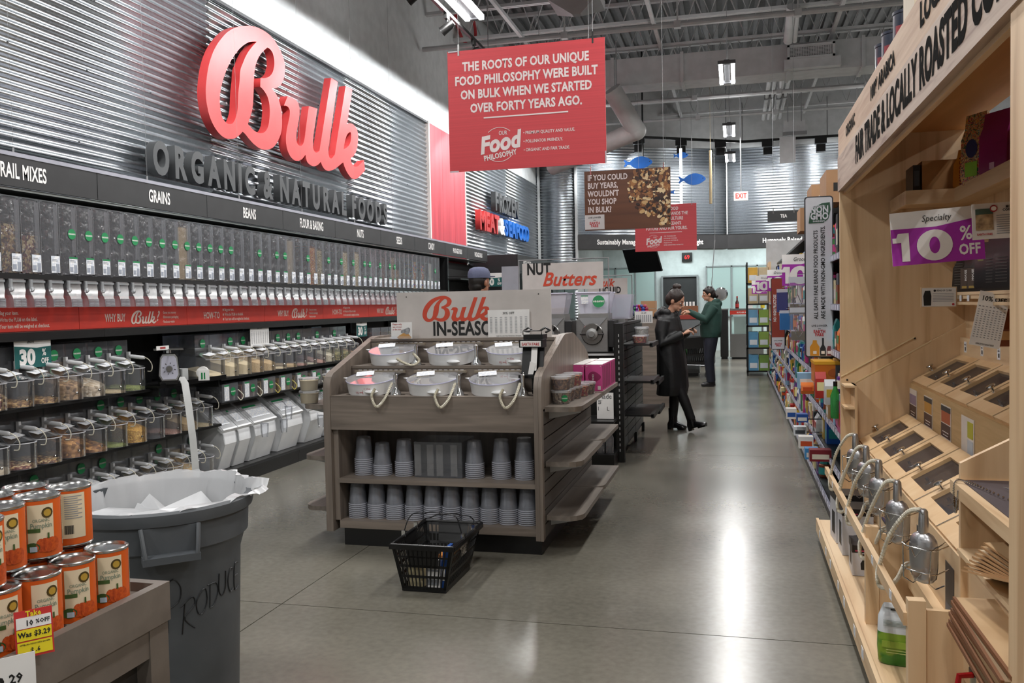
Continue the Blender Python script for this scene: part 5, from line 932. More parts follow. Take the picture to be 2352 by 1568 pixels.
def grinder(x, lb, fill, st):
    o = thing('nut_grinder', lb, 'grinder', (x, 8.25, 1.001), 0, 'nut butter grinders'); B().bevbox(-.19, .12, 0, .34, 0, .30, .012).obj('body', DST, o, smooth=30); B().box(.122, .18, .02, .3, .04, .29).obj('motor_box', mat('dark_steel', '#3c3c3d', .4, .6), o)
    T = Matrix.Translation((-.03, -.003, .165)) @ Matrix.Rotation(PI/2, 4, 'X'); B().lathe([(.105, 0), (.105, .012), (.098, .018), (.001, .018)], 32, T=T).obj('face_plate', STEEL, o, smooth=30); B().lathe([(.055, .018), (.055, .04), (.03, .045), (.028, .06), (.001, .06)], 24, T=T).obj('hub', DST, o, smooth=30)
    for s in (-1, 1): B().tube([(-.03+.06*s, -.04, .165), (-.03+.115*s, -.045, .165)], .008, 8).obj('handle', BLK2, o)
    B().tube([(.02, -.05, .2), (.035, -.055, .24)], .008, 8).obj('handle', BLK2, o)
    B().prism([(-.17, .02), (.12, .02), (.12, .3), (-.17, .3)], .30, .36).obj('collar', DST, o); B().add([(-.16, -.012, .32), (.11, -.012, .32), (.02, -.012, .22), (-.08, -.012, .22), (-.16, -.004, .32), (.11, -.004, .32), (.02, -.004, .22), (-.08, -.004, .22)], [(0, 3, 2, 1), (4, 5, 6, 7), (0, 1, 5, 4), (1, 2, 6, 5), (2, 3, 7, 6), (3, 0, 4, 7)]).obj('funnel_plate', GREYM, o)
    b = B(); b.loft([[(-.15, .03, .361), (.11, .03, .361), (.11, .28, .361), (-.15, .28, .361)], [(-.185, .0, .56), (.145, .0, .56), (.145, .31, .56), (-.185, .31, .56)]], True, False); b.obj('hopper_bin', WBIN, o); b = B(); b.tube([(-.188, -.004, .56), (.148, -.004, .56), (.148, .314, .56), (-.188, .314, .56), (-.188, -.004, .56)], .008, 6); b.obj('hopper_rim', mat('lilac_white_rim', '#cfcde0', .4), o)
    if fill: B().box(-.145, .1, .04, .27, .362, .42).obj('contents', GR['oats'], o)
    if st: sticker(o, .035, -.006, .475, .058, (-.12, 0, 0)); rect(-.1, .49, .07, .07, LABELM, o, -.004); rect(-.1, .53, .07, .008, GREEN, o, -.006)
    return o
grinder(-1.30, 'steel nut butter grinder with an organic sticker on its hopper', 0, 1); grinder(-1.72, 'steel nut butter grinder half hidden by the island sign', 1, 0)
o = thing('clear_hopper', 'spare white clear hopper tub behind the nut grinders', 'tub', (-1.12, 8.62, 1.001)); b = B(); b.loft([[(-.1, .0, .30), (.1, .0, .30), (.1, .2, .30), (-.1, .2, .30)], [(-.13, -.03, .54), (.13, -.03, .54), (.13, .22, .54), (-.13, .22, .54)]], True, True); b.obj('tub', WBIN, o); B().box(-.06, .06, -.0, .2, .0, .3).obj('stand', DST, o)
# framed signs
def framed(name, lb, x0, x1, y, z0, z1, zf, legs, base):
    o = thing(name, lb, 'sign', (x0, y, 0)); w_ = x1-x0; B().box(0, w_, 0, .006, z0, z1).obj('board', CREAM, o); B().tube([(-.04, .02, base), (-.04, .02, zf), (w_+.05, .02, zf), (w_+.05, .02, base)], .008, 6).obj('frame', GREYM, o)
    b = B(); b.tube([(.07, .005, z1-.02), (.07, .015, zf)], .003, 4).tube([(w_-.07, .005, z1-.02), (w_-.07, .015, zf)], .003, 4); b.obj('hooks', GREYM, o, kind='stuff'); return o
o = framed('counter_sign', 'off-white board reading NUT Butters hanging in a grey metal frame', -2.035, -1.235, 8.36, 1.60, 1.86, 1.895, 1, 1.0); txt('NUT', .155, INK, o, (.165, -.002, 1.80), sx=.72, bold=.035); txt('Butters', .185, ORED, o, (.46, -.003, 1.695), sx=.93, bold=.02, shear=.35)
o = framed('counter_sign', 'smaller off-white board reading Bulk LIQUID behind the nut butter sign', -1.66, -1.2, 10.0, 1.52, 1.745, 1.775, 1, 1.0); txt('Bulk', .12, ORED, o, (.2, -.002, 1.69), sx=.9, bold=.03, shear=.35); txt('LIQUID', .1, INK, o, (.26, -.002, 1.605), sx=.75, bold=.035)
o = thing('counter_cabinet', 'dark counter of the liquid station behind the grinders', 'counter', (-2.1, 9.85, 0)); B().box(0, .95, 0, .7, 0, .96).obj('cabinet', BLACK, o); B().box(-.02, .97, -.02, .72, .96, 1.0).obj('worktop', BLK2, o)
A = at(1152, 612, y=9.3); o = thing('blank_board', 'blank pale grey board behind the man in the cap', 'board', (A.x, 9.3, 0)); B().box(0, .2, 0, .01, 1.0, A.z).obj('board', mat('pale_lilac_board', '#a9abb5', .5), o); B().box(0, .02, 0.01, .03, 0, A.z).obj('post', GREYM, o); B().box(-.1, .3, -.1, .2, 0, .03).obj('foot', GREYM, o)
o = thing('steel_canister', 'tall steel canister with white label beside the liquid sign', 'canister', (-1.2, 9.95, 1.001)); B().lathe([(.085, 0), (.085, .28), (.08, .285), (.001, .285)], 24).obj('body', STEEL, o, smooth=30); B().box(-.07, -.0, -.09, -.083, .08, .26).obj('label_card', PAPER, o); B().tube([(.0, -.09, .22), (.0, -.11, .2), (.0, -.1, .15)], .012, 6).obj('tap', HANDLE, o)
# black slatwall gondola
o = thing('slatwall_gondola', 'black slatwall gondola with small shelves beside the woman in the black coat', 'shelving', (-1.05, 7.9, 0)); B().box(-.02, .055, 0, .07, 0, 1.27).obj('end_post', BLACK, o); b = B()
for k in range(22): b.box(.01, .02, -.001, .001, .1+.05*k, .125+.05*k)
b.obj('post_slots', mat('slot_grey', '#9a9a9a', .5), o, kind='stuff'); B().box(-.04, .0, .07, 2.1, .06, 1.25).obj('core', BLACK, o)
for k in range(14):
    for y0, y1 in ((.07, .62), (.63, 1.3), (1.31, 2.08)): B().box(.001, .014, y0, y1-.006, .10+.082*k, .10+.082*k+.074).obj('slat', mat('slat_black', '#1d1d1f', .35), o)
B().box(-.04, .02, .06, 2.1, 1.25, 1.27).obj('top_cap', BLACK, o); B().box(.0, .03, 1.25, 1.3, 0, .1).box(.0, .03, 2.0, 2.05, 0, .1).obj('foot', BLACK, o)
for k, (yy, z) in enumerate(((.25, 1.07), (.3, .72), (.9, .66), (.3, .40), (.95, .36))):
    B().box(.015, .29, yy, yy+.62, z-.015, z).obj('shelf', BLACK, o); B().box(.27, .30, yy, yy+.62, z-.03, z+.012).obj('price_rail', BLACK, o)
for i, (t, m_, zz, lb) in enumerate((('a', NM['goji'], 1.073, 'clear tub of reddish nuts on the black gondola shelf'), ('b', GR['white'], 1.073, 'clear tub of white candy, lower, on the black gondola shelf'), ('c', GR['white'], 1.148, 'clear tub of white candy, upper, on the black gondola shelf'))): deli(-.885, 8.3 if i == 0 else 8.48, zz, m_, lb, False, .07, .07, 'tubs on the black gondola')
o = board('price_sheet', 'white 10% off price sheet standing on the counter behind the woman', 'sheet', (-1.0, 9.8, 1.23), .2, .13, PAPER, 0, .002); txt('10% OFF', .022, INK, o, (0, -.001, .11), bold=.02); b = B(); [b.box(-.08+.022*k, -.07+.022*k, -.0015, -.0005, .01, .09) for k in range(8)]; b.obj('price_columns', mat('grey_print', '#8f9298', .6), o, kind='stuff')
# poster and bottles under the grinder counter
o = thing('poster_board', 'white poster with large serif words standing on the low shelf', 'poster', (-1.22, 7.75, .42)); B().box(0, .15, 0, .004, 0, .235).obj('board', PAPER, o); txt('Made', .062, mat('navy_ink', '#22252f', .5), o, (.075, -.001, .20), sx=.9, bold=0); txt('in', .06, mat('navy_ink', '#22252f', .5), o, (.03, -.001, .15), (PI/2, PI/2, 0), sx=.9, bold=0); txt('I     L', .05, mat('navy_ink', '#22252f', .5), o, (.06, -.001, .09), sx=1, bold=0)
o = thing('low_shelf', 'black low shelf unit between the island and the slatwall', 'shelving', (-1.55, 7.6, 0)); B().box(0, .5, 0, .45, .395, .415).box(0, .5, .0, .45, .1, .12).box(0, .02, 0, .45, 0, .9).obj('frame', BLACK, o); B().box(0, .5, .0, .45, 0, .1).obj('plinth', BLK2, o)
for i, x in enumerate((-1.35, -1.18, -1.10)): o = thing('clear_bottle', 'clear plastic bottle on the low shelf, %s beside the poster' % ORD[i], 'bottle', (x, 7.68, .42 if i < 1 else .121), 0, 'clear bottles'); B().lathe([(.035, 0), (.038, .02), (.038, .14), (.015, .19), (.015, .21)], 14, caps=False).obj('bottle', CLEARW, o, smooth=True); B().cyl((0, 0), .017, .2, .225, 10).obj('cap', HANDLE, o)
# dark freezers along the left wall beyond the bulk section
o = thing('upright_freezers', 'tall black upright freezer bank beyond the header panels', 'freezer', (-4.8, 15.62, 0)); B().box(0, .9, 0, 5.9, 0, 2.4).obj('cabinet', mat('freezer_black', '#262628', .45), o); B().box(.905, .915, .0, 5.9, 2.1, 2.4).obj('sign_band', DARKP, o)
for y, t in ((.75, 'MOST FAVORITES'), (2.3, 'BURRITOS'), (3.6, 'PIZZA')): txt(t, .13, WHITE, o, (.917, y, 2.25), (PI/2, 0, PI/2), sx=.6, bold=.03)
for k in range(4): B().box(.9, .94, .2+1.4*k, 1.5+1.4*k, .2, 2.05).obj('door', clear('freezer_glass', (.5, .55, .55), .1, (.3, .35, .35), .03, .8), o)
for i, y in enumerate((13.1, 14.32)):
    o = thing('shelving_unit', 'black shelving unit under the %s PACKAGED BULK panel' % ('first', 'second')[i], 'shelving', (-4.07, y, 0), PI/2, 'packaged bulk shelving'); B().box(.002, 1.2, 0, .6, 0, .13).obj('base_deck', BLACK, o); B().box(0, 1.22, .6, .63, 0, 2.2).obj('back_panel', PEG, o)
    for k, z in enumerate((.5, .85, 1.2, 1.55, 1.9)): B().box(.001, 1.21, .12, .6, z-.02, z).obj('shelf', BLACK, o)
o = thing('snack_pouch', 'pink and tan snack pouch seen beside the end panel', 'pouch', (-4.1, 13.6, 1.551), PI/2)
B().loft([[(-.08, -.03, 0), (.08, -.03, 0), (.08, .04, 0), (-.08, .04, 0)], [(-.09, -.04, .1), (.09, -.04, .1), (.09, .05, .1), (-.09, .05, .1)], [(-.09, 0, .27), (.09, 0, .27), (.09, .01, .27), (-.09, .01, .27)]]).obj('pouch', mat('tan_pouch', '#c7a874', .4), o); B().box(-.08, .08, -.032, -.0, .17, .24).obj('label', mat('pink_label', '#d06a7c', .4), o)
pct(0, label='green 30% off card beside the man in the cap', s=1.1, rz=0, word=False).location = tuple(at(1133, 658, y=13.0))
o = thing('card_holder', 'thin black card holder arm behind the man in the cap', 'holder', (0, 0, 0)); A = at(1133, 632, y=13.03); B().tube([(-4.38, 13.06, A.z), (A.x+.2, 13.06, A.z)], .006, 5).obj('arm', BLACK, o)
# ------------------------------------------------------------------ people
SKIN = mat('skin', '#c99a80', .5, c2='#c08f74'); EYE = mat('eye_white', '#e8e4e0', .3); IRIS = mat('iris_dark', '#241a14', .3); LIP_ = mat('lips', '#a8605a', .5)
def mhead(b, T, w_=1):
    """head facing local +x with jaw, nose, brow, lips and ears"""
    b.ball((0, 0, .02), (.094, .074*w_, .10), 20, 14, T).ball((.022, 0, -.055), (.062, .055*w_, .062), 16, 10, T).ball((.075, 0, -.088), (.018, .02, .016), 10, 6, T)
    b.tube([T @ Vector((.088, 0, .01)), T @ Vector((.104, 0, -.015)), T @ Vector((.112, 0, -.036)), T @ Vector((.094, 0, -.044))], 0, 8, [.009, .0115, .0135, .011]); b.ball((.088, 0, .022), (.012, .04, .009), 10, 6, T).ball((.088, 0, -.062), (.011, .022, .009), 10, 6, T)
    for s in (-1, 1): b.ball((-.005, s*.077*w_, -.012), (.02, .011, .031), 10, 8, T)
def face(parent, T):
    for s in (-1, 1):
        B().ball((.0785, s*.031, -.003), (.011, .012, .0078), 10, 8, T).obj('eye', EYE, parent, smooth=True); B().ball((.0865, s*.031, -.004), (.0045, .0065, .0065), 8, 6, T).obj('iris', IRIS, parent, smooth=True); B().tube([T @ Vector((.093, s*.012, .023)), T @ Vector((.093, s*.032, .029)), T @ Vector((.084, s*.052, .023))], .0035, 5).obj('eyebrow', IRIS, parent, smooth=True)
    B().ball((.097, 0, -.0615), (.006, .022, .005), 10, 6, T).obj('lips', LIP_, parent, smooth=True)
def hand(b, w_, d, up, curl=.5, s=1, r=.0092):
    """palm and five bent fingers from wrist w_ pointing along d, back of the hand along up"""
    w_, d, up = Vector(w_), Vector(d).normalized(), Vector(up).normalized(); sd = d.cross(up).normalized()*s; up = sd.cross(d)*s
    b.ball((0, 0, 0), (.045, .037, .017), 12, 8, Matrix.Translation(w_+d*.045) @ Matrix((d, sd, up)).transposed().to_4x4())
    for k, L_ in enumerate((.068, .078, .073, .058)):
        base = w_+d*.078+sd*(-.027+.018*k); a1, a2 = curl, curl*1.9; p1 = base+(d*math.cos(a1)-up*math.sin(a1))*L_*.45; p2 = p1+(d*math.cos(a2)-up*math.sin(a2))*L_*.32; p3 = p2+(d*math.cos(a2*1.3)-up*math.sin(a2*1.3))*L_*.25; b.tube([base-d*.03, base, p1, p2, p3], 0, 8, [r, r, r*.95, r*.88, r*.75])
    t0 = w_+d*.02-sd*.028; t1 = t0+(d*.6-sd*.6-up*.4).normalized()*.038; t2 = t1+(d*.8-sd*.1-up*.55).normalized()*.032; b.tube([t0+sd*.01, t0, t1, t2], 0, 8, [r*1.3, r*1.2, r*1.05, r*.85])
def ell(c, rx, ry, n=24, fold=0, ph=0): return [(c[0]+rx*math.cos(2*PI*i/n)*(1+fold*math.sin(7*2*PI*i/n+ph)), c[1]+ry*math.sin(2*PI*i/n)*(1+fold*math.sin(7*2*PI*i/n+ph)), c[2]) for i in range(n)]
def boot(b, an, d, tip=0, hgt=.2, L_=.2, heel=True):
    """ankle boot: shaft above the ankle, foot along d, pitched up by tip"""
    T = Matrix.Translation(an) @ Matrix.Rotation(math.atan2(d[1], d[0]), 4, 'Z') @ Matrix.Rotation(-tip, 4, 'Y')
    b.loft([[T @ Vector(p) for p in ell((x, 0, z), rx, ry, 14)] for x, z, rx, ry in ((-.0, hgt-.08, .052, .05), (.0, .03, .05, .045), (-.005, -.01, .056, .044), (-.005, -.05, .055, .042))])
    b.loft([[T @ Vector((x, y, z)) for y, z in ((-wd, -.065), (-wd, -.065+h*.6), (-wd*.6, -.065+h), (wd*.6, -.065+h), (wd, -.065+h*.6), (wd, -.065))] for x, wd, h in ((-.058, .03, .06), (-.03, .036, .085), (.04, .036, .075), (.09, .041, .05), (.13, .038, .038), (.16, .02, .025))])
    if heel: b.box(-.058, -.012, -.028, .028, -.085, -.06, T=T); b.box(.06, .15, -.03, .03, -.082, -.06, T=T)
# woman in black coat, facing right, head bent to the phone
wl = at(1548, 988, z=0); W = thing('person', 'woman in long black coat and black boots with hair bun, looking at a phone', 'person', (wl.x, wl.y, 0), math.radians(-14))
TH = Matrix.Translation((.035, 0, 1.475)) @ Matrix.Rotation(math.radians(24), 4, 'Y'); b = B(); mhead(b, TH, .95); b.tube([(-.045, 0, 1.25), (-.02, 0, 1.34), (.015, 0, 1.42)], 0, 12, [.055, .047, .045])
b.ball((-.04, 0, 1.16), (.1, .15, .17), 16, 12).ball((-.03, 0, .92), (.1, .14, .14), 16, 12).tube([(-.04, -.14, 1.255), (-.04, .14, 1.255)], .05, 10)
KN = [((-.03, .075, .86), (-.01, .08, .47), (-.035, .08, .11)), ((-.01, -.075, .86), (.1, -.08, .48), (.235, -.08, .14))]
for h_, k_, a_ in KN: b.tube([h_, ((Vector(h_)+Vector(k_))/2), k_, ((Vector(k_)*.6+Vector(a_)*.4)), a_], 0, 12, [.085, .075, .052, .05, .034])
AR = [((-.05, -.165, 1.25), (-.06, -.215, 1.0), (.15, -.1, 1.10)), ((-.05, .165, 1.25), (-.04, .21, 1.0), (.15, .07, 1.12))]
for i, (s_, e_, w_) in enumerate(AR): b.tube([s_, e_, w_], 0, 10, [.045, .038, .026]); hand(b, w_, (.86, .3 if i == 0 else -.25, .38), (-.3, -.25 if i == 0 else .25, .85) if i == 0 else (-.3, .3, .8), .75, 1 if i == 0 else -1)
remesh(b, 'body', SKIN, W, .0055, 3); face(W, TH)
b = B(); b.ball((-.012, 0, .035), (.098, .083, .1), 20, 12, TH).ball((-.05, 0, .0), (.068, .078, .085), 16, 10, TH).ball((-.05, 0, .145), (.042, .042, .038), 14, 10, TH).ball((-.03, .02, .155), (.03, .03, .03), 10, 8, TH)
for k in range(7): a = -.9+.3*k; b.tube([TH @ Vector((.07*math.cos(a)-.005, .075*math.sin(a), .085-.03*abs(a))), TH @ Vector((-.01, .05*math.sin(a), .12)), TH @ Vector((-.045, .02*math.sin(a), .14))], .012, 6)
b.tube([TH @ Vector((-.06, .03, .13)), TH @ Vector((-.11, .04, .1)), TH @ Vector((-.115, .045, .04))], .007, 5); HAIR = mat('dark_brown_hair', '#2e2019', .45, c2='#1f1510', stretch=(1, 8, 1), scale=40); h = remesh(b, 'hair', HAIR, W, .006, 2)
bm_ = h.modifiers  # face stays clear: hair sits behind the hairline
COAT = mat('black_coat_fabric', '#17181a', .55, c2='#0f1011', bump=.25, bscale=22); b = B()
b.loft([ell(c, rx, ry, 28, f, p) for c, rx, ry, f, p in (((-.045, 0, 1.33), .075, .09, 0, 0), ((-.05, 0, 1.28), .115, .19, .01, 0), ((-.05, 0, 1.15), .145, .21, .015, 1), ((-.035, 0, 1.0), .145, .2, .02, 2), ((-.02, 0, .86), .155, .205, .025, 3), ((-.01, 0, .68), .168, .215, .03, 3.3), ((-.005, 0, .5), .172, .215, .035, 3.6), ((-.02, 0, .405), .168, .21, .04, 3.6), ((-.02, 0, .41), .15, .19, .04, 3.6))])
for s_, e_, w_ in AR: w_ = Vector(w_)*.97+Vector(e_)*.03; b.tube([s_, (Vector(s_)+Vector(e_))/2+Vector((-.01, 0, 0)), e_, (Vector(e_)+w_)/2, w_], 0, 14, [.075, .07, .066, .056, .046])
for k in range(10): a = 2*PI*k/10; b.ball((-.055+.085*math.cos(a), .1*math.sin(a), 1.335+.02*math.sin(3*a)-.02*math.cos(a)), .042, 10, 8)
b.ball((-.15, 0, 1.31), (.065, .1, .055), 12, 8).tube([(.07, 0, 1.3), (.115, 0, 1.1), (.13, 0, .8), (.155, 0, .45)], .014, 6); remesh(b, 'coat', COAT, W, .0095, 2)
b = B(); LEG = mat('black_leggings', '#131315', .6)
for h_, k_, a_ in KN: b.tube([h_, ((Vector(h_)+Vector(k_))/2), k_, ((Vector(k_)*.6+Vector(a_)*.4)), a_], 0, 14, [.095, .083, .06, .058, .045])
remesh(b, 'leggings', LEG, W, .009, 2)
for i, ((h_, k_, a_), tp) in enumerate(zip(KN, (0, .32))): b = B(); boot(b, Vector(a_)+Vector((0, 0, -.025 if i == 0 else -.03)), (1, -.12), tp, .24); b.obj('boot', mat('black_boot_leather', '#0f0f10', .25), W, smooth=50)
o = thing('smartphone', 'black phone held in the hands of the woman in the coat', 'phone', W.matrix_basis @ Vector((.262, -.02, 1.165)), math.radians(-14), rot=(0, math.radians(-28), math.radians(-14))); B().bevbox(-.07, .07, -.035, .035, 0, .009, .008).obj('body', BLK2, o); B().box(-.062, .062, -.031, .031, .009, .0095).obj('screen', mat('dark_screen', '#22262c', .15), o)
# employee in green hoodie facing left
gl = at(1634, 886, z=0); E2 = thing('person', 'person in dark green hoodie and blue jeans reaching towards a counter', 'person', (gl.x, gl.y, 0), math.radians(180+10))
TH = Matrix.Translation((.03, 0, 1.585)) @ Matrix.Rotation(math.radians(6), 4, 'Y'); b = B(); mhead(b, TH); b.tube([(-.03, 0, 1.38), (.0, 0, 1.52)], 0, 12, [.06, .052]); b.ball((-.02, 0, 1.22), (.13, .17, .2), 16, 12).ball((-.0, 0, .95), (.13, .17, .16), 16, 12).tube([(-.03, -.15, 1.36), (-.03, .15, 1.36)], .055, 10)
KN = [((0, -.09, .88), (.02, -.1, .47), (-.02, -.1, .1)), ((0, .09, .88), (.05, .1, .47), (.03, .1, .1))]
for h_, k_, a_ in KN: b.tube([h_, k_, a_], 0, 12, [.1, .06, .04])
AR = [((-.03, -.19, 1.36), (.12, -.24, 1.17), (.36, -.14, 1.30)), ((-.03, .19, 1.36), (.12, .24, 1.15), (.35, .12, 1.28))]
for i, (s_, e_, w_) in enumerate(AR): b.tube([s_, e_, w_], 0, 10, [.05, .042, .028]); hand(b, w_, (1, .1 if i == 0 else -.1, -.05), (0, 0, 1), .4, 1 if i == 0 else -1)
remesh(b, 'body', SKIN, E2, .0075, 3); face(E2, TH)
b = B(); b.ball((-.015, 0, .035), (.1, .086, .105), 20, 12, TH).ball((-.06, 0, -.01), (.06, .078, .08), 16, 10, TH).ball((-.125, 0, -.05), .038, 12, 8, TH).ball((.06, 0, .075), (.035, .06, .02), 10, 8, TH); remesh(b, 'hair', mat('black_hair', '#1b1411', .4, stretch=(1, 8, 1), scale=40), E2, .008, 2)
b = B(); b.loft([ell(c, rx, ry, 28, .012, k) for k, (c, rx, ry) in enumerate((((-.035, 0, 1.46), .07, .09), ((-.035, 0, 1.41), .13, .2), ((-.02, 0, 1.25), .175, .235), ((.0, 0, 1.08), .185, .235), ((.0, 0, .93), .18, .235), ((-.0, 0, .84), .165, .22)))])
for s_, e_, w_ in AR: b.tube([s_, (Vector(s_)+Vector(e_))/2, e_, (Vector(e_)+Vector(w_))/2, w_], 0, 14, [.085, .078, .072, .058, .044])
b.ball((-.13, 0, 1.42), (.07, .12, .07), 14, 10).tube([(-.02, -.1, 1.45), (-.1, -.09, 1.47), (-.12, .09, 1.47), (-.02, .1, 1.45)], .035, 8); remesh(b, 'hoodie', mat('dark_green_fleece', '#1c4038', .75, c2='#173830', bump=.2, bscale=40), E2, .011, 2)
b = B()
for h_, k_, a_ in KN: b.tube([h_, (Vector(h_)+Vector(k_))/2, k_, a_, Vector(a_)-Vector((0, 0, .03))], 0, 14, [.12, .105, .083, .066, .066])
b.ball((0, 0, .88), (.15, .2, .09), 16, 8); remesh(b, 'jeans', mat('dark_blue_denim', '#1c2130', .7, c2='#151926'), E2, .011, 2)
for h_, k_, a_ in KN: b = B(); boot(b, Vector(a_)+Vector((0, 0, -.015)), (1, 0), 0, .1, heel=False); b.box(a_[0]-.06, a_[0]+.15, a_[1]-.04, a_[1]+.04, .0, .025); b.obj('shoe', mat('black_shoe', '#151517', .35), E2, smooth=50)
# man in cap, seen from behind over the island sign
ml = at(1098, 640, y=7.35); M3 = thing('person', 'man in grey-blue cap seen from behind above the island sign', 'person', (ml.x, 7.35, 0), math.radians(62))
TH = Matrix.Translation((.02, 0, 1.665)); b = B(); mhead(b, TH); b.tube([(-.02, 0, 1.42), (.0, 0, 1.60)], 0, 12, [.065, .056]); b.ball((-.02, 0, 1.25), (.12, .17, .2), 16, 12).ball((0, 0, .95), (.12, .16, .15), 16, 12).tube([(-.02, -.17, 1.42), (-.02, .17, 1.42)], .055, 10)
KN = [((0, -.09, .9), (.02, -.1, .5), (0, -.1, .1)), ((0, .09, .9), (.02, .1, .5), (0, .1, .1))]; AR = [((-.02, -.2, 1.41), (.02, -.25, 1.12), (.2, -.17, 1.0)), ((-.02, .2, 1.41), (.02, .25, 1.12), (.2, .17, 1.0))]
for h_, k_, a_ in KN: b.tube([h_, k_, a_], 0, 12, [.1, .06, .04])
for i, (s_, e_, w_) in enumerate(AR): b.tube([s_, e_, w_], 0, 10, [.05, .042, .028]); hand(b, w_, (1, 0, -.2), (0, 0, 1), .5, 1 if i == 0 else -1)
remesh(b, 'body', mat('tan_skin', '#a87256', .5), M3, .0075, 3); face(M3, TH)
b = B(); b.ball((-.022, 0, .01), (.088, .082, .095), 18, 12, TH).ball((-.055, 0, -.04), (.05, .07, .06), 14, 10, TH); remesh(b, 'hair', mat('black_brown_hair', '#17120f', .45, stretch=(1, 8, 1), scale=40), M3, .0065, 2)
b = B(); b.lathe([(.104, .035), (.106, .06), (.1, .09), (.085, .115), (.05, .13), (.001, .134)], 28, T=TH @ Matrix.Diagonal((1, .9, 1, 1)) @ Matrix.Translation((-.008, 0, 0))); b.loft([[TH @ Vector(p) for p in ell((.07, 0, .045), .1, .078, 16)], [TH @ Vector(p) for p in ell((.07, 0, .053), .1, .078, 16)]]); b.obj('cap', mat('grey_blue_cap', '#646a85', .8, c2='#575d76', bump=.2, bscale=90), M3, smooth=50)
b = B(); b.loft([ell(c, rx, ry, 28, .012, k) for k, (c, rx, ry) in enumerate((((-.03, 0, 1.50), .07, .09), ((-.03, 0, 1.46), .12, .2), ((-.02, 0, 1.3), .16, .22), ((0, 0, 1.05), .16, .21), ((0, 0, .88), .16, .21)))])
for s_, e_, w_ in AR: b.tube([s_, e_, w_], 0, 14, [.08, .066, .05])
remesh(b, 'shirt', mat('dark_shirt', '#26262b', .7), M3, .011, 2); b = B()
for h_, k_, a_ in KN: b.tube([h_, k_, a_], 0, 14, [.12, .083, .066])
remesh(b, 'trousers', LEG, M3, .011, 2)
for h_, k_, a_ in KN: b = B(); boot(b, Vector(a_)+Vector((0, 0, -.015)), (1, 0), 0, .1); b.obj('shoe', mat('black_shoe', '#151517', .35), M3, smooth=50)
# ------------------------------------------------------------------ shopping cart behind the woman
CT = thing('shopping_cart', 'black plastic shopping cart on wheels between the two women', 'cart', (-1.18, 12.3, 0)); CT.location = at(1578, 866, z=0); b = B()
def cl(s, v): return s
bx0, bx1, tx0, tx1, zb, zt = -.36, .34, -.40, .46, .27, .74
def cw(u, v, y): x0 = bx0+(tx0-bx0)*v; x1 = bx1+(tx1-bx1)*v; z0 = zb+.10*(1-0)*0; return (x0+(x1-x0)*u, y*(.2+.05*v), zb+(zt-zb)*v+.06*u*v)
for y in (-1, 1):
    b = B()
    for v0, v1 in ((0, .08), (.3, .36), (.58, 1.0)):
        q = [cw(0, v0, y), cw(1, v0, y), cw(1, v1, y), cw(0, v1, y)]; w_ = [(p[0], p[1]+.008*y, p[2]) for p in q]; b.add(q+w_, [(0, 1, 2, 3), (7, 6, 5, 4), (0, 4, 5, 1), (1, 5, 6, 2), (2, 6, 7, 3), (3, 7, 4, 0)])
    for k in range(20): p, q = cw(k/19, 0, y), cw(k/19, 1, y); b.tube([p, q], .009, 4)
    b.obj('basket_side', BLK2, CT)
for u in (0, 1): p = [cw(u, 0, -1), cw(u, 0, 1), cw(u, 1, 1), cw(u, 1, -1)]; B().add(p+[(x+.01, y, z) for x, y, z in p], [(0, 1, 2, 3), (7, 6, 5, 4), (0, 4, 5, 1), (1, 5, 6, 2), (2, 6, 7, 3), (3, 7, 4, 0)]).obj('basket_end', BLK2, CT)
B().box(bx0, bx1, -.2, .2, zb-.005, zb+.005).obj('basket_floor', BLK2, CT); B().tube([cw(0, 1, -1), cw(1, 1, -1), cw(1, 1, 1), cw(0, 1, 1), cw(0, 1, -1)], .012, 6).obj('basket_rim', BLK2, CT)
b = B()
for y in (-.22, .22): b.tube([(-.45, y, .98), (-.40, y, .6), (-.36, y, .27), (.36, y, .24), (.40, y, .13)], .012, 6).tube([(-.36, y, .27), (-.38, y, .13)], .012, 6)
b.tube([(-.45, -.24, .98), (-.45, .24, .98)], .016, 8); b.obj('frame', mat('grey_tube', '#8d8f92', .3, .8), CT, smooth=30)
for x in (-.38, .40):
    for y in (-.22, .22): B().lathe([(.02, -.014), (.06, -.012), (.06, .012), (.02, .014)], 18, T=Matrix.Translation((x, y, .061)) @ Matrix.Rotation(PI/2, 4, 'X')).obj('wheel', mat('grey_rubber', '#3a3a3c', .5), CT, smooth=30)
o = thing('green_bag', 'green bag lying in the black shopping cart', 'bag', (CT.location.x-.15, CT.location.y, .34)); b = B(); b.ball((0, 0, .14), (.17, .13, .15), 12, 8); b.obj('bag', mat('green_bag', '#2e5a2e', .6), o, smooth=True)
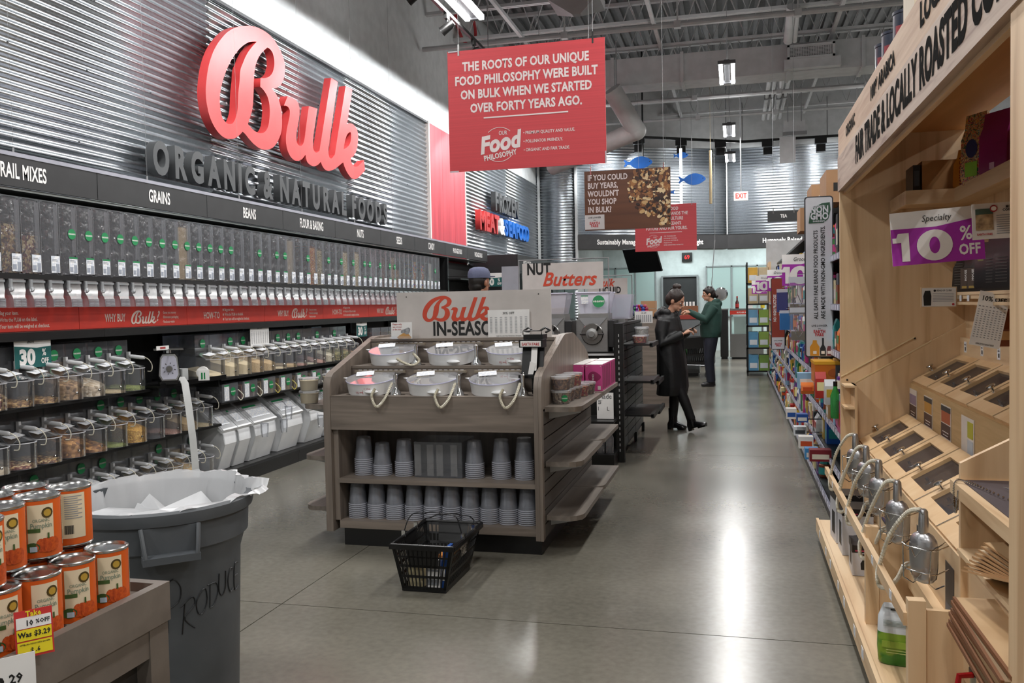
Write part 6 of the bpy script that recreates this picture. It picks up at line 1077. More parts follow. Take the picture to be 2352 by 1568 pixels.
# ------------------------------------------------------------------ far counters
def counter_box(nm, lb, x0, x1, y0, y1, z1, m_, cat='counter'): o = thing(nm, lb, cat, (x0, y0, 0)); B().box(0, x1-x0, 0, y1-y0, .06, z1).obj('cabinet', m_, o); B().box(.02, x1-x0-.02, .03, y1-y0, 0, .06).obj('plinth', BLK2, o); B().box(-.01, x1-x0+.01, -.015, y1-y0, z1, z1+.03).obj('worktop', STEEL, o); return o
a, c = at(1678, 818, z=0), at(1742, 818, z=0); x0, x1, y_ = a.x, c.x-.02, 22.6
o = thing('service_counter', 'stainless steel service counter with glass front and red band at the aisle end', 'counter', (x0, y_, 0)); w_ = x1-x0+.12
B().box(0, w_, 0, .8, .05, .58).obj('cabinet', STEEL, o); B().box(0, w_, -.02, .8, .58, .63).obj('ledge', STEEL, o); B().box(0, .04, -.01, .7, .63, 1.28).box(w_-.04, w_, -.01, .7, .63, 1.28).obj('end_wall', STEEL, o); B().box(.04, w_-.04, .0, .01, .63, 1.08).obj('glass_front', GLASS, o); B().box(0, w_, -.03, .7, 1.12, 1.22).obj('red_band', REDS, o); B().box(0, w_, -.03, .7, 1.22, 1.27).obj('top_ledge', STEEL, o); B().box(.1, .55, .3, .5, .63, 1.05).obj('paper_sheet', mat('tan_card', '#a59a86', .6), o); txt('BUTCHER SHOP SPECIALS', .05, WHITE, o, (w_/2, -.032, 1.17), sx=.8, bold=.02); B().box(.04, w_-.04, .1, .8, 0, .05).obj('plinth', BLK2, o)
for i, (dx, h_, r_, m1, lb) in enumerate(((.18, .3, .045, '#4a1512', 'red and black bottle on the steel service counter'),)):
    q = thing('sauce_bottle', lb, 'bottle', (x0+dx, y_+.2, 1.271)); B().lathe([(r_, 0), (r_, .15), (.02, .21), (.018, .27)], 14).obj('bottle', M(m1, .2), q, smooth=True); B().cyl((0, 0), .02, .27, .31, 10).obj('cap', M('#b02822'), q); B().lathe([(r_+.001, .03), (r_+.001, .12)], 14, caps=False).obj('label', M('#b8302c'), q)
q = thing('white_box', 'white box with red print on the steel service counter', 'box', (x0+.5, y_+.2, 1.271)); B().box(-.06, .06, 0, .06, 0, .16).obj('box', WHITE, q); B().box(-.05, .05, -.002, 0, .09, .14).obj('print', M('#b04040'), q)
q = thing('yellow_tub', 'yellow and white tub on the steel service counter', 'tub', (x0+.8, y_+.2, 1.271)); B().lathe([(.05, 0), (.055, .1)], 14).obj('tub', M('#e0c83a'), q, smooth=True); B().cyl((0, 0), .058, .1, .12, 14).obj('lid', WHITE, q)
a, c = at(1655, 818, y=22.6), at(1674, 818, y=22.6); counter_box('equipment_cabinet', 'tall black cabinet beside the steel service counter', a.x, c.x-.01, 22.6, 23.3, 1.24, BLACK, 'cabinet')
a, c = at(1500, 700, y=19), at(1610, 700, y=19); o = counter_box('prep_counter', 'long dark prep counter in front of the far windows', at(1440, 700, y=20).x, at(1640, 700, y=20).x, 20, 20.7, 1.1, mat('dark_counter', '#3c3e40', .5))
a = at(1563, 720, y=17.6); c = at(1606, 720, y=17.6)
o = thing('sampling_stand', 'small grey stand with a red band under the hands of the person in green', 'stand', (a.x, 17.5, 0)); w_ = c.x-a.x; B().box(0, w_, 0, .45, .05, 1.12).obj('cabinet', mat('grey_glass_case', '#74797b', .3), o); B().box(-.01, w_+.01, -.02, .45, 1.12, 1.2).obj('red_band', M('#a33a30'), o); B().box(.02, w_-.02, .02, .43, 0, .05).obj('plinth', BLK2, o)
q = thing('brochure_box', 'brown box of white cards on the sampling stand', 'box', (a.x+.02, 17.6, 1.201)); B().box(0, .32, 0, .16, 0, .18).obj('box', mat('brown_card', '#8a5a3c', .6), q); b = B()
for k in range(4): b.box(.02+.065*k, .06+.065*k, .02, .03, .1, .27, T=Matrix.Rotation(-.2, 4, 'X'))
b.obj('cards', PAPER, q); B().box(.05, .14, -.003, 0, .03, .1).obj('front_print', M('#9a9a90'), q)
q = thing('carton', 'brown cardboard carton on the counter behind the woman in black', 'carton', at(1472, 727, y=12.4)); B().box(0, .2, 0, .3, 0, .11).box(0, .2, 0, .3, .115, .22).obj('box', mat('cardboard', '#a8805c', .7), q)
o = thing('gift_counter', 'counter with bags and cartons behind the black gondola', 'counter', (-2.2, 12.3, 0)); zc = at(1472, 727, y=12.4).z; B().box(0, 1.3, 0, .7, 0, zc-.02).obj('cabinet', LAMX, o); B().box(-.01, 1.31, -.01, .71, zc-.02, zc-.001).obj('worktop', BLK2, o)
for i, (px, cc) in enumerate(((1450, '#5b3a86'), (1458, '#2f6a4e'), (1463, '#7a3f92'), (1470, '#b8353a'), (1477, '#3f4f9a'), (1484, '#a83a58'))):
    p = at(px, 727, y=12.33); q = thing('candy_bag', '%s wrapped candy bag in the heap behind the woman' % ('purple', 'green', 'violet', 'red', 'blue', 'pink')[i], 'bag', (p.x, 12.35+.02*(i % 2), zc), i*.7, 'candy bags'); b = B(); b.ball((0, 0, .05), (.045, .03, .05), 8, 6).ball((0, 0, .115), (.03, .02, .025), 7, 5).ball((.02, .01, .15), (.025, .02, .025), 7, 5); b.obj('bag', M(cc, .3), q, smooth=True)
q = thing('round_pan', 'shiny round steel pan hanging behind the person in green', 'pan', at(1656, 675, y=19.9)); B().lathe([(.001, 0), (.12, 0), (.15, -.06)], 24, T=Matrix.Rotation(PI/2, 4, 'X')).obj('pan', CHROME, q, smooth=True); B().tube([(-.15, 0, .05), (-.2, 0, .22), (-.12, 0, 1.2)], .01, 6).tube([(-.12, 0, 1.2), (-.12, 0, 5.5)], .004, 4).obj('hanging_hook', GREYM, q)
tv = thing('monitor', 'black flat monitor hanging tilted beneath the far sign band', 'monitor', at(1474, 598, y=19.6)); tv.rotation_euler = (math.radians(22), 0, math.radians(-38)); B().box(-.5, .5, 0, .04, -.28, .28).obj('casing', BLK2, tv); B().box(-.485, .485, -.003, 0, -.265, .265).obj('screen', mat('off_screen', '#060607', .35), tv)
B().box(-.02, .02, .04, .1, -.1, .1).tube([(0, .08, 0), tuple(Euler(tv.rotation_euler).to_matrix().inverted() @ Vector((.05, .1, 4.7)))], .02, 6).obj('mount', BLK2, tv)
p = at(1578, 600, y=26.5); q = thing('queue_display', 'black ticket display with red number 69 on the far wall', 'display', (p.x, 26.5, p.z)); B().box(-.15, .15, 0, .08, 0, .26).obj('casing', BLK2, q); txt('69', .17, mat('red_led', '#ff1a1a', .5, emit=1.3, c2='#ff1a1a'), q, (0, -.004, .12), sx=.9, bold=.0)
# ------------------------------------------------------------------ hanging signs
def hang(name, lb, x, y, z, w_, h_, m_, ztop=7.12, ins=.09):
    o = board(name, lb, 'sign', (x, y, z), w_, h_, m_, 0, .008); b = B()
    for s in (-1, 1): b.tube([(s*(w_/2-ins), .004, h_+.03), (s*(w_/2-ins), .004, ztop-z)], .0022, 4)
    b.obj('hanging_wire', GREYM, o); b = B()
    for s in (-1, 1): b.lathe([(.008, 0), (.008, .01)], 8, T=Matrix.Translation((s*(w_/2-ins), .009, h_-.03)) @ Matrix.Rotation(PI/2, 4, 'X')).box(s*(w_/2-ins)-.006, s*(w_/2-ins)+.006, -.002, .01, h_-.03, h_+.05)
    b.obj('hook', CHROME, o); return o
def food_logo(o, x, z, s, m_, extra=True):
    pts = lambda a0, a1, r: [(x+r*math.cos(math.radians(a)), z+r*math.sin(math.radians(a))) for a in range(a0, a1+1, 6)]
    for a0, a1 in ((48, 132), (228, 318)):
        p = pts(a0, a1, .132*s); q = pts(a0, a1, .128*s)[::-1]; shape('arc', [[(a, b_) for a, b_ in p+q]], m_, o, (0, -.001, 0), ext=.0002)
    txt('OUR', .045*s, m_, o, (x+.03*s, -.0015, z+.085*s), sx=.7, bold=.01); txt('Food', .175*s, m_, o, (x, -.0015, z+.01*s), (PI/2, -.13, 0), sx=.85, bold=.045, shear=.25); txt('PHILOSOPHY', .055*s, m_, o, (x+.005*s, -.0015, z-.083*s), (PI/2, -.15, 0), sx=.78, bold=.035)
A = at(1031, 392, y=6.5); D_ = at(1393, 86, y=6.5)
o = hang('hanging_sign', 'large red hanging sign about the roots of our unique food philosophy', (A.x+at(1396, 377, y=6.5).x)/2, 6.5, 2.497, 1.225, .925, REDP)
LTW = mat('pale_print', '#ddd0cf', .5)
for i, s in enumerate(('THE ROOTS OF OUR UNIQUE', 'FOOD PHILOSOPHY WERE BUILT', 'ON BULK WHEN WE STARTED', 'OVER FORTY YEARS AGO.')): txt(s, .094, LTW, o, (0, -.001, .797-.107*i), sx={0: .755, 1: .77, 2: .76, 3: .765}[i], bold=.035)
B().box(-.33, .33, -.0015, -.0005, .395, .405).obj('rule', LTW, o); food_logo(o, -.21, .19, 1, LTW)
for i, s in enumerate(('PREMIUM QUALITY AND VALUE.', 'POLLINATOR FRIENDLY.', 'ORGANIC AND FAIR TRADE.')): txt('• '+s, .033, LTW, o, (-.02, -.001, .265-.065*i), sx=.8, bold=.015, align='LEFT')
B().box(-.605, -.53, -.003, -.001, .917, .927).box(-.61, -.54, -.003, -.001, -.004, .008).box(.603, .613, -.003, -.001, .0, .09).obj('tape', clear('tape', haze=.4), o)
o = hang('hanging_sign', 'hanging sign with nuts and wood picture asking about buying years in bulk', -1.105, 9.3, 2.24, .91, .63, wood('dark_walnut_print', '#6b4128', '#4a2a1a', 'x', 9), ins=.07)
for i, s in enumerate(('IF YOU COULD', 'BUY YEARS,', "WOULDN'T", 'YOU SHOP', 'IN BULK?')): txt(s, .084, LTW, o, (-.42, -.002, .555-.085*i), sx=.72, bold=.03, align='LEFT')
B().box(-.455, -.245, -.003, -.001, .01, .165).obj('logo_field', mat('pale_grey_field', '#c9c5c4', .5), o); txt('LIVE LONGER', .026, INK, o, (-.35, -.004, .135), sx=.85, bold=.02); txt('WITH', .012, INK, o, (-.35, -.004, .105), sx=.85); txt('EARTH\nFARE', .038, M('#b5303a'), o, (-.35, -.004, .06), sx=.9, bold=.04, lines=.75)
random.seed(3); bs = {c: B() for c in ('#c9a572', '#8a5a34', '#3a2318', '#dfc79c', '#a5713f', '#241611')}
for k in range(430):
    t = random.random(); u = .0+.46*random.random()**.8; v = .03+.6*random.random()
    if (u-.42)**2/.17+(v-.42)**2/.1 > 1 and not (u > .36 and v < .14): continue
    c = random.choice(list(bs)); L_ = random.uniform(.010, .034); a = random.random()*PI; n = 9
    bs[c].add([(u+L_*math.cos(2*PI*i/n)*math.cos(a)-L_*.6*math.sin(2*PI*i/n)*math.sin(a), -.0011-.00001*k, v+L_*math.cos(2*PI*i/n)*math.sin(a)+L_*.6*math.sin(2*PI*i/n)*math.cos(a)) for i in range(n) if True], [tuple(range(n))])
for c in bs:
    bs[c].v = [(min(x, .452), y, max(.004, min(z, .626))) for x, y, z in bs[c].v]; bs[c].obj('nut_print', M(c), o, kind='stuff')
o = hang('hanging_sign', 'smaller red hanging sign about seafood and the ocean behind the nuts sign', (at(1460, 577, y=18.2).x+at(1600, 574, y=18.2).x)/2, 18.2, at(1530, 576, y=18.2).z, 1.25, .95, REDP)
for i, s in enumerate(('OUR SEAFOOD', 'STANDARD DEMANDS THE', 'BEST AQUACULTURE', "FOR THE OCEAN'S", 'FUTURE AND FOR YOURS.')): txt(s, .09, LTW, o, (.02, -.002, .86-.1*i), sx=.76, bold=.03)
B().box(-.33, .33, -.0015, -.0005, .375, .385).obj('rule', LTW, o); food_logo(o, -.25, .2, 1, LTW)
for i, s in enumerate(('100% TRACEABLE AND', 'SUSTAINABLY SOURCED.', 'NO COLOR ADDITIVES OR', 'PRESERVATIVES.', 'NEVER ADMINISTERED ANTIBIOTICS.')): txt(s, .03, LTW, o, (-.04, -.002, .3-.045*i), sx=.8, bold=.015, align='LEFT')
p = at(1800, 508, y=14.8); hang('hanging_sign', 'small black hanging sign reading TEA over the right gondola', p.x, 14.8, p.z, .5, .17, DARKP); txt('TEA', .075, WHITE, bpy.data.objects[[q.name for q in bpy.data.objects if q.get('label', '').startswith('small black hanging sign')][0]], (0, -.002, .085), sx=.75, bold=.03)
p = at(1702, 460, y=19.6); o = thing('exit_sign', 'white exit sign with red letters hanging on a rod', 'sign', (p.x, 19.6, p.z)); B().box(-.15, .15, 0, .04, 0, .19).obj('casing', mat('exit_white', '#e8dfdc', .5, emit=.25, c2='#e8dfdc'), o); txt('EXIT', .15, mat('exit_red', '#e0352c', .5, emit=.6, c2='#e0352c'), o, (0, -.002, .093), sx=.75, bold=.03); B().tube([(0, .02, .19), (0, .02, 7.1-p.z)], .014, 6).obj('rod', GREYM, o)
# fish cutouts
BLU = mat('blue_fish_paint', '#1c63b8', .45, c2='#1a5cab')
def fish(px, py, w_, y, flip, lb):
    p = at(px, py, y=y); o = thing('fish_cutout', lb, 'decoration', p, 0, 'blue fish cutouts'); s = w_
    pts = [(-.5, .12), (-.46, .0), (-.5, -.12), (-.4, -.07), (-.33, -.04), (-.22, -.12), (-.05, -.2), (.1, -.21), (.25, -.18), (.4, -.1), (.5, .0), (.42, .1), (.28, .18), (.1, .22), (-.05, .2), (-.2, .13), (-.33, .05), (-.4, .08)]
    pts = [(a*flip, b_) for a, b_ in pts]; shape('body', [pts], BLU, o, ext=.02/s*s, scale=s, smooth=True); B().ball((.4*flip*s, -.02, .03*s), .012, 8, 6).obj('eye', INK, o); B().tube([(0, 0, .2*s), (0, 0, 7.1-p.z)], .0022, 4).obj('hanging_wire', GREYM, o)
fish(1466, 374, .62, 19.5, 1, 'blue wooden fish partly hidden behind the nuts sign'); fish(1564, 357, .32, 20, 1, 'small blue wooden fish under the far track'); fish(1590, 412, .56, 19, 1, 'bright blue wooden fish facing right'); fish(1530, 442, .36, 19.3, -1, 'blue wooden fish peeking out right of the nuts sign')
p = at(1632, 400, y=19); o = thing('hanging_rope', 'tan rope hanging between the fish and the exit sign', 'rope', p); B().tube([(0, 0, -.62), (0, 0, .5)], .03, 8).tube([(0, 0, .5), (0, 0, 7.1-p.z)], .003, 4).obj('rope', mat('tan_rope', '#a79878', .8), o, smooth=True)
p = at(1564, 400, y=19.2); o = thing('light_pole', 'glowing white tube hanging below the second far spotlight', 'lamp', p); B().tube([(0, 0, -.75), (0, 0, .55)], .03, 8).obj('tube', mat('tube_glow', '#eef2f2', .4, emit=.8, c2='#eef2f2'), o, smooth=True); B().tube([(0, 0, .55), (0, 0, 7.1-p.z)], .004, 4).obj('hanging_wire', GREYM, o)
# wall lettering over the frozen section
o = thing('block_letter_sign', 'mounted letters reading FROZEN MEAT & SEAFOOD on the far corrugated wall', 'sign', (-4.72, 15.9, 0), PI/2)
def row_(s, y0, y1, z, size, ms):
    a = (y1-y0)/len(s)
    for i, c in enumerate(s): txt(c, size, ms[i] if isinstance(ms, list) else ms, o, (y0+a*(i+.5), 0, z), sx=.95*a/(size*.62), bold=.04, ext=.05, name='letter')
za, zb_ = at(1130, 455, x=-4.72).z, at(1100, 497, x=-4.72).z; y1 = at(1131, 455, x=-4.72).y-15.9; y2 = at(1186, 470, x=-4.72).y-15.9
row_('FROZEN', y1, y2, 3.55, .5, gr); y1, y2, y3, y4 = [at(p, 510, x=-4.72).y-15.9 for p in (1098, 1142, 1154, 1210)]
row_('MEAT', y1, y2, 3.08, .5, mat('red_letter2', '#c23434', .4)); row_('&', y2+.05, y3, 3.08, .45, WHITE); row_('SEAFOOD', y3, y4, 3.08, .45, BLU)
p, q = at(1762, 548, y=17.9), at(1812, 600, y=17.9); o = thing('white_partition', 'plain white partition board above the far end of the right aisle', 'board', (p.x, 17.95, 0)); B().box(0, .72, .6, .62, 0, p.z).obj('board', NWH if 'NWH' in globals() else mat('pale_board', '#c6c8ca', .5), o)
# ================================================================== RIGHT: aisle gondola
RAIL = mat('lilac_price_rail', '#8f8fa0', .35); TAGM = mat('price_tag_white', '#d6d6e4', .5)
SZ = [.10, .36, .62, .86, 1.12, 1.42, 1.74]
GU = [5.62+1.22*k for k in range(10)]
for i, y in enumerate(GU):
    L_ = 1.22 if i < 9 else .9
    o = thing('aisle_shelving', 'black aisle shelving unit on the right, %s beyond the oak coffee hutch' % ORD[i], 'shelving', (.57, y+L_, 0), -PI/2, 'aisle shelving units')
    B().box(.001, L_-.001, .02, .55, .0, .085).obj('kick_plate', BLACK, o); B().box(.001, L_-.001, .55, .57, 0, 2.17).obj('back_panel', PEG, o); B().box(.001, L_-.001, .2, .55, 2.14, 2.17).obj('top_cap', BLACK, o)
    for k, z in enumerate(SZ):
        d0 = .02 if k == 0 else .05; sh = B().box(.001, L_-.001, d0+.01, .55, z-.015, z).obj('shelf', BLACK, o); B().box(.002, L_-.002, d0-.005, d0+.005, z-.04, z+.002).obj('price_rail', RAIL, sh); b = B()
        n = 9 if i < 4 else 5
        for q in range(n): x = .05+(L_-.12)*q/n+.012*((q*7+k*3+i) % 3); b.box(x, x+.055, d0-.007, d0-.005, z-.036, z-.004)
        b.obj('price_tags', TAGM, sh, kind='stuff')
    if i == 0: B().box(L_-.02, L_, .05, .55, .085, 2.14).obj('end_side', BLACK, o)
random.seed(11)
PC = ['#b02a24', '#d9722a', '#1f4f9a', '#e6e3dc', '#c9a83a', '#3a7a3c', '#5a2f80', '#141418', '#c7a878', '#8fb8d8', '#e0d8c4', '#b83a7a', '#7a3c22', '#dfe3e6', '#2c8a8a', '#c94f1f', '#efe2a8', '#42464c']
CN = {'#b02a24': 'red', '#d9722a': 'orange', '#1f4f9a': 'blue', '#e6e3dc': 'white', '#c9a83a': 'mustard', '#3a7a3c': 'green', '#5a2f80': 'purple', '#141418': 'black', '#c7a878': 'tan', '#8fb8d8': 'pale blue', '#e0d8c4': 'cream', '#b83a7a': 'pink', '#7a3c22': 'brown', '#dfe3e6': 'pale grey', '#2c8a8a': 'teal', '#c94f1f': 'rust', '#efe2a8': 'pale yellow', '#42464c': 'dark grey'}
PM = {}
def prod(kind, w_, h_, d, c1, c2, lb, x, y, z):
    """grocery item with its front facing the aisle; origin at its base, front at local y=0"""
    o = thing({'box': 'grocery_box', 'bottle': 'grocery_bottle', 'pouch': 'grocery_pouch', 'jar': 'grocery_jar', 'canister': 'grocery_canister'}[kind], lb, kind, (x, y, z), -PI/2, 'groceries on the aisle shelving')
    key = (kind, round(w_, 2), round(h_, 2), round(d, 2))
    if key not in PM:
        w2 = w_/2*.94; P = {}
        if kind == 'box': P['carton'] = (B().box(-w2, w2, 0, d, 0, h_).mesh('carton', [M('#888888')]), 0); P['front_print'] = (B().box(-w2*.8, w2*.8, -.001, 0, h_*.2, h_*.62).mesh('front_print', [M('#888888')]), 1); P['side_print'] = (B().box(w2, w2+.001, d*.15, d*.85, h_*.25, h_*.7).mesh('side_print', [M('#888888')]), 1)
        elif kind == 'bottle': P['bottle'] = (B().lathe([(w2*.9, 0), (w2, .01), (w2, h_*.6), (w2*.4, h_*.8), (w2*.36, h_*.92)], 12, (0, w2, 0)).mesh('bottle', [M('#888888')], True), 0); P['cap'] = (B().cyl((0, w2), w2*.42, h_*.9, h_, 10).mesh('cap', [M('#888888')]), 1); P['label'] = (B().lathe([(w2+.001, h_*.15), (w2+.001, h_*.5)], 12, (0, w2, 0), caps=False).mesh('label', [M('#888888')], True), 1)
        elif kind == 'jar': P['jar'] = (B().lathe([(w2*.85, 0), (w2, .012), (w2, h_*.8), (w2*.8, h_*.86)], 12, (0, w2, 0)).mesh('jar', [M('#888888')], True), 0); P['lid'] = (B().cyl((0, w2), w2*.85, h_*.86, h_, 12).mesh('lid', [M('#888888')]), 1); P['label'] = (B().lathe([(w2+.001, h_*.2), (w2+.001, h_*.65)], 12, (0, w2, 0), caps=False).mesh('label', [M('#888888')], True), 1)
        elif kind == 'canister': P['canister'] = (B().cyl((0, w2), w2, 0, h_*.92, 14).mesh('canister', [M('#888888')], True), 0); P['lid'] = (B().cyl((0, w2), w2*1.03, h_*.92, h_, 14).mesh('lid', [M('#888888')]), 1); P['label'] = (B().lathe([(w2+.001, h_*.2), (w2+.001, h_*.6)], 14, (0, w2, 0), caps=False).mesh('label', [M('#888888')], True), 1)
        else:
            b = B(); b.loft([[(-w2, d*a, z_), (w2, d*a, z_), (w2, d*b_, z_), (-w2, d*b_, z_)] for z_, a, b_ in ((0, .1, .9), (h_*.3, 0, 1), (h_*.75, .1, .9), (h_, .47, .53))]); P['pouch'] = (b.mesh('pouch', [M('#888888')], 30), 0); P['label'] = (B().box(-w2*.75, w2*.75, d*.02-.002, d*.05, h_*.3, h_*.62).mesh('label', [M('#888888')]), 1)
        PM[key] = P
    for n, (me, k) in PM[key].items():
        q = link(n, me, o); q.material_slots[0].link = 'OBJECT'; q.material_slots[0].material = M((c1, c2)[k], .35)
    return o
used = {}
SN = ['bottom shelf', 'second shelf up', 'third shelf up', 'fourth shelf up', 'fifth shelf up', 'sixth shelf up', 'top shelf']
DIST = ['first', 'second', 'third', 'fourth', 'fifth', 'sixth', 'seventh', 'eighth', 'ninth', 'tenth']
for k, z in enumerate(SZ):
    y = 5.66; gap = (SZ+[2.14])[k+1]-z-.035
    while y < 16.9:
        far = (y-5.6)/11
        w_ = round(random.choice((.08, .1, .12, .14, .16))*(1+1.1*far), 2); kind = random.choices(('box', 'pouch', 'bottle', 'jar', 'canister'), (4, 4, 2, 2, 1))[0]
        h_ = round(min(gap, max(.08, random.choice((.12, .16, .2, .24)))), 2)
        if kind in ('bottle', 'canister', 'jar'): w_ = min(w_, .12)
        d = .06 if kind == 'pouch' else .1
        if (k <= 1 and y < 6.9): y += .25; continue
        c1, c2 = random.sample(PC, 2); u = min(9, int((y-5.6)/1.22)); sec = DIST[u]
        for t in range(40):
            lb = '%s %s with %s %s, %s, unit %s from the coffee hutch' % (CN[c1], kind, CN[c2], 'label' if kind != 'box' else 'print', SN[k], sec)
            if lb not in used: break
            c1, c2 = random.sample(PC, 2)
        used[lb] = 1; prod(kind, w_, h_, d, c1, c2, lb, .57+(.055 if k else .03)-random.choice((0, 0, .01, -.03)), y+w_/2, z+.001); y += w_+random.choice((.005, .01, .03, .08))
# items the photo shows clearly at the near end
o = thing('orange_tub_display', 'wide orange carton with yellow rim and oval emblem below the tall vertical sign', 'carton', (.50, 6.02, .9)); B().box(0, .24, 0, .3, 0, .13).obj('box', mat('orange_carton', '#cf7318', .4), o); B().box(-.005, .245, -.005, .3, .125, .145).obj('rim', mat('yellow_rim', '#e0a52a', .4), o); shape('oval_emblem', [[(.13+.05*math.cos(t), .07+.03*math.sin(t)) for t in [2*PI*k/20 for k in range(20)]]], M('#a8541a'), o, (0, -.002, 0)); B().box(.02, .05, .0, .3, -.045, 0).box(.19, .22, .0, .3, -.045, 0).obj('peg_arm', BLACK, o)
for (px, py, yy, w_, h_, c1, c2, kind, lb) in ((1858, 892, 6.5, .16, .11, '#8fb8d8', '#e6e3dc', 'box', 'pale blue multipack sticking out over the aisle beside the orange carton'), (1886, 915, 5.95, .07, .17, '#b02a24', '#efe2a8', 'pouch', 'red pouch with yellow label hanging beside the oak hutch'), (1908, 930, 5.85, .07, .16, '#c9ccd0', '#c9a83a', 'pouch', 'silver pouch with mustard label hanging beside the oak hutch'), (1855, 905, 6.45, .09, .08, '#d9722a', '#c94f1f', 'pouch', 'orange pouch under the pale blue multipack'), (1818, 962, 7.9, .09, .09, '#e6e3dc', '#1f4f9a', 'box', 'white and blue box sticking out low over the aisle'), (1843, 970, 7.2, .09, .065, '#1f4f9a', '#e6e3dc', 'box', 'dark blue box beside the white and blue box'), (1885, 1060, 6.3, .15, .08, '#7a1c28', '#e0d8c4', 'box', 'dark red box low beside the oak hutch'), (1865, 1055, 6.7, .1, .08, '#3f8ec8', '#e6e3dc', 'box', 'bright blue box low behind the dark red box'), (1838, 1000, 7.3, .1, .07, '#dfe3e6', '#42464c', 'box', 'pale white carton low over the aisle'), (1852, 1030, 6.9, .11, .09, '#e6e3dc', '#c94f1f', 'box', 'white carton with rust print, low over the aisle')):
    p = at(px, py, y=yy); q = prod(kind, w_, h_, .1, c1, c2, lb, p.x-w_/2, yy, p.z); q.rotation_euler = (0, 0, 0); q.location = (p.x, yy, p.z); q['group'] = 'items hung at the near end of the aisle shelving'
    B().box(0, .32, .03, .04, .02, .028).obj('peg', CHROME, q)
o = thing('green_bottle', 'tall green bottle standing beside the oak hutch', 'bottle', at(1919, 960, y=5.75)); B().lathe([(.028, 0), (.03, .02), (.03, .14), (.012, .19), (.012, .21)], 14).obj('bottle', clear('green_glass', (.2, .7, .25), .3, (.1, .5, .15)), o, smooth=True); B().cyl((0, 0), .013, .2, .23, 10).obj('cap', BLK2, o)
# cartons on top of the shelving
CARD = mat('cardboard', '#b39471', .7)
for i, (px, py, yy, w_, h_, lb) in enumerate(((1904, 385, 6.9, .15, .24, 'cardboard carton with printed symbol on top of the aisle shelving'), (1890, 425, 8.2, .16, .3, 'cardboard carton behind, on top of the aisle shelving'), (1881, 440, 9.6, .16, .24, 'third cardboard carton along the top of the aisle shelving'), (1895, 412, 7.5, .12, .12, 'low white carton with yellow label on top of the aisle shelving'))):
    p = at(px, py, y=yy); o = thing('carton', lb, 'carton', (.80, yy, 2.172), 0, 'cartons on top of the shelving'); B().box(-.14, .2, 0, .5, 0, h_).obj('box', CARD if i < 3 else PAPER, o); B().box(-.09, -.03, -.002, 0, h_*.35, h_*.6).box(-.085, -.035, -.003, -.002, h_*.46, h_*.47).obj('print', INK if i < 3 else mat('yellow_print', '#e8d422', .45), o)
# tall vertical signs
def vsign(y, x0, x1, z0, z1, m_, lb): o = thing('vertical_sign', lb, 'sign', ((x0+x1)/2, y, z0)); w_ = x1-x0; T = Matrix.Rotation(PI/2, 4, 'X'); B().bevbox(-w_/2-.008, w_/2+.008, -.008, z1-z0+.008, -.012, 0, .02, 4, T=T).obj('frame', mat('dark_frame', '#33343a', .4), o, smooth=30); B().bevbox(-w_/2, w_/2, 0, z1-z0, 0, .002, .015, 4, T=T).obj('panel', m_, o); B().box(w_/2-.01, w_/2+.25, .005, .012, (z1-z0)*.9, (z1-z0)*.93).obj('arm', BLACK, o); return o
NW = mat('pale_sign_white', '#c9cbd2', .45); o = vsign(6.2, .46, .628, 1.07, 2.135, NW, 'tall vertical white sign about non-GMO ingredients beside the oak hutch')
shape('green_leaf_badge', [[(-.06, .93), (-.055, .97), (-.03, 1.0), (.02, 1.025), (.07, 1.03), (.075, .98), (.06, .92), (.03, .895), (-.065, .893)]], mat('badge_green', '#1d4a34', .5), o, (0, -.0035, 0)); txt('NON\nGMO', .062, NW, o, (.003, -.005, .96), sx=.78, bold=.04, lines=.72); txt('MADE WITH', .018, NW, o, (.003, -.005, 1.005), sx=.75, bold=.02); txt('INGREDIENTS', .016, NW, o, (.0, -.005, .905), sx=.75, bold=.02)
txt('ALL EARTH FARE BRAND FOOD PRODUCTS', .037, INK, o, (-.02, -.0035, .25), (PI/2, -PI/2, 0), sx=.8, bold=.02, align='LEFT'); txt('ARE MADE WITH NON-GMO INGREDIENTS.', .037, INK, o, (.026, -.0035, .25), (PI/2, -PI/2, 0), sx=.84, bold=.02, align='LEFT')
txt('LIVE LONGER', .018, INK, o, (0, -.0035, .205), sx=.9, bold=.02); txt('WITH', .01, INK, o, (0, -.0035, .185)); txt('EARTH\nFARE', .028, M('#b5303a'), o, (0, -.0035, .155), sx=.85, bold=.04, lines=.75)
for x, s_, c in ((-.03, [(-.03, .0), (-.032, .06), (-.015, .085), (-.012, .105), (.012, .105), (.014, .085), (.03, .06), (.028, 0)], '#d0922a'), (.022, [(-.018, 0), (-.018, .05), (-.006, .075), (-.006, .12), (.006, .12), (.006, .075), (.018, .05), (.018, 0)], '#20242a'), (.062, [(-.015, 0), (-.015, .045), (-.009, .065), (.009, .065), (.015, .045), (.015, 0)], '#7a4048')): shape('bottle_print', [s_], M(c), o, (x, -.0035, .003)); rect(x, .025, .022, .02, WHITE, o, -.0045)
p0, p1 = at(1772, 650, y=11), at(1802, 801, y=11); o = vsign(11, p0.x, p1.x, p1.z, p0.z+.05, mat('rust_sign', '#8f3626', .5), 'rust red vertical sign about high fructose corn syrup beyond the white one'); w_ = p1.x-p0.x
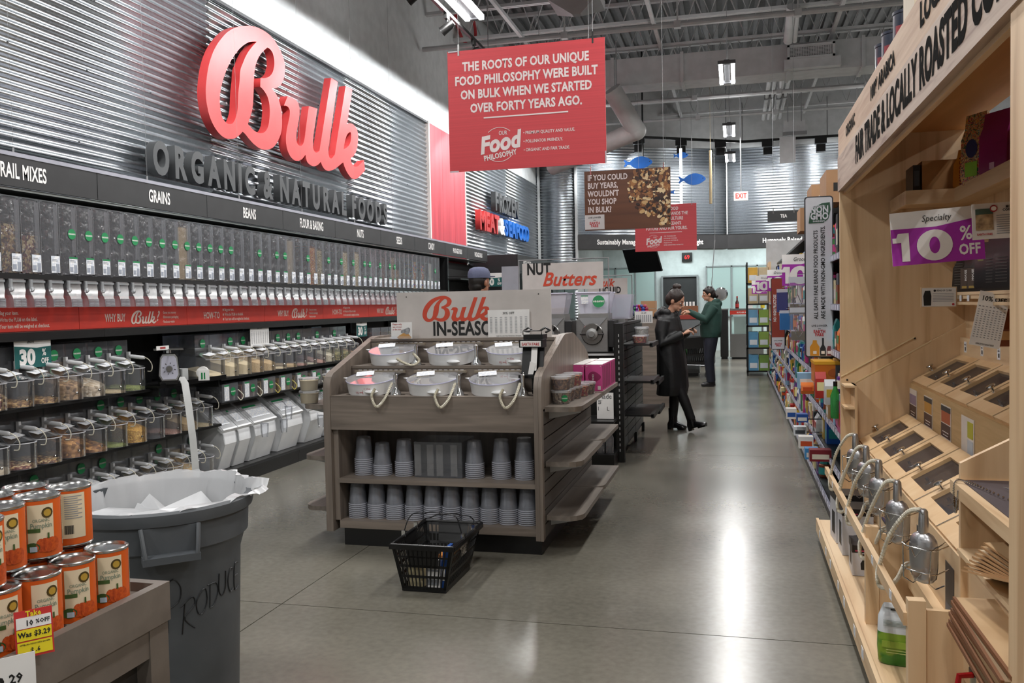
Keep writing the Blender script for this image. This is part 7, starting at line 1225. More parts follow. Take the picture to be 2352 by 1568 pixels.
B().box(-w_/2, w_/2, -.004, -.002, 0, .14).obj('logo_field', NW, o); txt('EARTH\nFARE', .03, M('#b5303a'), o, (0, -.005, .05), sx=.8, bold=.04, lines=.75); txt('LIVE LONGER', .018, INK, o, (0, -.005, .1), sx=.9); txt('NO HIGH FRUCTOSE', .045, WHITE, o, (-.035, -.003, .33), (PI/2, -PI/2, 0), sx=.75, bold=.03, align='LEFT'); txt('CORN SYRUP', .045, WHITE, o, (.03, -.003, .4), (PI/2, -PI/2, 0), sx=.75, bold=.03, align='LEFT')
PURP = mat('purple_card', '#a32aa6', .5)
def ten(x, y, z, w_, h_, lb, word='Grocery', rot=None, pole=True):
    o = board('discount_card', lb, 'sign', (x, y, z), w_, h_, PAPER, 0, .003, 'purple 10% off cards', rot=rot); b = B(); b.prism([(-w_/2, 0), (w_/2, 0), (w_/2, h_*.80), (0, h_*.68), (-w_/2, h_*.69)], .0005, .0015, T=Matrix.Rotation(PI/2, 4, 'X')); b.obj('purple_field', PURP, o)
    one = [(-.5, .62), (-.5, .78), (-.36, .78), (-.3, .92), (.08, .92), (.08, .0), (-.2, .0), (-.2, .62)]; el = lambda rx, rz, cx=0, n=28: [(cx+rx*math.cos(2*PI*k/n), .46+rz*math.sin(2*PI*k/n)) for k in range(n)]
    shape('digit_one', [[(-w_*.33+a*h_*.5, h_*.07+b_*h_*.58) for a, b_ in one]], WHITE, o, (0, -.003, 0)); shape('digit_zero', [[(-w_*.03+a*h_*.62, h_*.07+b_*h_*.58) for a, b_ in el(.5, .5)], [(-w_*.03+a*h_*.62, h_*.07+b_*h_*.58) for a, b_ in el(.15, .27)]], WHITE, o, (0, -.003, 0)); txt('%', h_*.36, WHITE, o, (w_*.31, -.003, h_*.5), sx=.85, bold=.02); txt('OFF', h_*.27, WHITE, o, (w_*.34, -.003, h_*.2), sx=.75, bold=.035)
    txt(word, h_*.17, INK, o, (0, -.003, h_*.84), sx=.85, bold=0, shear=.25, name='handwriting')
    if pole: B().box(w_/2-.04, w_/2+.22, .003, .008, h_*.8, h_*.84).obj('arm', BLACK, o)
    return o
ten(.52, 7.5, 1.57, .30, .255, 'nearest purple 10% off card marked Grocery on the aisle shelving'); ten(.52, 11.4, 1.592, .27, .245, 'second purple 10% off card, in front of the rust red sign'); ten(.44, 14.2, 1.60, .27, .245, 'third purple 10% off card farther along the aisle'); ten(.42, 16.6, 1.58, .27, .245, 'farthest purple 10% off card on the aisle shelving')
for (px, py, yy, c, w_, h_, lb) in ((1806, 735, 9.3, '#2e6ca8', .13, .2, 'blue glove pack hanging over the aisle'), (1797, 690, 10.2, '#3c3f78', .12, .26, 'dark blue brush pack hanging beside the rust sign'), (1832, 680, 7.1, '#b5b09a', .13, .3, 'clear whisk pack hanging under the nearest purple card'), (1835, 745, 7.0, '#a89f8c', .13, .26, 'second clear whisk pack hanging below the first')):
    p = at(px, py, y=yy); o = thing('hanging_pack', lb, 'pack', (p.x, yy, p.z-h_/2), 0, 'packs hung on clip strips'); B().bevbox(-w_/2, w_/2, 0, .03, 0, h_*.85, .01).obj('pack', M(c, .35) if 'whisk' not in lb else CLEAR, o); 'whisk' in lb and (B().box(-w_/2+.01, w_/2-.01, .01, .02, .01, h_*.3).obj('back_card', M('#7a6a4a'), o), B().tube([(0, .01, h_*.8), (0, .01, h_*.55), (-.03, .01, h_*.3), (0, .01, h_*.1), (.03, .01, h_*.3), (0, .01, h_*.55)], .003, 5).obj('whisk', CHROME, o)); B().box(-w_/2, w_/2, .012, .018, h_*.85, h_).obj('header_card', NW, o); B().tube([(0, .015, h_), (.0, .015, h_+.02), (.3, .015, h_+.03)], .003, 4).obj('hook', CHROME, o)
# end rack beyond the aisle
p = at(1722, 815, y=17.9); o = thing('wire_rack', 'black rack of blue and green cartons at the far end of the right aisle', 'rack', (.20, 17.5, 0)); B().box(.42, .46, 0, 1.0, 0, 2.2).obj('side_board', OAK, o); B().box(0, .03, 0, .03, 0, 2.2).box(0, .03, .97, 1.0, 0, 2.2).obj('post', BLACK, o)
for z in (.1, .55, .98, 1.4, 1.8): B().box(0, .42, 0, 1.0, z-.03, z).obj('shelf', BLACK, o)
for k, (z, cs) in enumerate(((.1, ('#5c9ac0', '#7aa04a')), (.55, ('#5c9ac0', '#8aa84c')), (.98, ('#6fa6c8', '#8fb050')), (1.4, ('#c8b48a', '#a89a82')), (1.8, ('#d8a83c', '#c8b896')))):
    for i, c in enumerate(cs):
        q = thing('rack_carton', '%s carton on the %s of the far end rack' % (('pale blue', 'green')[i] if k < 3 else ('tan', 'beige')[i] if k == 3 else ('amber', 'cream')[i], ('bottom shelf', 'second shelf', 'middle shelf', 'fourth shelf', 'top shelf')[k]), 'carton', (.235+.195*i, 17.52, z+.001), 0, 'cartons on the far end rack'); B().box(0, .18, 0, .4, 0, .3).obj('box', M(c), q); B().box(.02, .16, -.003, 0, .05, .15).obj('print', M('#dfe6ea'), q)
# ================================================================== OAK COFFEE HUTCH
CH = thing('coffee_hutch', 'large oak coffee display hutch with canopy, bin lids and shelves on the right', 'display', (0, 0, 0)); Y0, Y1 = 2.05, 5.5
B().box(.6, 1.30, 5.48, 5.52, 0, 2.44).obj('side_panel', OAK, CH); B().box(1.27, 1.30, Y0-.8, 5.48, 0, 2.3).obj('back_panel', OAK, CH)
TY = Matrix(((1, 0, 0, 0), (0, 0, 1, 0), (0, 1, 0, 0), (0, 0, 0, 1)))  # prism (x,z) along y
B().prism([(.677, 0), (.677, .957), (1.091, 1.20), (1.27, 1.305), (1.27, 0)], 5.455, 5.478, T=TY).obj('inner_side_board', OAK, CH); B().prism([(.60, .988), (.60, .995), (1.003, 1.226), (1.003, 1.219)], 5.47, 5.479, T=TY).prism([(.677, .955), (.677, .963), (1.091, 1.206), (1.091, 1.198)], 5.452, 5.456, T=TY).obj('groove_strip', wood('pale_edge_wood', '#ecd9b4', '#dcc08e', 'x', 14), CH)
for z in (.955, .83): B().box(.602, .668, 5.3, 5.478, z-.012, z).obj('cubby_shelf', OAKY, CH)
B().box(.655, .668, 5.29, 5.478, .5, .955).obj('cubby_divider', OAK, CH)
for p in ((.615, .972), (.985, 1.215)): B().lathe([(.006, 0), (.006, .003)], 10, T=Matrix.Translation((p[0]+.02, 5.477, p[1])) @ Matrix.Rotation(PI/2, 4, 'X')).obj('screw', INK, CH)
B().box(.62, 1.27, Y0-.8, 5.48, 2.40, 2.418).obj('canopy_underside', wood('warm_oak_ply', '#dca468', '#c48c50', 'y', 9), CH)
WW = wood('whitewashed_plank', '#c3b0a0', '#8d7466', 'y', 30, .55, '#b09a8a'); W2 = wood('whitewashed_plank_warm', '#c9ad92', '#a88468', 'y', 26, .55)
B().box(.592, .62, Y0-.8, 5.52, 2.085, 2.285).obj('fascia_plank', WW, CH); B().box(.596, .62, Y0-.8, 5.52, 2.289, 2.445).obj('fascia_plank', W2, CH); B().box(.62, .64, Y0-.8, 5.52, 2.07, 2.12).obj('fascia_lining', OAKY, CH)
R_ = (PI/2, 0, -PI/2); BI = mat('burnt_black_lettering', '#0d0b09', .95, spec=.05)
def ft(s, size, y, z, w_, x=.5905):
    o = txt(s, size, BI, CH, (x, y, z), R_, sx=.8, bold=.045, align='LEFT', name='lettering'); xs = [v.co.x for v in o.data.vertices]; o.scale = (w_/(max(xs)-min(xs)), 1, 1)
ft('FAIR TRADE & LOCALLY ROASTED COFFEE', .178, 4.72, 2.19, 2.72); ft('ORGANIC', .08, 5.14, 2.365, .37, .594); ft('100% ARABICA', .085, 4.25, 2.365, .62, .594); ft('LOCAL', .11, 3.15, 2.37, .42, .594)
B().box(.60, .64, 2.03, 2.19, 0, 2.09).obj('front_post', OAK, CH); B().box(.64, 1.27, 2.10, 2.13, 0, 2.40).obj('divider', OAK, CH)
# bin tiers
def lid(x0, z0, x1, z1, y0, y1, gl):
    o = link('bin_lid', None, CH) if False else bpy.data.objects.new('bin_lid', None); COL.objects.link(o); o.parent = CH
    L_ = math.hypot(x1-x0, z1-z0); a = math.atan2(z1-z0, x1-x0); T = Matrix.Translation((x0, 0, z0)) @ Matrix.Rotation(-a, 4, 'Y'); g = .006; fw, fy = .06, .055
    m_ = wood('pale_birch', '#dfbe92', '#cfa878', 'x', 10)
    b = B(); b.box(0, fw, y0+g, y1-g, 0, .022, T=T).box(L_-fw, L_, y0+g, y1-g, 0, .022, T=T).box(fw, L_-fw, y0+g, y0+fy, 0, .022, T=T).box(fw, L_-fw, y1-fy, y1-g, 0, .022, T=T); fr_ = b.obj('frame', m_, CH)
    bpy.data.objects.remove(o)
    B().box(fw, L_-fw, y0+fy, y1-fy, .002, .006, T=T).obj('pane', clear('dark_bin_glass', (.35, .32, .32), .3, (.16, .14, .15), .05, .8), fr_); B().box(fw, L_-fw, y0+fy, y1-fy, -.06, -.05, T=T).obj('contents', mat('coffee_beans', '#2d2422', .5, c2='#3c302c', scale=60), fr_)
    b = B(); b.lathe([(.008, 0), (.006, .012), (.008, .02), (.022, .028), (.02, .033), (.001, .036)], 16, T=T @ Matrix.Translation((L_*.38, y1-.03, .022))); b.obj('knob', CHROME, fr_, smooth=30)
    b = B(); b.box(.0, L_, y0-.004, y0+.004, .018, .024, T=T); b.obj('hinge', CHROME, fr_)
for i in range(6): ya = 5.45-.411*(i+1); lid(.706, .605, .969, .76, ya, ya+.411, 1) if ya > 2.9 else None
for i in range(8): ya = 5.45-.411*(i+1); lid(.995, .955, 1.266, 1.11, ya, ya+.411, 1)
B().box(.69, .712, 2.13, 5.455, .30, .612).obj('front_board', OAKY, CH); B().box(.975, .993, 2.13, 5.455, .70, .96).obj('riser_board', wood('mdf_board', '#c2a274', '#b39365', 'y', 60), CH); B().box(1.24, 1.27, 2.13, 5.455, 1.1, 1.22).obj('riser_board', OAKY, CH); B().box(.712, 1.27, 2.13, 5.455, .28, .30).obj('bin_floor', OAKY, CH)
for i, y in enumerate((5.45, 5.05, 4.65)):
    q = link('bean_label', None, CH) if False else B().box(.9715, .9745, y-.2, y, .755, .93).obj('bean_label', mat('label_cream', '#d9cfc4', .5), CH); B().box(.9705, .972, y-.195, y-.005, .775, .84).obj('label_field', mat('dark_brown_print', '#4a3530', .5), q); B().box(.9705, .972, y-.19, y-.01, .845, .9).obj('label_picture', (M('#8a7a92'), M('#b8863a'), M('#a8583a'))[i], q); B().box(.9705, .972, y-.195, y-.005, .9, .925).obj('label_head', mat('dark_print', '#2f3233', .5), q) if i else None
    B().box(.970, .9705, y-.16, y-.04, .80, .803).box(.970, .9705, y-.15, y-.05, .785, .788).obj('label_text', WHITE, q)
q = B().box(.9715, .9745, 4.04, 4.25, .735, .925).obj('bean_label', mat('label_cream', '#d9cfc4', .5), CH); B().box(.970, .9715, 4.05, 4.14, .84, .91).obj('label_field', M('#b5b03a'), q); B().box(.970, .9715, 4.05, 4.14, .74, .83).obj('label_field', M('#b9bfc6'), q)
for i, y in enumerate((5.36, 5.02, 4.72, 4.40)): q = B().box(1.2385, 1.24, y-.05, y, 1.14, 1.2).obj('shelf_tag', LABELM, CH); B().box(1.238, 1.2385, y-.04, y-.02, 1.15, 1.17).box(1.238, 1.2385, y-.04, y-.01, 1.18, 1.185).obj('tag_print', INK, q)
# upper shelves
B().box(1.117, 1.27, 2.13, 5.478, 1.44, 1.475).obj('upper_shelf', OAKY, CH); B().box(1.112, 1.117, 2.13, 5.3, 1.41, 1.425).box(1.112, 1.117, 2.13, 5.3, 1.46, 1.475).obj('shelf_moulding', OAKY, CH)
B().box(1.12, 1.27, 2.13, 5.478, 1.965, 2.0).obj('top_shelf', OAKY, CH); B().box(1.10, 1.12, 2.13, 4.98, 1.94, 2.012).obj('shelf_moulding', OAKY, CH); B().box(.885, 1.12, 4.98, 5.478, 1.965, 2.0).obj('corner_shelf', OAKX, CH); B().box(.885, 1.12, 4.965, 4.98, 1.94, 2.012).box(.868, .885, 4.965, 5.478, 1.94, 2.012).obj('shelf_moulding', OAKX, CH)
for i, y in enumerate((4.9, 4.75, 4.45)): B().box(1.1105, 1.112, y-.04, y, 1.428, 1.458).obj('shelf_tag', LABELM, CH)
# lower shelves, rails and base
B().box(.47, 1.27, Y0-.8, 5.478, .10, .13).obj('base_deck', OAKY, CH); B().box(.455, .47, Y0-.8, 5.478, .065, .14).obj('base_rail', OAKY, CH); B().box(.53, 1.27, Y0-.8, 5.478, 0, .10).obj('toe_kick', mat('brown_plinth', '#6b563d', .6), CH)
for k in range(11): y = 5.25-.29*k-(.06 if k % 2 else 0); B().box(.4535, .455, y-.05, y, .085, .125).obj('shelf_tag', LABELM, CH, rot=(0, 0, 0))
for y in (3.75, 2.85): B().box(.50, .55, y-.02, y+.02, .13, .53).obj('stile', OAK, CH); B().box(.55, .69, y-.01, y+.01, .13, .5).obj('divider', OAK, CH)
B().box(.49, .51, 2.85, 5.30, .445, .485).obj('shelf_rail', OAKY, CH); B().box(.655, .69, 2.13, 3.7, .30, .37).obj('shelf_rail', OAKY, CH); B().box(.575, .595, 2.15, 3.2, .20, .26).obj('shelf_rail', OAKY, CH); B().box(.595, 1.2, 2.15, 3.2, .20, .215).obj('lower_shelf', OAKY, CH)
for y in (4.9, 4.3, 3.5, 3.1): B().box(.4885, .49, y-.04, y, .45, .48).obj('shelf_tag', LABELM, CH)
for i, y in enumerate((5.1, 4.72, 4.32, 3.85, 3.36)): q = B().box(.6885, .69, y-.25, y-.13, .36, .55).obj('bean_label', mat('dark_bean_label', '#2b2d30', .4), CH); B().box(.688, .6885, y-.24, y-.14, .37, .41).obj('label_field', (M('#c9c5bc'), M('#6a5a8a'), M('#b08a4a'), M('#8a8a90'), M('#4a5260'))[i], q)
# writing nook with pen
B().prism([(.67, .42), (.67, .935), (.98, 1.105), (.98, .42)], 2.94, 2.962, T=TY).obj('nook_side', OAK, CH); B().box(.655, .98, 2.13, 2.94, .865, .883).obj('nook_shelf', OAKY, CH); B().box(.64, .66, 2.13, 2.94, .845, .885).obj('nook_rail', OAKY, CH); B().box(.66, .98, 2.13, 2.94, .655, .67).box(.66, .98, 2.13, 2.94, .48, .495).obj('nook_shelf', OAKY, CH); B().box(.96, .98, 2.13, 2.94, .48, 1.0).obj('nook_back', OAK, CH); B().box(.67, .96, 2.16, 2.93, .8835, .886).obj('nook_mat', mat('plum_mat', '#4b4145', .6), CH)
o = thing('ballpoint_pen', 'black and silver pen lying on the hutch writing shelf', 'pen', (.76, 2.75, .896)); B().tube([(0, 0, 0), (.05, -.13, 0)], .005, 8).obj('barrel', BLK2, o, smooth=True); B().tube([(-.012, .03, 0), (0, 0, 0)], .0045, 8, [.001, .005]).obj('tip', CHROME, o, smooth=True)
b = B(); pts = [Vector((.74, 2.5, .893)), Vector((.70, 2.72, .893)), Vector((.672, 2.86, .893)), Vector((.643, 2.88, .888)), Vector((.638, 2.88, .83)), Vector((.638, 2.86, .80)), Vector((.638, 2.84, .83)), Vector((.64, 2.83, .87))]; P_, _ = coil(pts, 1, n=60)
for p in P_: b.ball(p, .0042, 6, 4)
tag(b.obj('ball_chain', CHROME, smooth=True, kind='stuff'), 'silver ball chain looping over the edge of the writing shelf', 'chain', kind='stuff')
# kraft bags in the nook
KR = mat('kraft_paper', '#c2a27a', .6, c2='#b5946c'); KE = mat('kraft_edge', '#e2ccaa', .6)
for i in range(9):
    o = thing('paper_bag', 'flat kraft paper bag, %s from the top of the tilted upper bundle' % ORD[8-i], 'bag', (.60+.004*i, 2.62-.012*i, .69+.013*i), 0, 'kraft bags in the upper bundle', rot=(math.radians(-12+3*i), math.radians(14-1.5*i), math.radians(6+2*i))); B().box(0, .26, -.42, 0, 0, .004).obj('bag', KR if i % 3 else KE, o); B().box(-.002, .001, -.42, 0, .0, .005).obj('folded_edge', mat('tan_fold', '#a87f55', .6), o)
for i in range(8):
    o = thing('paper_bag', 'flat kraft paper bag, %s from the top of the lower bundle' % ORD[7-i], 'bag', (.585+.003*(i % 3), 2.70-.008*i, .505+.0135*i), 0, 'kraft bags in the lower bundle', rot=(math.radians(3), 0, math.radians(2*(i % 3)))); B().box(0, .28, -.48, 0, 0, .009).obj('bag', KR if i % 2 else mat('kraft_dark', '#8f7556', .6), o); B().box(-.006, .002, -.48, 0, .0, .011).obj('folded_edge', mat('brown_fold', '#7c4f2e', .6), o)
# scoops in wire holders with coiled cords
def scoop_set(y, lb, k):
    o = thing('coffee_scoop', 'dull aluminium coffee scoop in a wire holder, '+lb, 'scoop', (.60, y, .50), 0, 'coffee scoops', rot=(math.radians(2), math.radians(-4), math.radians(48)))
    n = 18; rings = []
    for z, r in ((0, .015), (.006, .03), (.022, .043), (.06, .048), (.12, .05), (.148, .046), (.165, .034), (.174, .018)): rings.append([(-r*.62*math.cos(2*PI*i/n), r*math.sin(2*PI*i/n), z) for i in range(n)])
    B().loft(rings).obj('scoop_bowl', ALUM, o, smooth=40); B().lathe([(.016, .165), (.0165, .19), (.014, .245), (.009, .252)], 12).obj('handle', ALUM, o, smooth=True)
    b = B(); wr = .0022
    for z in (.05, .13): b.tube([(.045, -.06, z), (-.03, -.06, z), (-.045, -.03, z), (-.045, .03, z), (-.03, .06, z), (.045, .06, z)], wr, 5)
    b.tube([(.045, -.05, .14), (-.04, -.05, .13), (-.045, -.045, .02), (.0, -.04, -.012), (.045, -.045, -.01)], wr, 5).tube([(.045, .05, .14), (-.04, .05, .13), (-.045, .045, .02), (.0, .04, -.012), (.045, .045, -.01)], wr, 5).tube([(-.046, -.02, .13), (-.05, 0, .1), (-.046, .02, .13)], wr, 5).tube([(-.046, -.02, .05), (-.05, 0, .02), (-.046, .02, .05)], wr, 5)
    b.obj('wire_holder', CHROME, o, smooth=True); B().tube([(0, .0, .245), (-.02, .01, .25), (-.02, -.01, .24), (0, 0, .245)], .0022, 5).obj('ring', CHROME, o)
    d = .03*(k % 2); pts = [(.59, y+.0, .745), (.56, y+.06, .72), (.52, y+.15, .62-d), (.50, y+.23, .50-d), (.495, y+.27, .44-d), (.50, y+.26, .40-d), (.52, y+.20, .415-d), (.54, y+.13, .47), (.55, y+.07, .53), (.56, y+.04, .55)]; P_, rs = coil(pts, .0072, n=170); q = B().tube(P_, 0, 7, rs).obj('coil_cord', COIL, smooth=True); tag(q, 'cream coiled cord looping from the coffee scoop, '+lb, 'cord', 'cream coiled cords on the hutch')
for k, (y, lb) in enumerate(((3.12, 'nearest the paper bags'), (3.60, 'second from the paper bags'), (4.05, 'middle one of five'), (4.43, 'second from the far panel'), (4.82, 'nearest the far panel'))): scoop_set(y, lb, k)
# goods in the hutch
for i, (y, z, h_, w_, lb) in enumerate(((4.95, .132, .26, .14, 'black and white coffee grinder box farthest in on the base shelf'), (4.72, .132, .24, .15, 'black and white kettle box, second on the base shelf'), (4.38, .132, .145, .13, 'dark and white small appliance box nearest the first stile'))):
    o = thing('appliance_box', lb, 'box', (.515+.006*i, y, z), 0, 'appliance boxes in the hutch', rot=(0, 0, math.radians(4-3*i))); B().box(0, w_, 0, .18, 0, h_).obj('box', mat('cool_white_card', '#c9cad0', .5), o); B().box(-.0005, w_+.0005, -.0005, .1805, h_-.035, h_+.001).obj('black_top', mat('black_card', '#1c1a1d', .4), o); shape('device_print', [[(-.02, 0), (-.022, .03), (-.01, .05), (-.015, .075), (.012, .078), (.01, .05), (.024, .03), (.022, 0)]], INK, o, (w_*.45, -.001, .03)); B().box(-.001, -.0003, .04, .12, .04, .16).obj('side_print', INK, o); B().box(w_*.1, w_*.5, -.002, -.001, h_-.028, h_-.022).obj('brand_print', M('#b83a5a'), o)
for i, (x, y, lb) in enumerate(((.555, 3.36, 'white and green coffee sack standing on the base shelf in front'), (.62, 3.12, 'white and green coffee sack mostly hidden behind the stile'))):
    o = thing('coffee_sack', lb, 'bag', (x, y, .131), math.radians(-12), 'green coffee sacks'); o.scale = (.95, .95, .78); GP = mat('green_sack', '#3c7a28', .3, c2='#7a9a2e', scale=9, contrast=(.42, .5)); WP = mat('white_sack', '#d3d8dc', .3)
    def rg(z, wx, wy, k=0): return [(wx*math.copysign(abs(math.cos(t))**.55, math.cos(t)), wy*math.copysign(abs(math.sin(t))**.55, math.sin(t))+k, z) for t in [2*PI*j/24 for j in range(24)]]
    B().loft([rg(0, .06, .045), rg(.01, .066, .05), rg(.08, .07, .052), rg(.15, .068, .05)], True, True).obj('green_part', GP, o, smooth=60); B().loft([rg(.15, .068, .05), rg(.21, .066, .046), rg(.235, .058, .03), rg(.26, .05, .012), rg(.275, .045, .008, -.008), rg(.262, .045, .006, -.022)], True, True).obj('white_part', WP, o, smooth=60)
    b = B(); [b.box(-.045, .045-.01*(k % 3), -.0515, -.0505, .185+.006*k, .1865+.006*k) for k in range(5)]; b.obj('print_lines', mat('grey_green_print', '#8a9a90', .5), o); b = B(); [b.box(-.035, .035, -.0535, -.0525, .06+.012*k, .064+.012*k) for k in range(3)]; b.obj('print_lines', M('#b8c878'), o); B().box(-.05, .05, -.0545, -.0515, .085, .115).obj('light_band', M('#8faa3c'), o); B().box(-.02, .02, -.03, -.027, .25, .256).obj('tin_tie', INK, o)
RDP = mat('red_press_plastic', '#b0141c', .25)
for i, (x, y, z, lb) in enumerate(((.69, 3.02, .216, 'red coffee press with red handle behind the lower rail'), (.69, 2.72, .216, 'red coffee press standing nearer the post'))):
    o = thing('coffee_press', lb, 'press', (x, y, z), math.radians(200), 'red coffee presses'); B().lathe([(.05, 0), (.052, .01), (.05, .03), (.046, .034)], 20).obj('base', RDP, o, smooth=30); B().lathe([(.044, .03), (.044, .15)], 20, caps=False).obj('glass_beaker', GLASS, o, smooth=True); B().lathe([(.047, .148), (.047, .16), (.02, .175), (.001, .176)], 20).cyl((0, 0), .004, .17, .19, 8).ball((0, 0, .195), .011, 10, 6).obj('lid', BLK2, o, smooth=30)
    B().tube([(.045, 0, .15), (.085, 0, .15), (.09, 0, .12), (.085, 0, .05), (.048, 0, .02)], .009, 8).obj('handle', RDP, o, smooth=True); B().lathe([(.0475, .05), (.0475, .12)], 12, a0=1.6, a1=4.6).obj('label', mat('black_card', '#1c1a1d', .4), o)
    txt('bodum', .018, WHITE, B().box(-.03, .03, -.049, -.048, .05, .07).obj('label_strip', M('#b0141c'), o), (0, -.0495, .06), sx=.8, bold=.03)
o = thing('press_box', 'dark press box with red corner low at the bottom of the hutch', 'box', (.50, 2.5, .132)); B().box(0, .08, 0, .2, 0, .05).obj('box', mat('black_card', '#1c1a1d', .4), o); B().box(-.001, 0, .1, .2, .03, .05).obj('red_corner', RDP, o)
# signs and goods higher up
p = at(2055, 611, y=4.2); ten(.868, 4.2, 1.603, .375, .235, 'purple 10% off card marked Specialty inside the oak hutch', 'Specialty', rot=(0, math.radians(-3.5), 0), pole=False).name = 'discount_card'
B().box(.02, .36, .004, .009, .12, .13).obj('holder_arm', CLEAR, [q for q in bpy.data.objects if q.get('label', '').startswith('purple 10% off card marked Specialty')][0])
o = board('info_card', 'framed white roastery card with photo overlapping the purple card', 'card', (1.06, 3.93, 1.685), .24, .145, mat('pale_plastic_card', '#ddd9d4', .4), 0, .004, rot=(0, math.radians(-2), 0)); rect(-.075, .08, .065, .085, mat('photo_brown', '#7a6248', .5, c2='#b59a72', scale=40), o); rect(-.075, .112, .065, .022, M('#3f5a50'), o, -.003); oval(-.04, .122, .014, .014, M('#a82c38'), o, -.004, 'heart_badge'); oval(-.04, .122, .010, .009, PAPER, o, -.005, 'badge_centre'); txt('MOBJACK BAY\nCOFFEE ROASTERS', .016, INK, o, (.045, -.003, .12), sx=.75, bold=.03, lines=.8); b = B(); [b.box(-.03, .1-.01*(k % 3), -.0015, -.0005, .02+.009*k, .0225+.009*k) for k in range(9)]; b.obj('text_lines', mat('grey_print', '#8f9298', .6), o, kind='stuff'); txt('EARTH FARE', .011, M('#b5303a'), o, (-.075, -.003, .02), sx=.9, bold=.03); B().box(.0, .01, .004, .2, .13, .14).obj('arm', CLEAR, o)
o = board('info_card', 'wood-framed card about King of Clubs coffee fixed to the middle shelf', 'card', (1.024, 4.95, 1.398), .172, .106, OAKX, 0, .006); rect(0, .053, .162, .096, mat('pale_plastic_card', '#ddd9d4', .4), o); shape('bag_print', [[(-.017, 0), (-.02, .05), (-.012, .078), (.013, .078), (.019, .05), (.017, 0)]], INK, o, (-.055, -.003, .01)); oval(-.02, .087, .006, .006, INK, o, -.003); txt('KING OF CLUBS', .012, INK, o, (.025, -.003, .087), sx=.8, bold=.03); b = B(); [b.box(-.03, .07, -.004, -.003, .03+.008*k, .0325+.008*k) for k in range(6)]; b.obj('text_lines', mat('grey_print', '#8f9298', .6), o, kind='stuff'); oval(.068, .015, .006, .006, M('#b5303a'), o, -.003, 'red_badge'); B().box(.08, .1, .002, .005, .04, .06).obj('bracket', CHROME, o)
price_sheet('white 10% off price sheet hanging tilted under the middle shelf', (1.075, 4.3, 1.225), .125, .245, 0, '10% OFF', rot=(0, math.radians(-11+22), 0))
o = thing('brown_carton', 'brown cardboard carton on the corner of the top hutch shelf', 'carton', (.96, 5.03, 2.001)); B().box(0, .19, 0, .3, 0, .17).obj('box', mat('cardboard_warm', '#a87c4c', .7), o)
o = thing('dark_box', 'narrow black box beside the brown carton on the top hutch shelf', 'box', (.915, 5.03, 2.001)); B().box(0, .035, 0, .2, 0, .15).obj('box', mat('black_card', '#1c1a1d', .4), o); B().box(.005, .03, -.001, 0, .04, .12).obj('print', M('#3f4a55'), o)
def cbag(x, y, z, w_, h_, m_, lb, rz=-1.1):
    o = thing('coffee_bag', lb, 'bag', (x, y, z), rz, 'coffee bags in the hutch'); B().loft([[(-w_/2*s, -d_, q), (w_/2*s, -d_, q), (w_/2*s, d_, q), (-w_/2*s, d_, q)] for q, s, d_ in ((0, .9, .03), (h_*.12, 1, .036), (h_*.65, 1, .03), (h_*.8, .95, .012), (h_, .92, .006))]).obj('bag', m_, o, smooth=30); return o
o = cbag(1.16, 4.95, 2.001, .13, .21, mat('orange_bag', '#c9832c', .35, c2='#b06a1c'), 'orange coffee bag reading MAYORGA on the top hutch shelf'); txt('MAYORGA', .036, M('#7a1f1a'), o, (.0, -.0385, .09), (PI/2, -PI/2, 0), sx=.9, bold=.03)
def swirl():
    m, t, ns, ls, p = nt('swirl_print'); tc = node(ns, 'ShaderNodeTexCoord'); wv = node(ns, 'ShaderNodeTexNoise'); wv.inputs['Scale'].default_value = 22; wv.inputs['Distortion'].default_value = 3; ls.new(tc.outputs['Object'], wv.inputs['Vector']); cr = node(ns, 'ShaderNodeValToRGB'); cr.color_ramp.interpolation = 'CONSTANT'; e = cr.color_ramp.elements; e[0].color = lin('#3d6a4a'); e[1].color = lin('#c95a3c'); e[1].position = .62
    for q, c in ((.42, '#b84a72'), (.47, '#d9b04a'), (.52, '#3f7f8a'), (.57, '#e0c88a')): n = e.new(q); n.color = lin(c)
    ls.new(wv.outputs['Fac'], cr.inputs[0]); ls.new(cr.outputs[0], p.inputs['Base Color']); p.inputs['Roughness'].default_value = .35; return m
o = cbag(1.15, 4.72, 2.001, .15, .34, swirl(), 'multicolour patterned coffee bag with green label on the top hutch shelf'); rect(0, .07, .08, .07, M('#8ac03a'), o, -.0375); oval(0, .17, .038, .045, M('#2c3464'), o, -.035, 'blue_emblem')
o = cbag(1.18, 4.48, 2.001, .17, .30, mat('magenta_bag', '#8a1f62', .35), 'magenta coffee bag beside the post on the top hutch shelf'); rect(.0, .05, .03, .03, M('#d8b0c8'), o, -.0375)
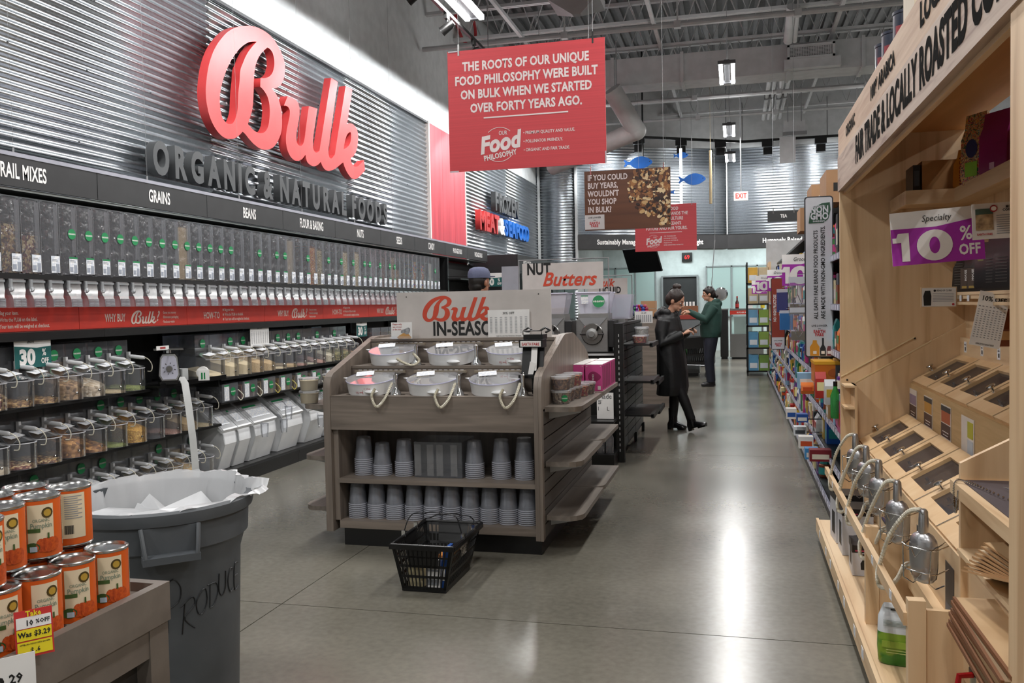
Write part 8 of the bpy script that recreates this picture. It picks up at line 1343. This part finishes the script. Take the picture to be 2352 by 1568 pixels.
for i, (y, w_, h_, lb) in enumerate(((5.18, .11, .2, 'black coffee bag deepest on the middle hutch shelf'), (5.02, .1, .17, 'black coffee bag with brown front label on the middle hutch shelf'), (4.88, .1, .17, 'second black bag with brown front label on the middle hutch shelf'), (4.72, .12, .24, 'tall glossy black coffee bag on the middle hutch shelf'), (4.56, .12, .25, 'tall black coffee bag with fine print on the middle hutch shelf'), (4.40, .12, .24, 'black coffee bag nearest the post on the middle hutch shelf'))):
    o = cbag(1.20, y, 1.476, w_, h_, BLK2, lb, -1.15)
    if i in (1, 2): rect(0, h_*.4, w_*.85, h_*.62, mat('brown_front_label', '#4f4238', .5), o, -.037); txt('HOUSE', .022, PAPER, o, (0, -.039, h_*.5), (PI/2, -PI/2, 0), sx=.8, bold=.03); rect(0, h_*.14, w_*.6, .012, M('#a88f4a'), o, -.0385)
    elif i == 3: rect(0, h_*.7, w_*.6, .04, M('#8f8a58'), o, -.031)
    else: b = B(); [b.box(-w_*.3, w_*.3, -.0375, -.0365, .04+.014*k, .043+.014*k) for k in range(9)]; b.obj('fine_print', mat('dim_print', '#55524c', .5), o, kind='stuff')
o = thing('amber_jar', 'amber brown bag behind the hanging price sheet', 'bag', (1.2, 4.42, 1.221)); B().loft([[(-.05, -.04, 0), (.05, -.04, 0), (.05, .04, 0), (-.05, .04, 0)], [(-.055, -.045, .08), (.055, -.045, .08), (.055, .045, .08), (-.055, .045, .08)], [(-.05, -.01, .17), (.05, -.01, .17), (.05, .01, .17), (-.05, .01, .17)]]).obj('bag', mat('amber_bag', '#7a3a1c', .3), o); B().box(-.04, .04, -.047, -.045, .03, .07).obj('label', M('#c9a070'), o); o.name = 'amber_bag'
# on top of the hutch
B().box(.64, 1.27, 2.13, 5.5, 2.42, 2.445).obj('roof_board', OAKY, CH)
for i, (px, y) in enumerate(((2003, 4.62), (2020, 4.42), (2052, 4.12))):
    o = thing('coffee_tin', 'dark blue and red coffee tin on top of the hutch, %s from the far end' % ORD[i], 'tin', (.735, y, 2.446), 0, 'coffee tins on the hutch roof'); B().lathe([(.065, 0), (.065, .22), (.068, .223), (.068, .235), (.001, .235)], 24).obj('tin', mat('navy_tin', '#1b2238', .3), o, smooth=30); B().lathe([(.0655, .09), (.0655, .17)], 14, a0=3.6, a1=4.5).obj('red_label', M('#8f2430'), o)
o = thing('white_carton', 'cream carton standing on the hutch roof near the lettering', 'carton', (.66, 3.60, 2.446)); B().box(0, .3, 0, .22, 0, .34).obj('box', mat('cream_carton', '#cfc3ae', .6), o); B().box(.05, .2, -.001, 0, .1, .2).obj('print', M('#8a9aa8'), o)
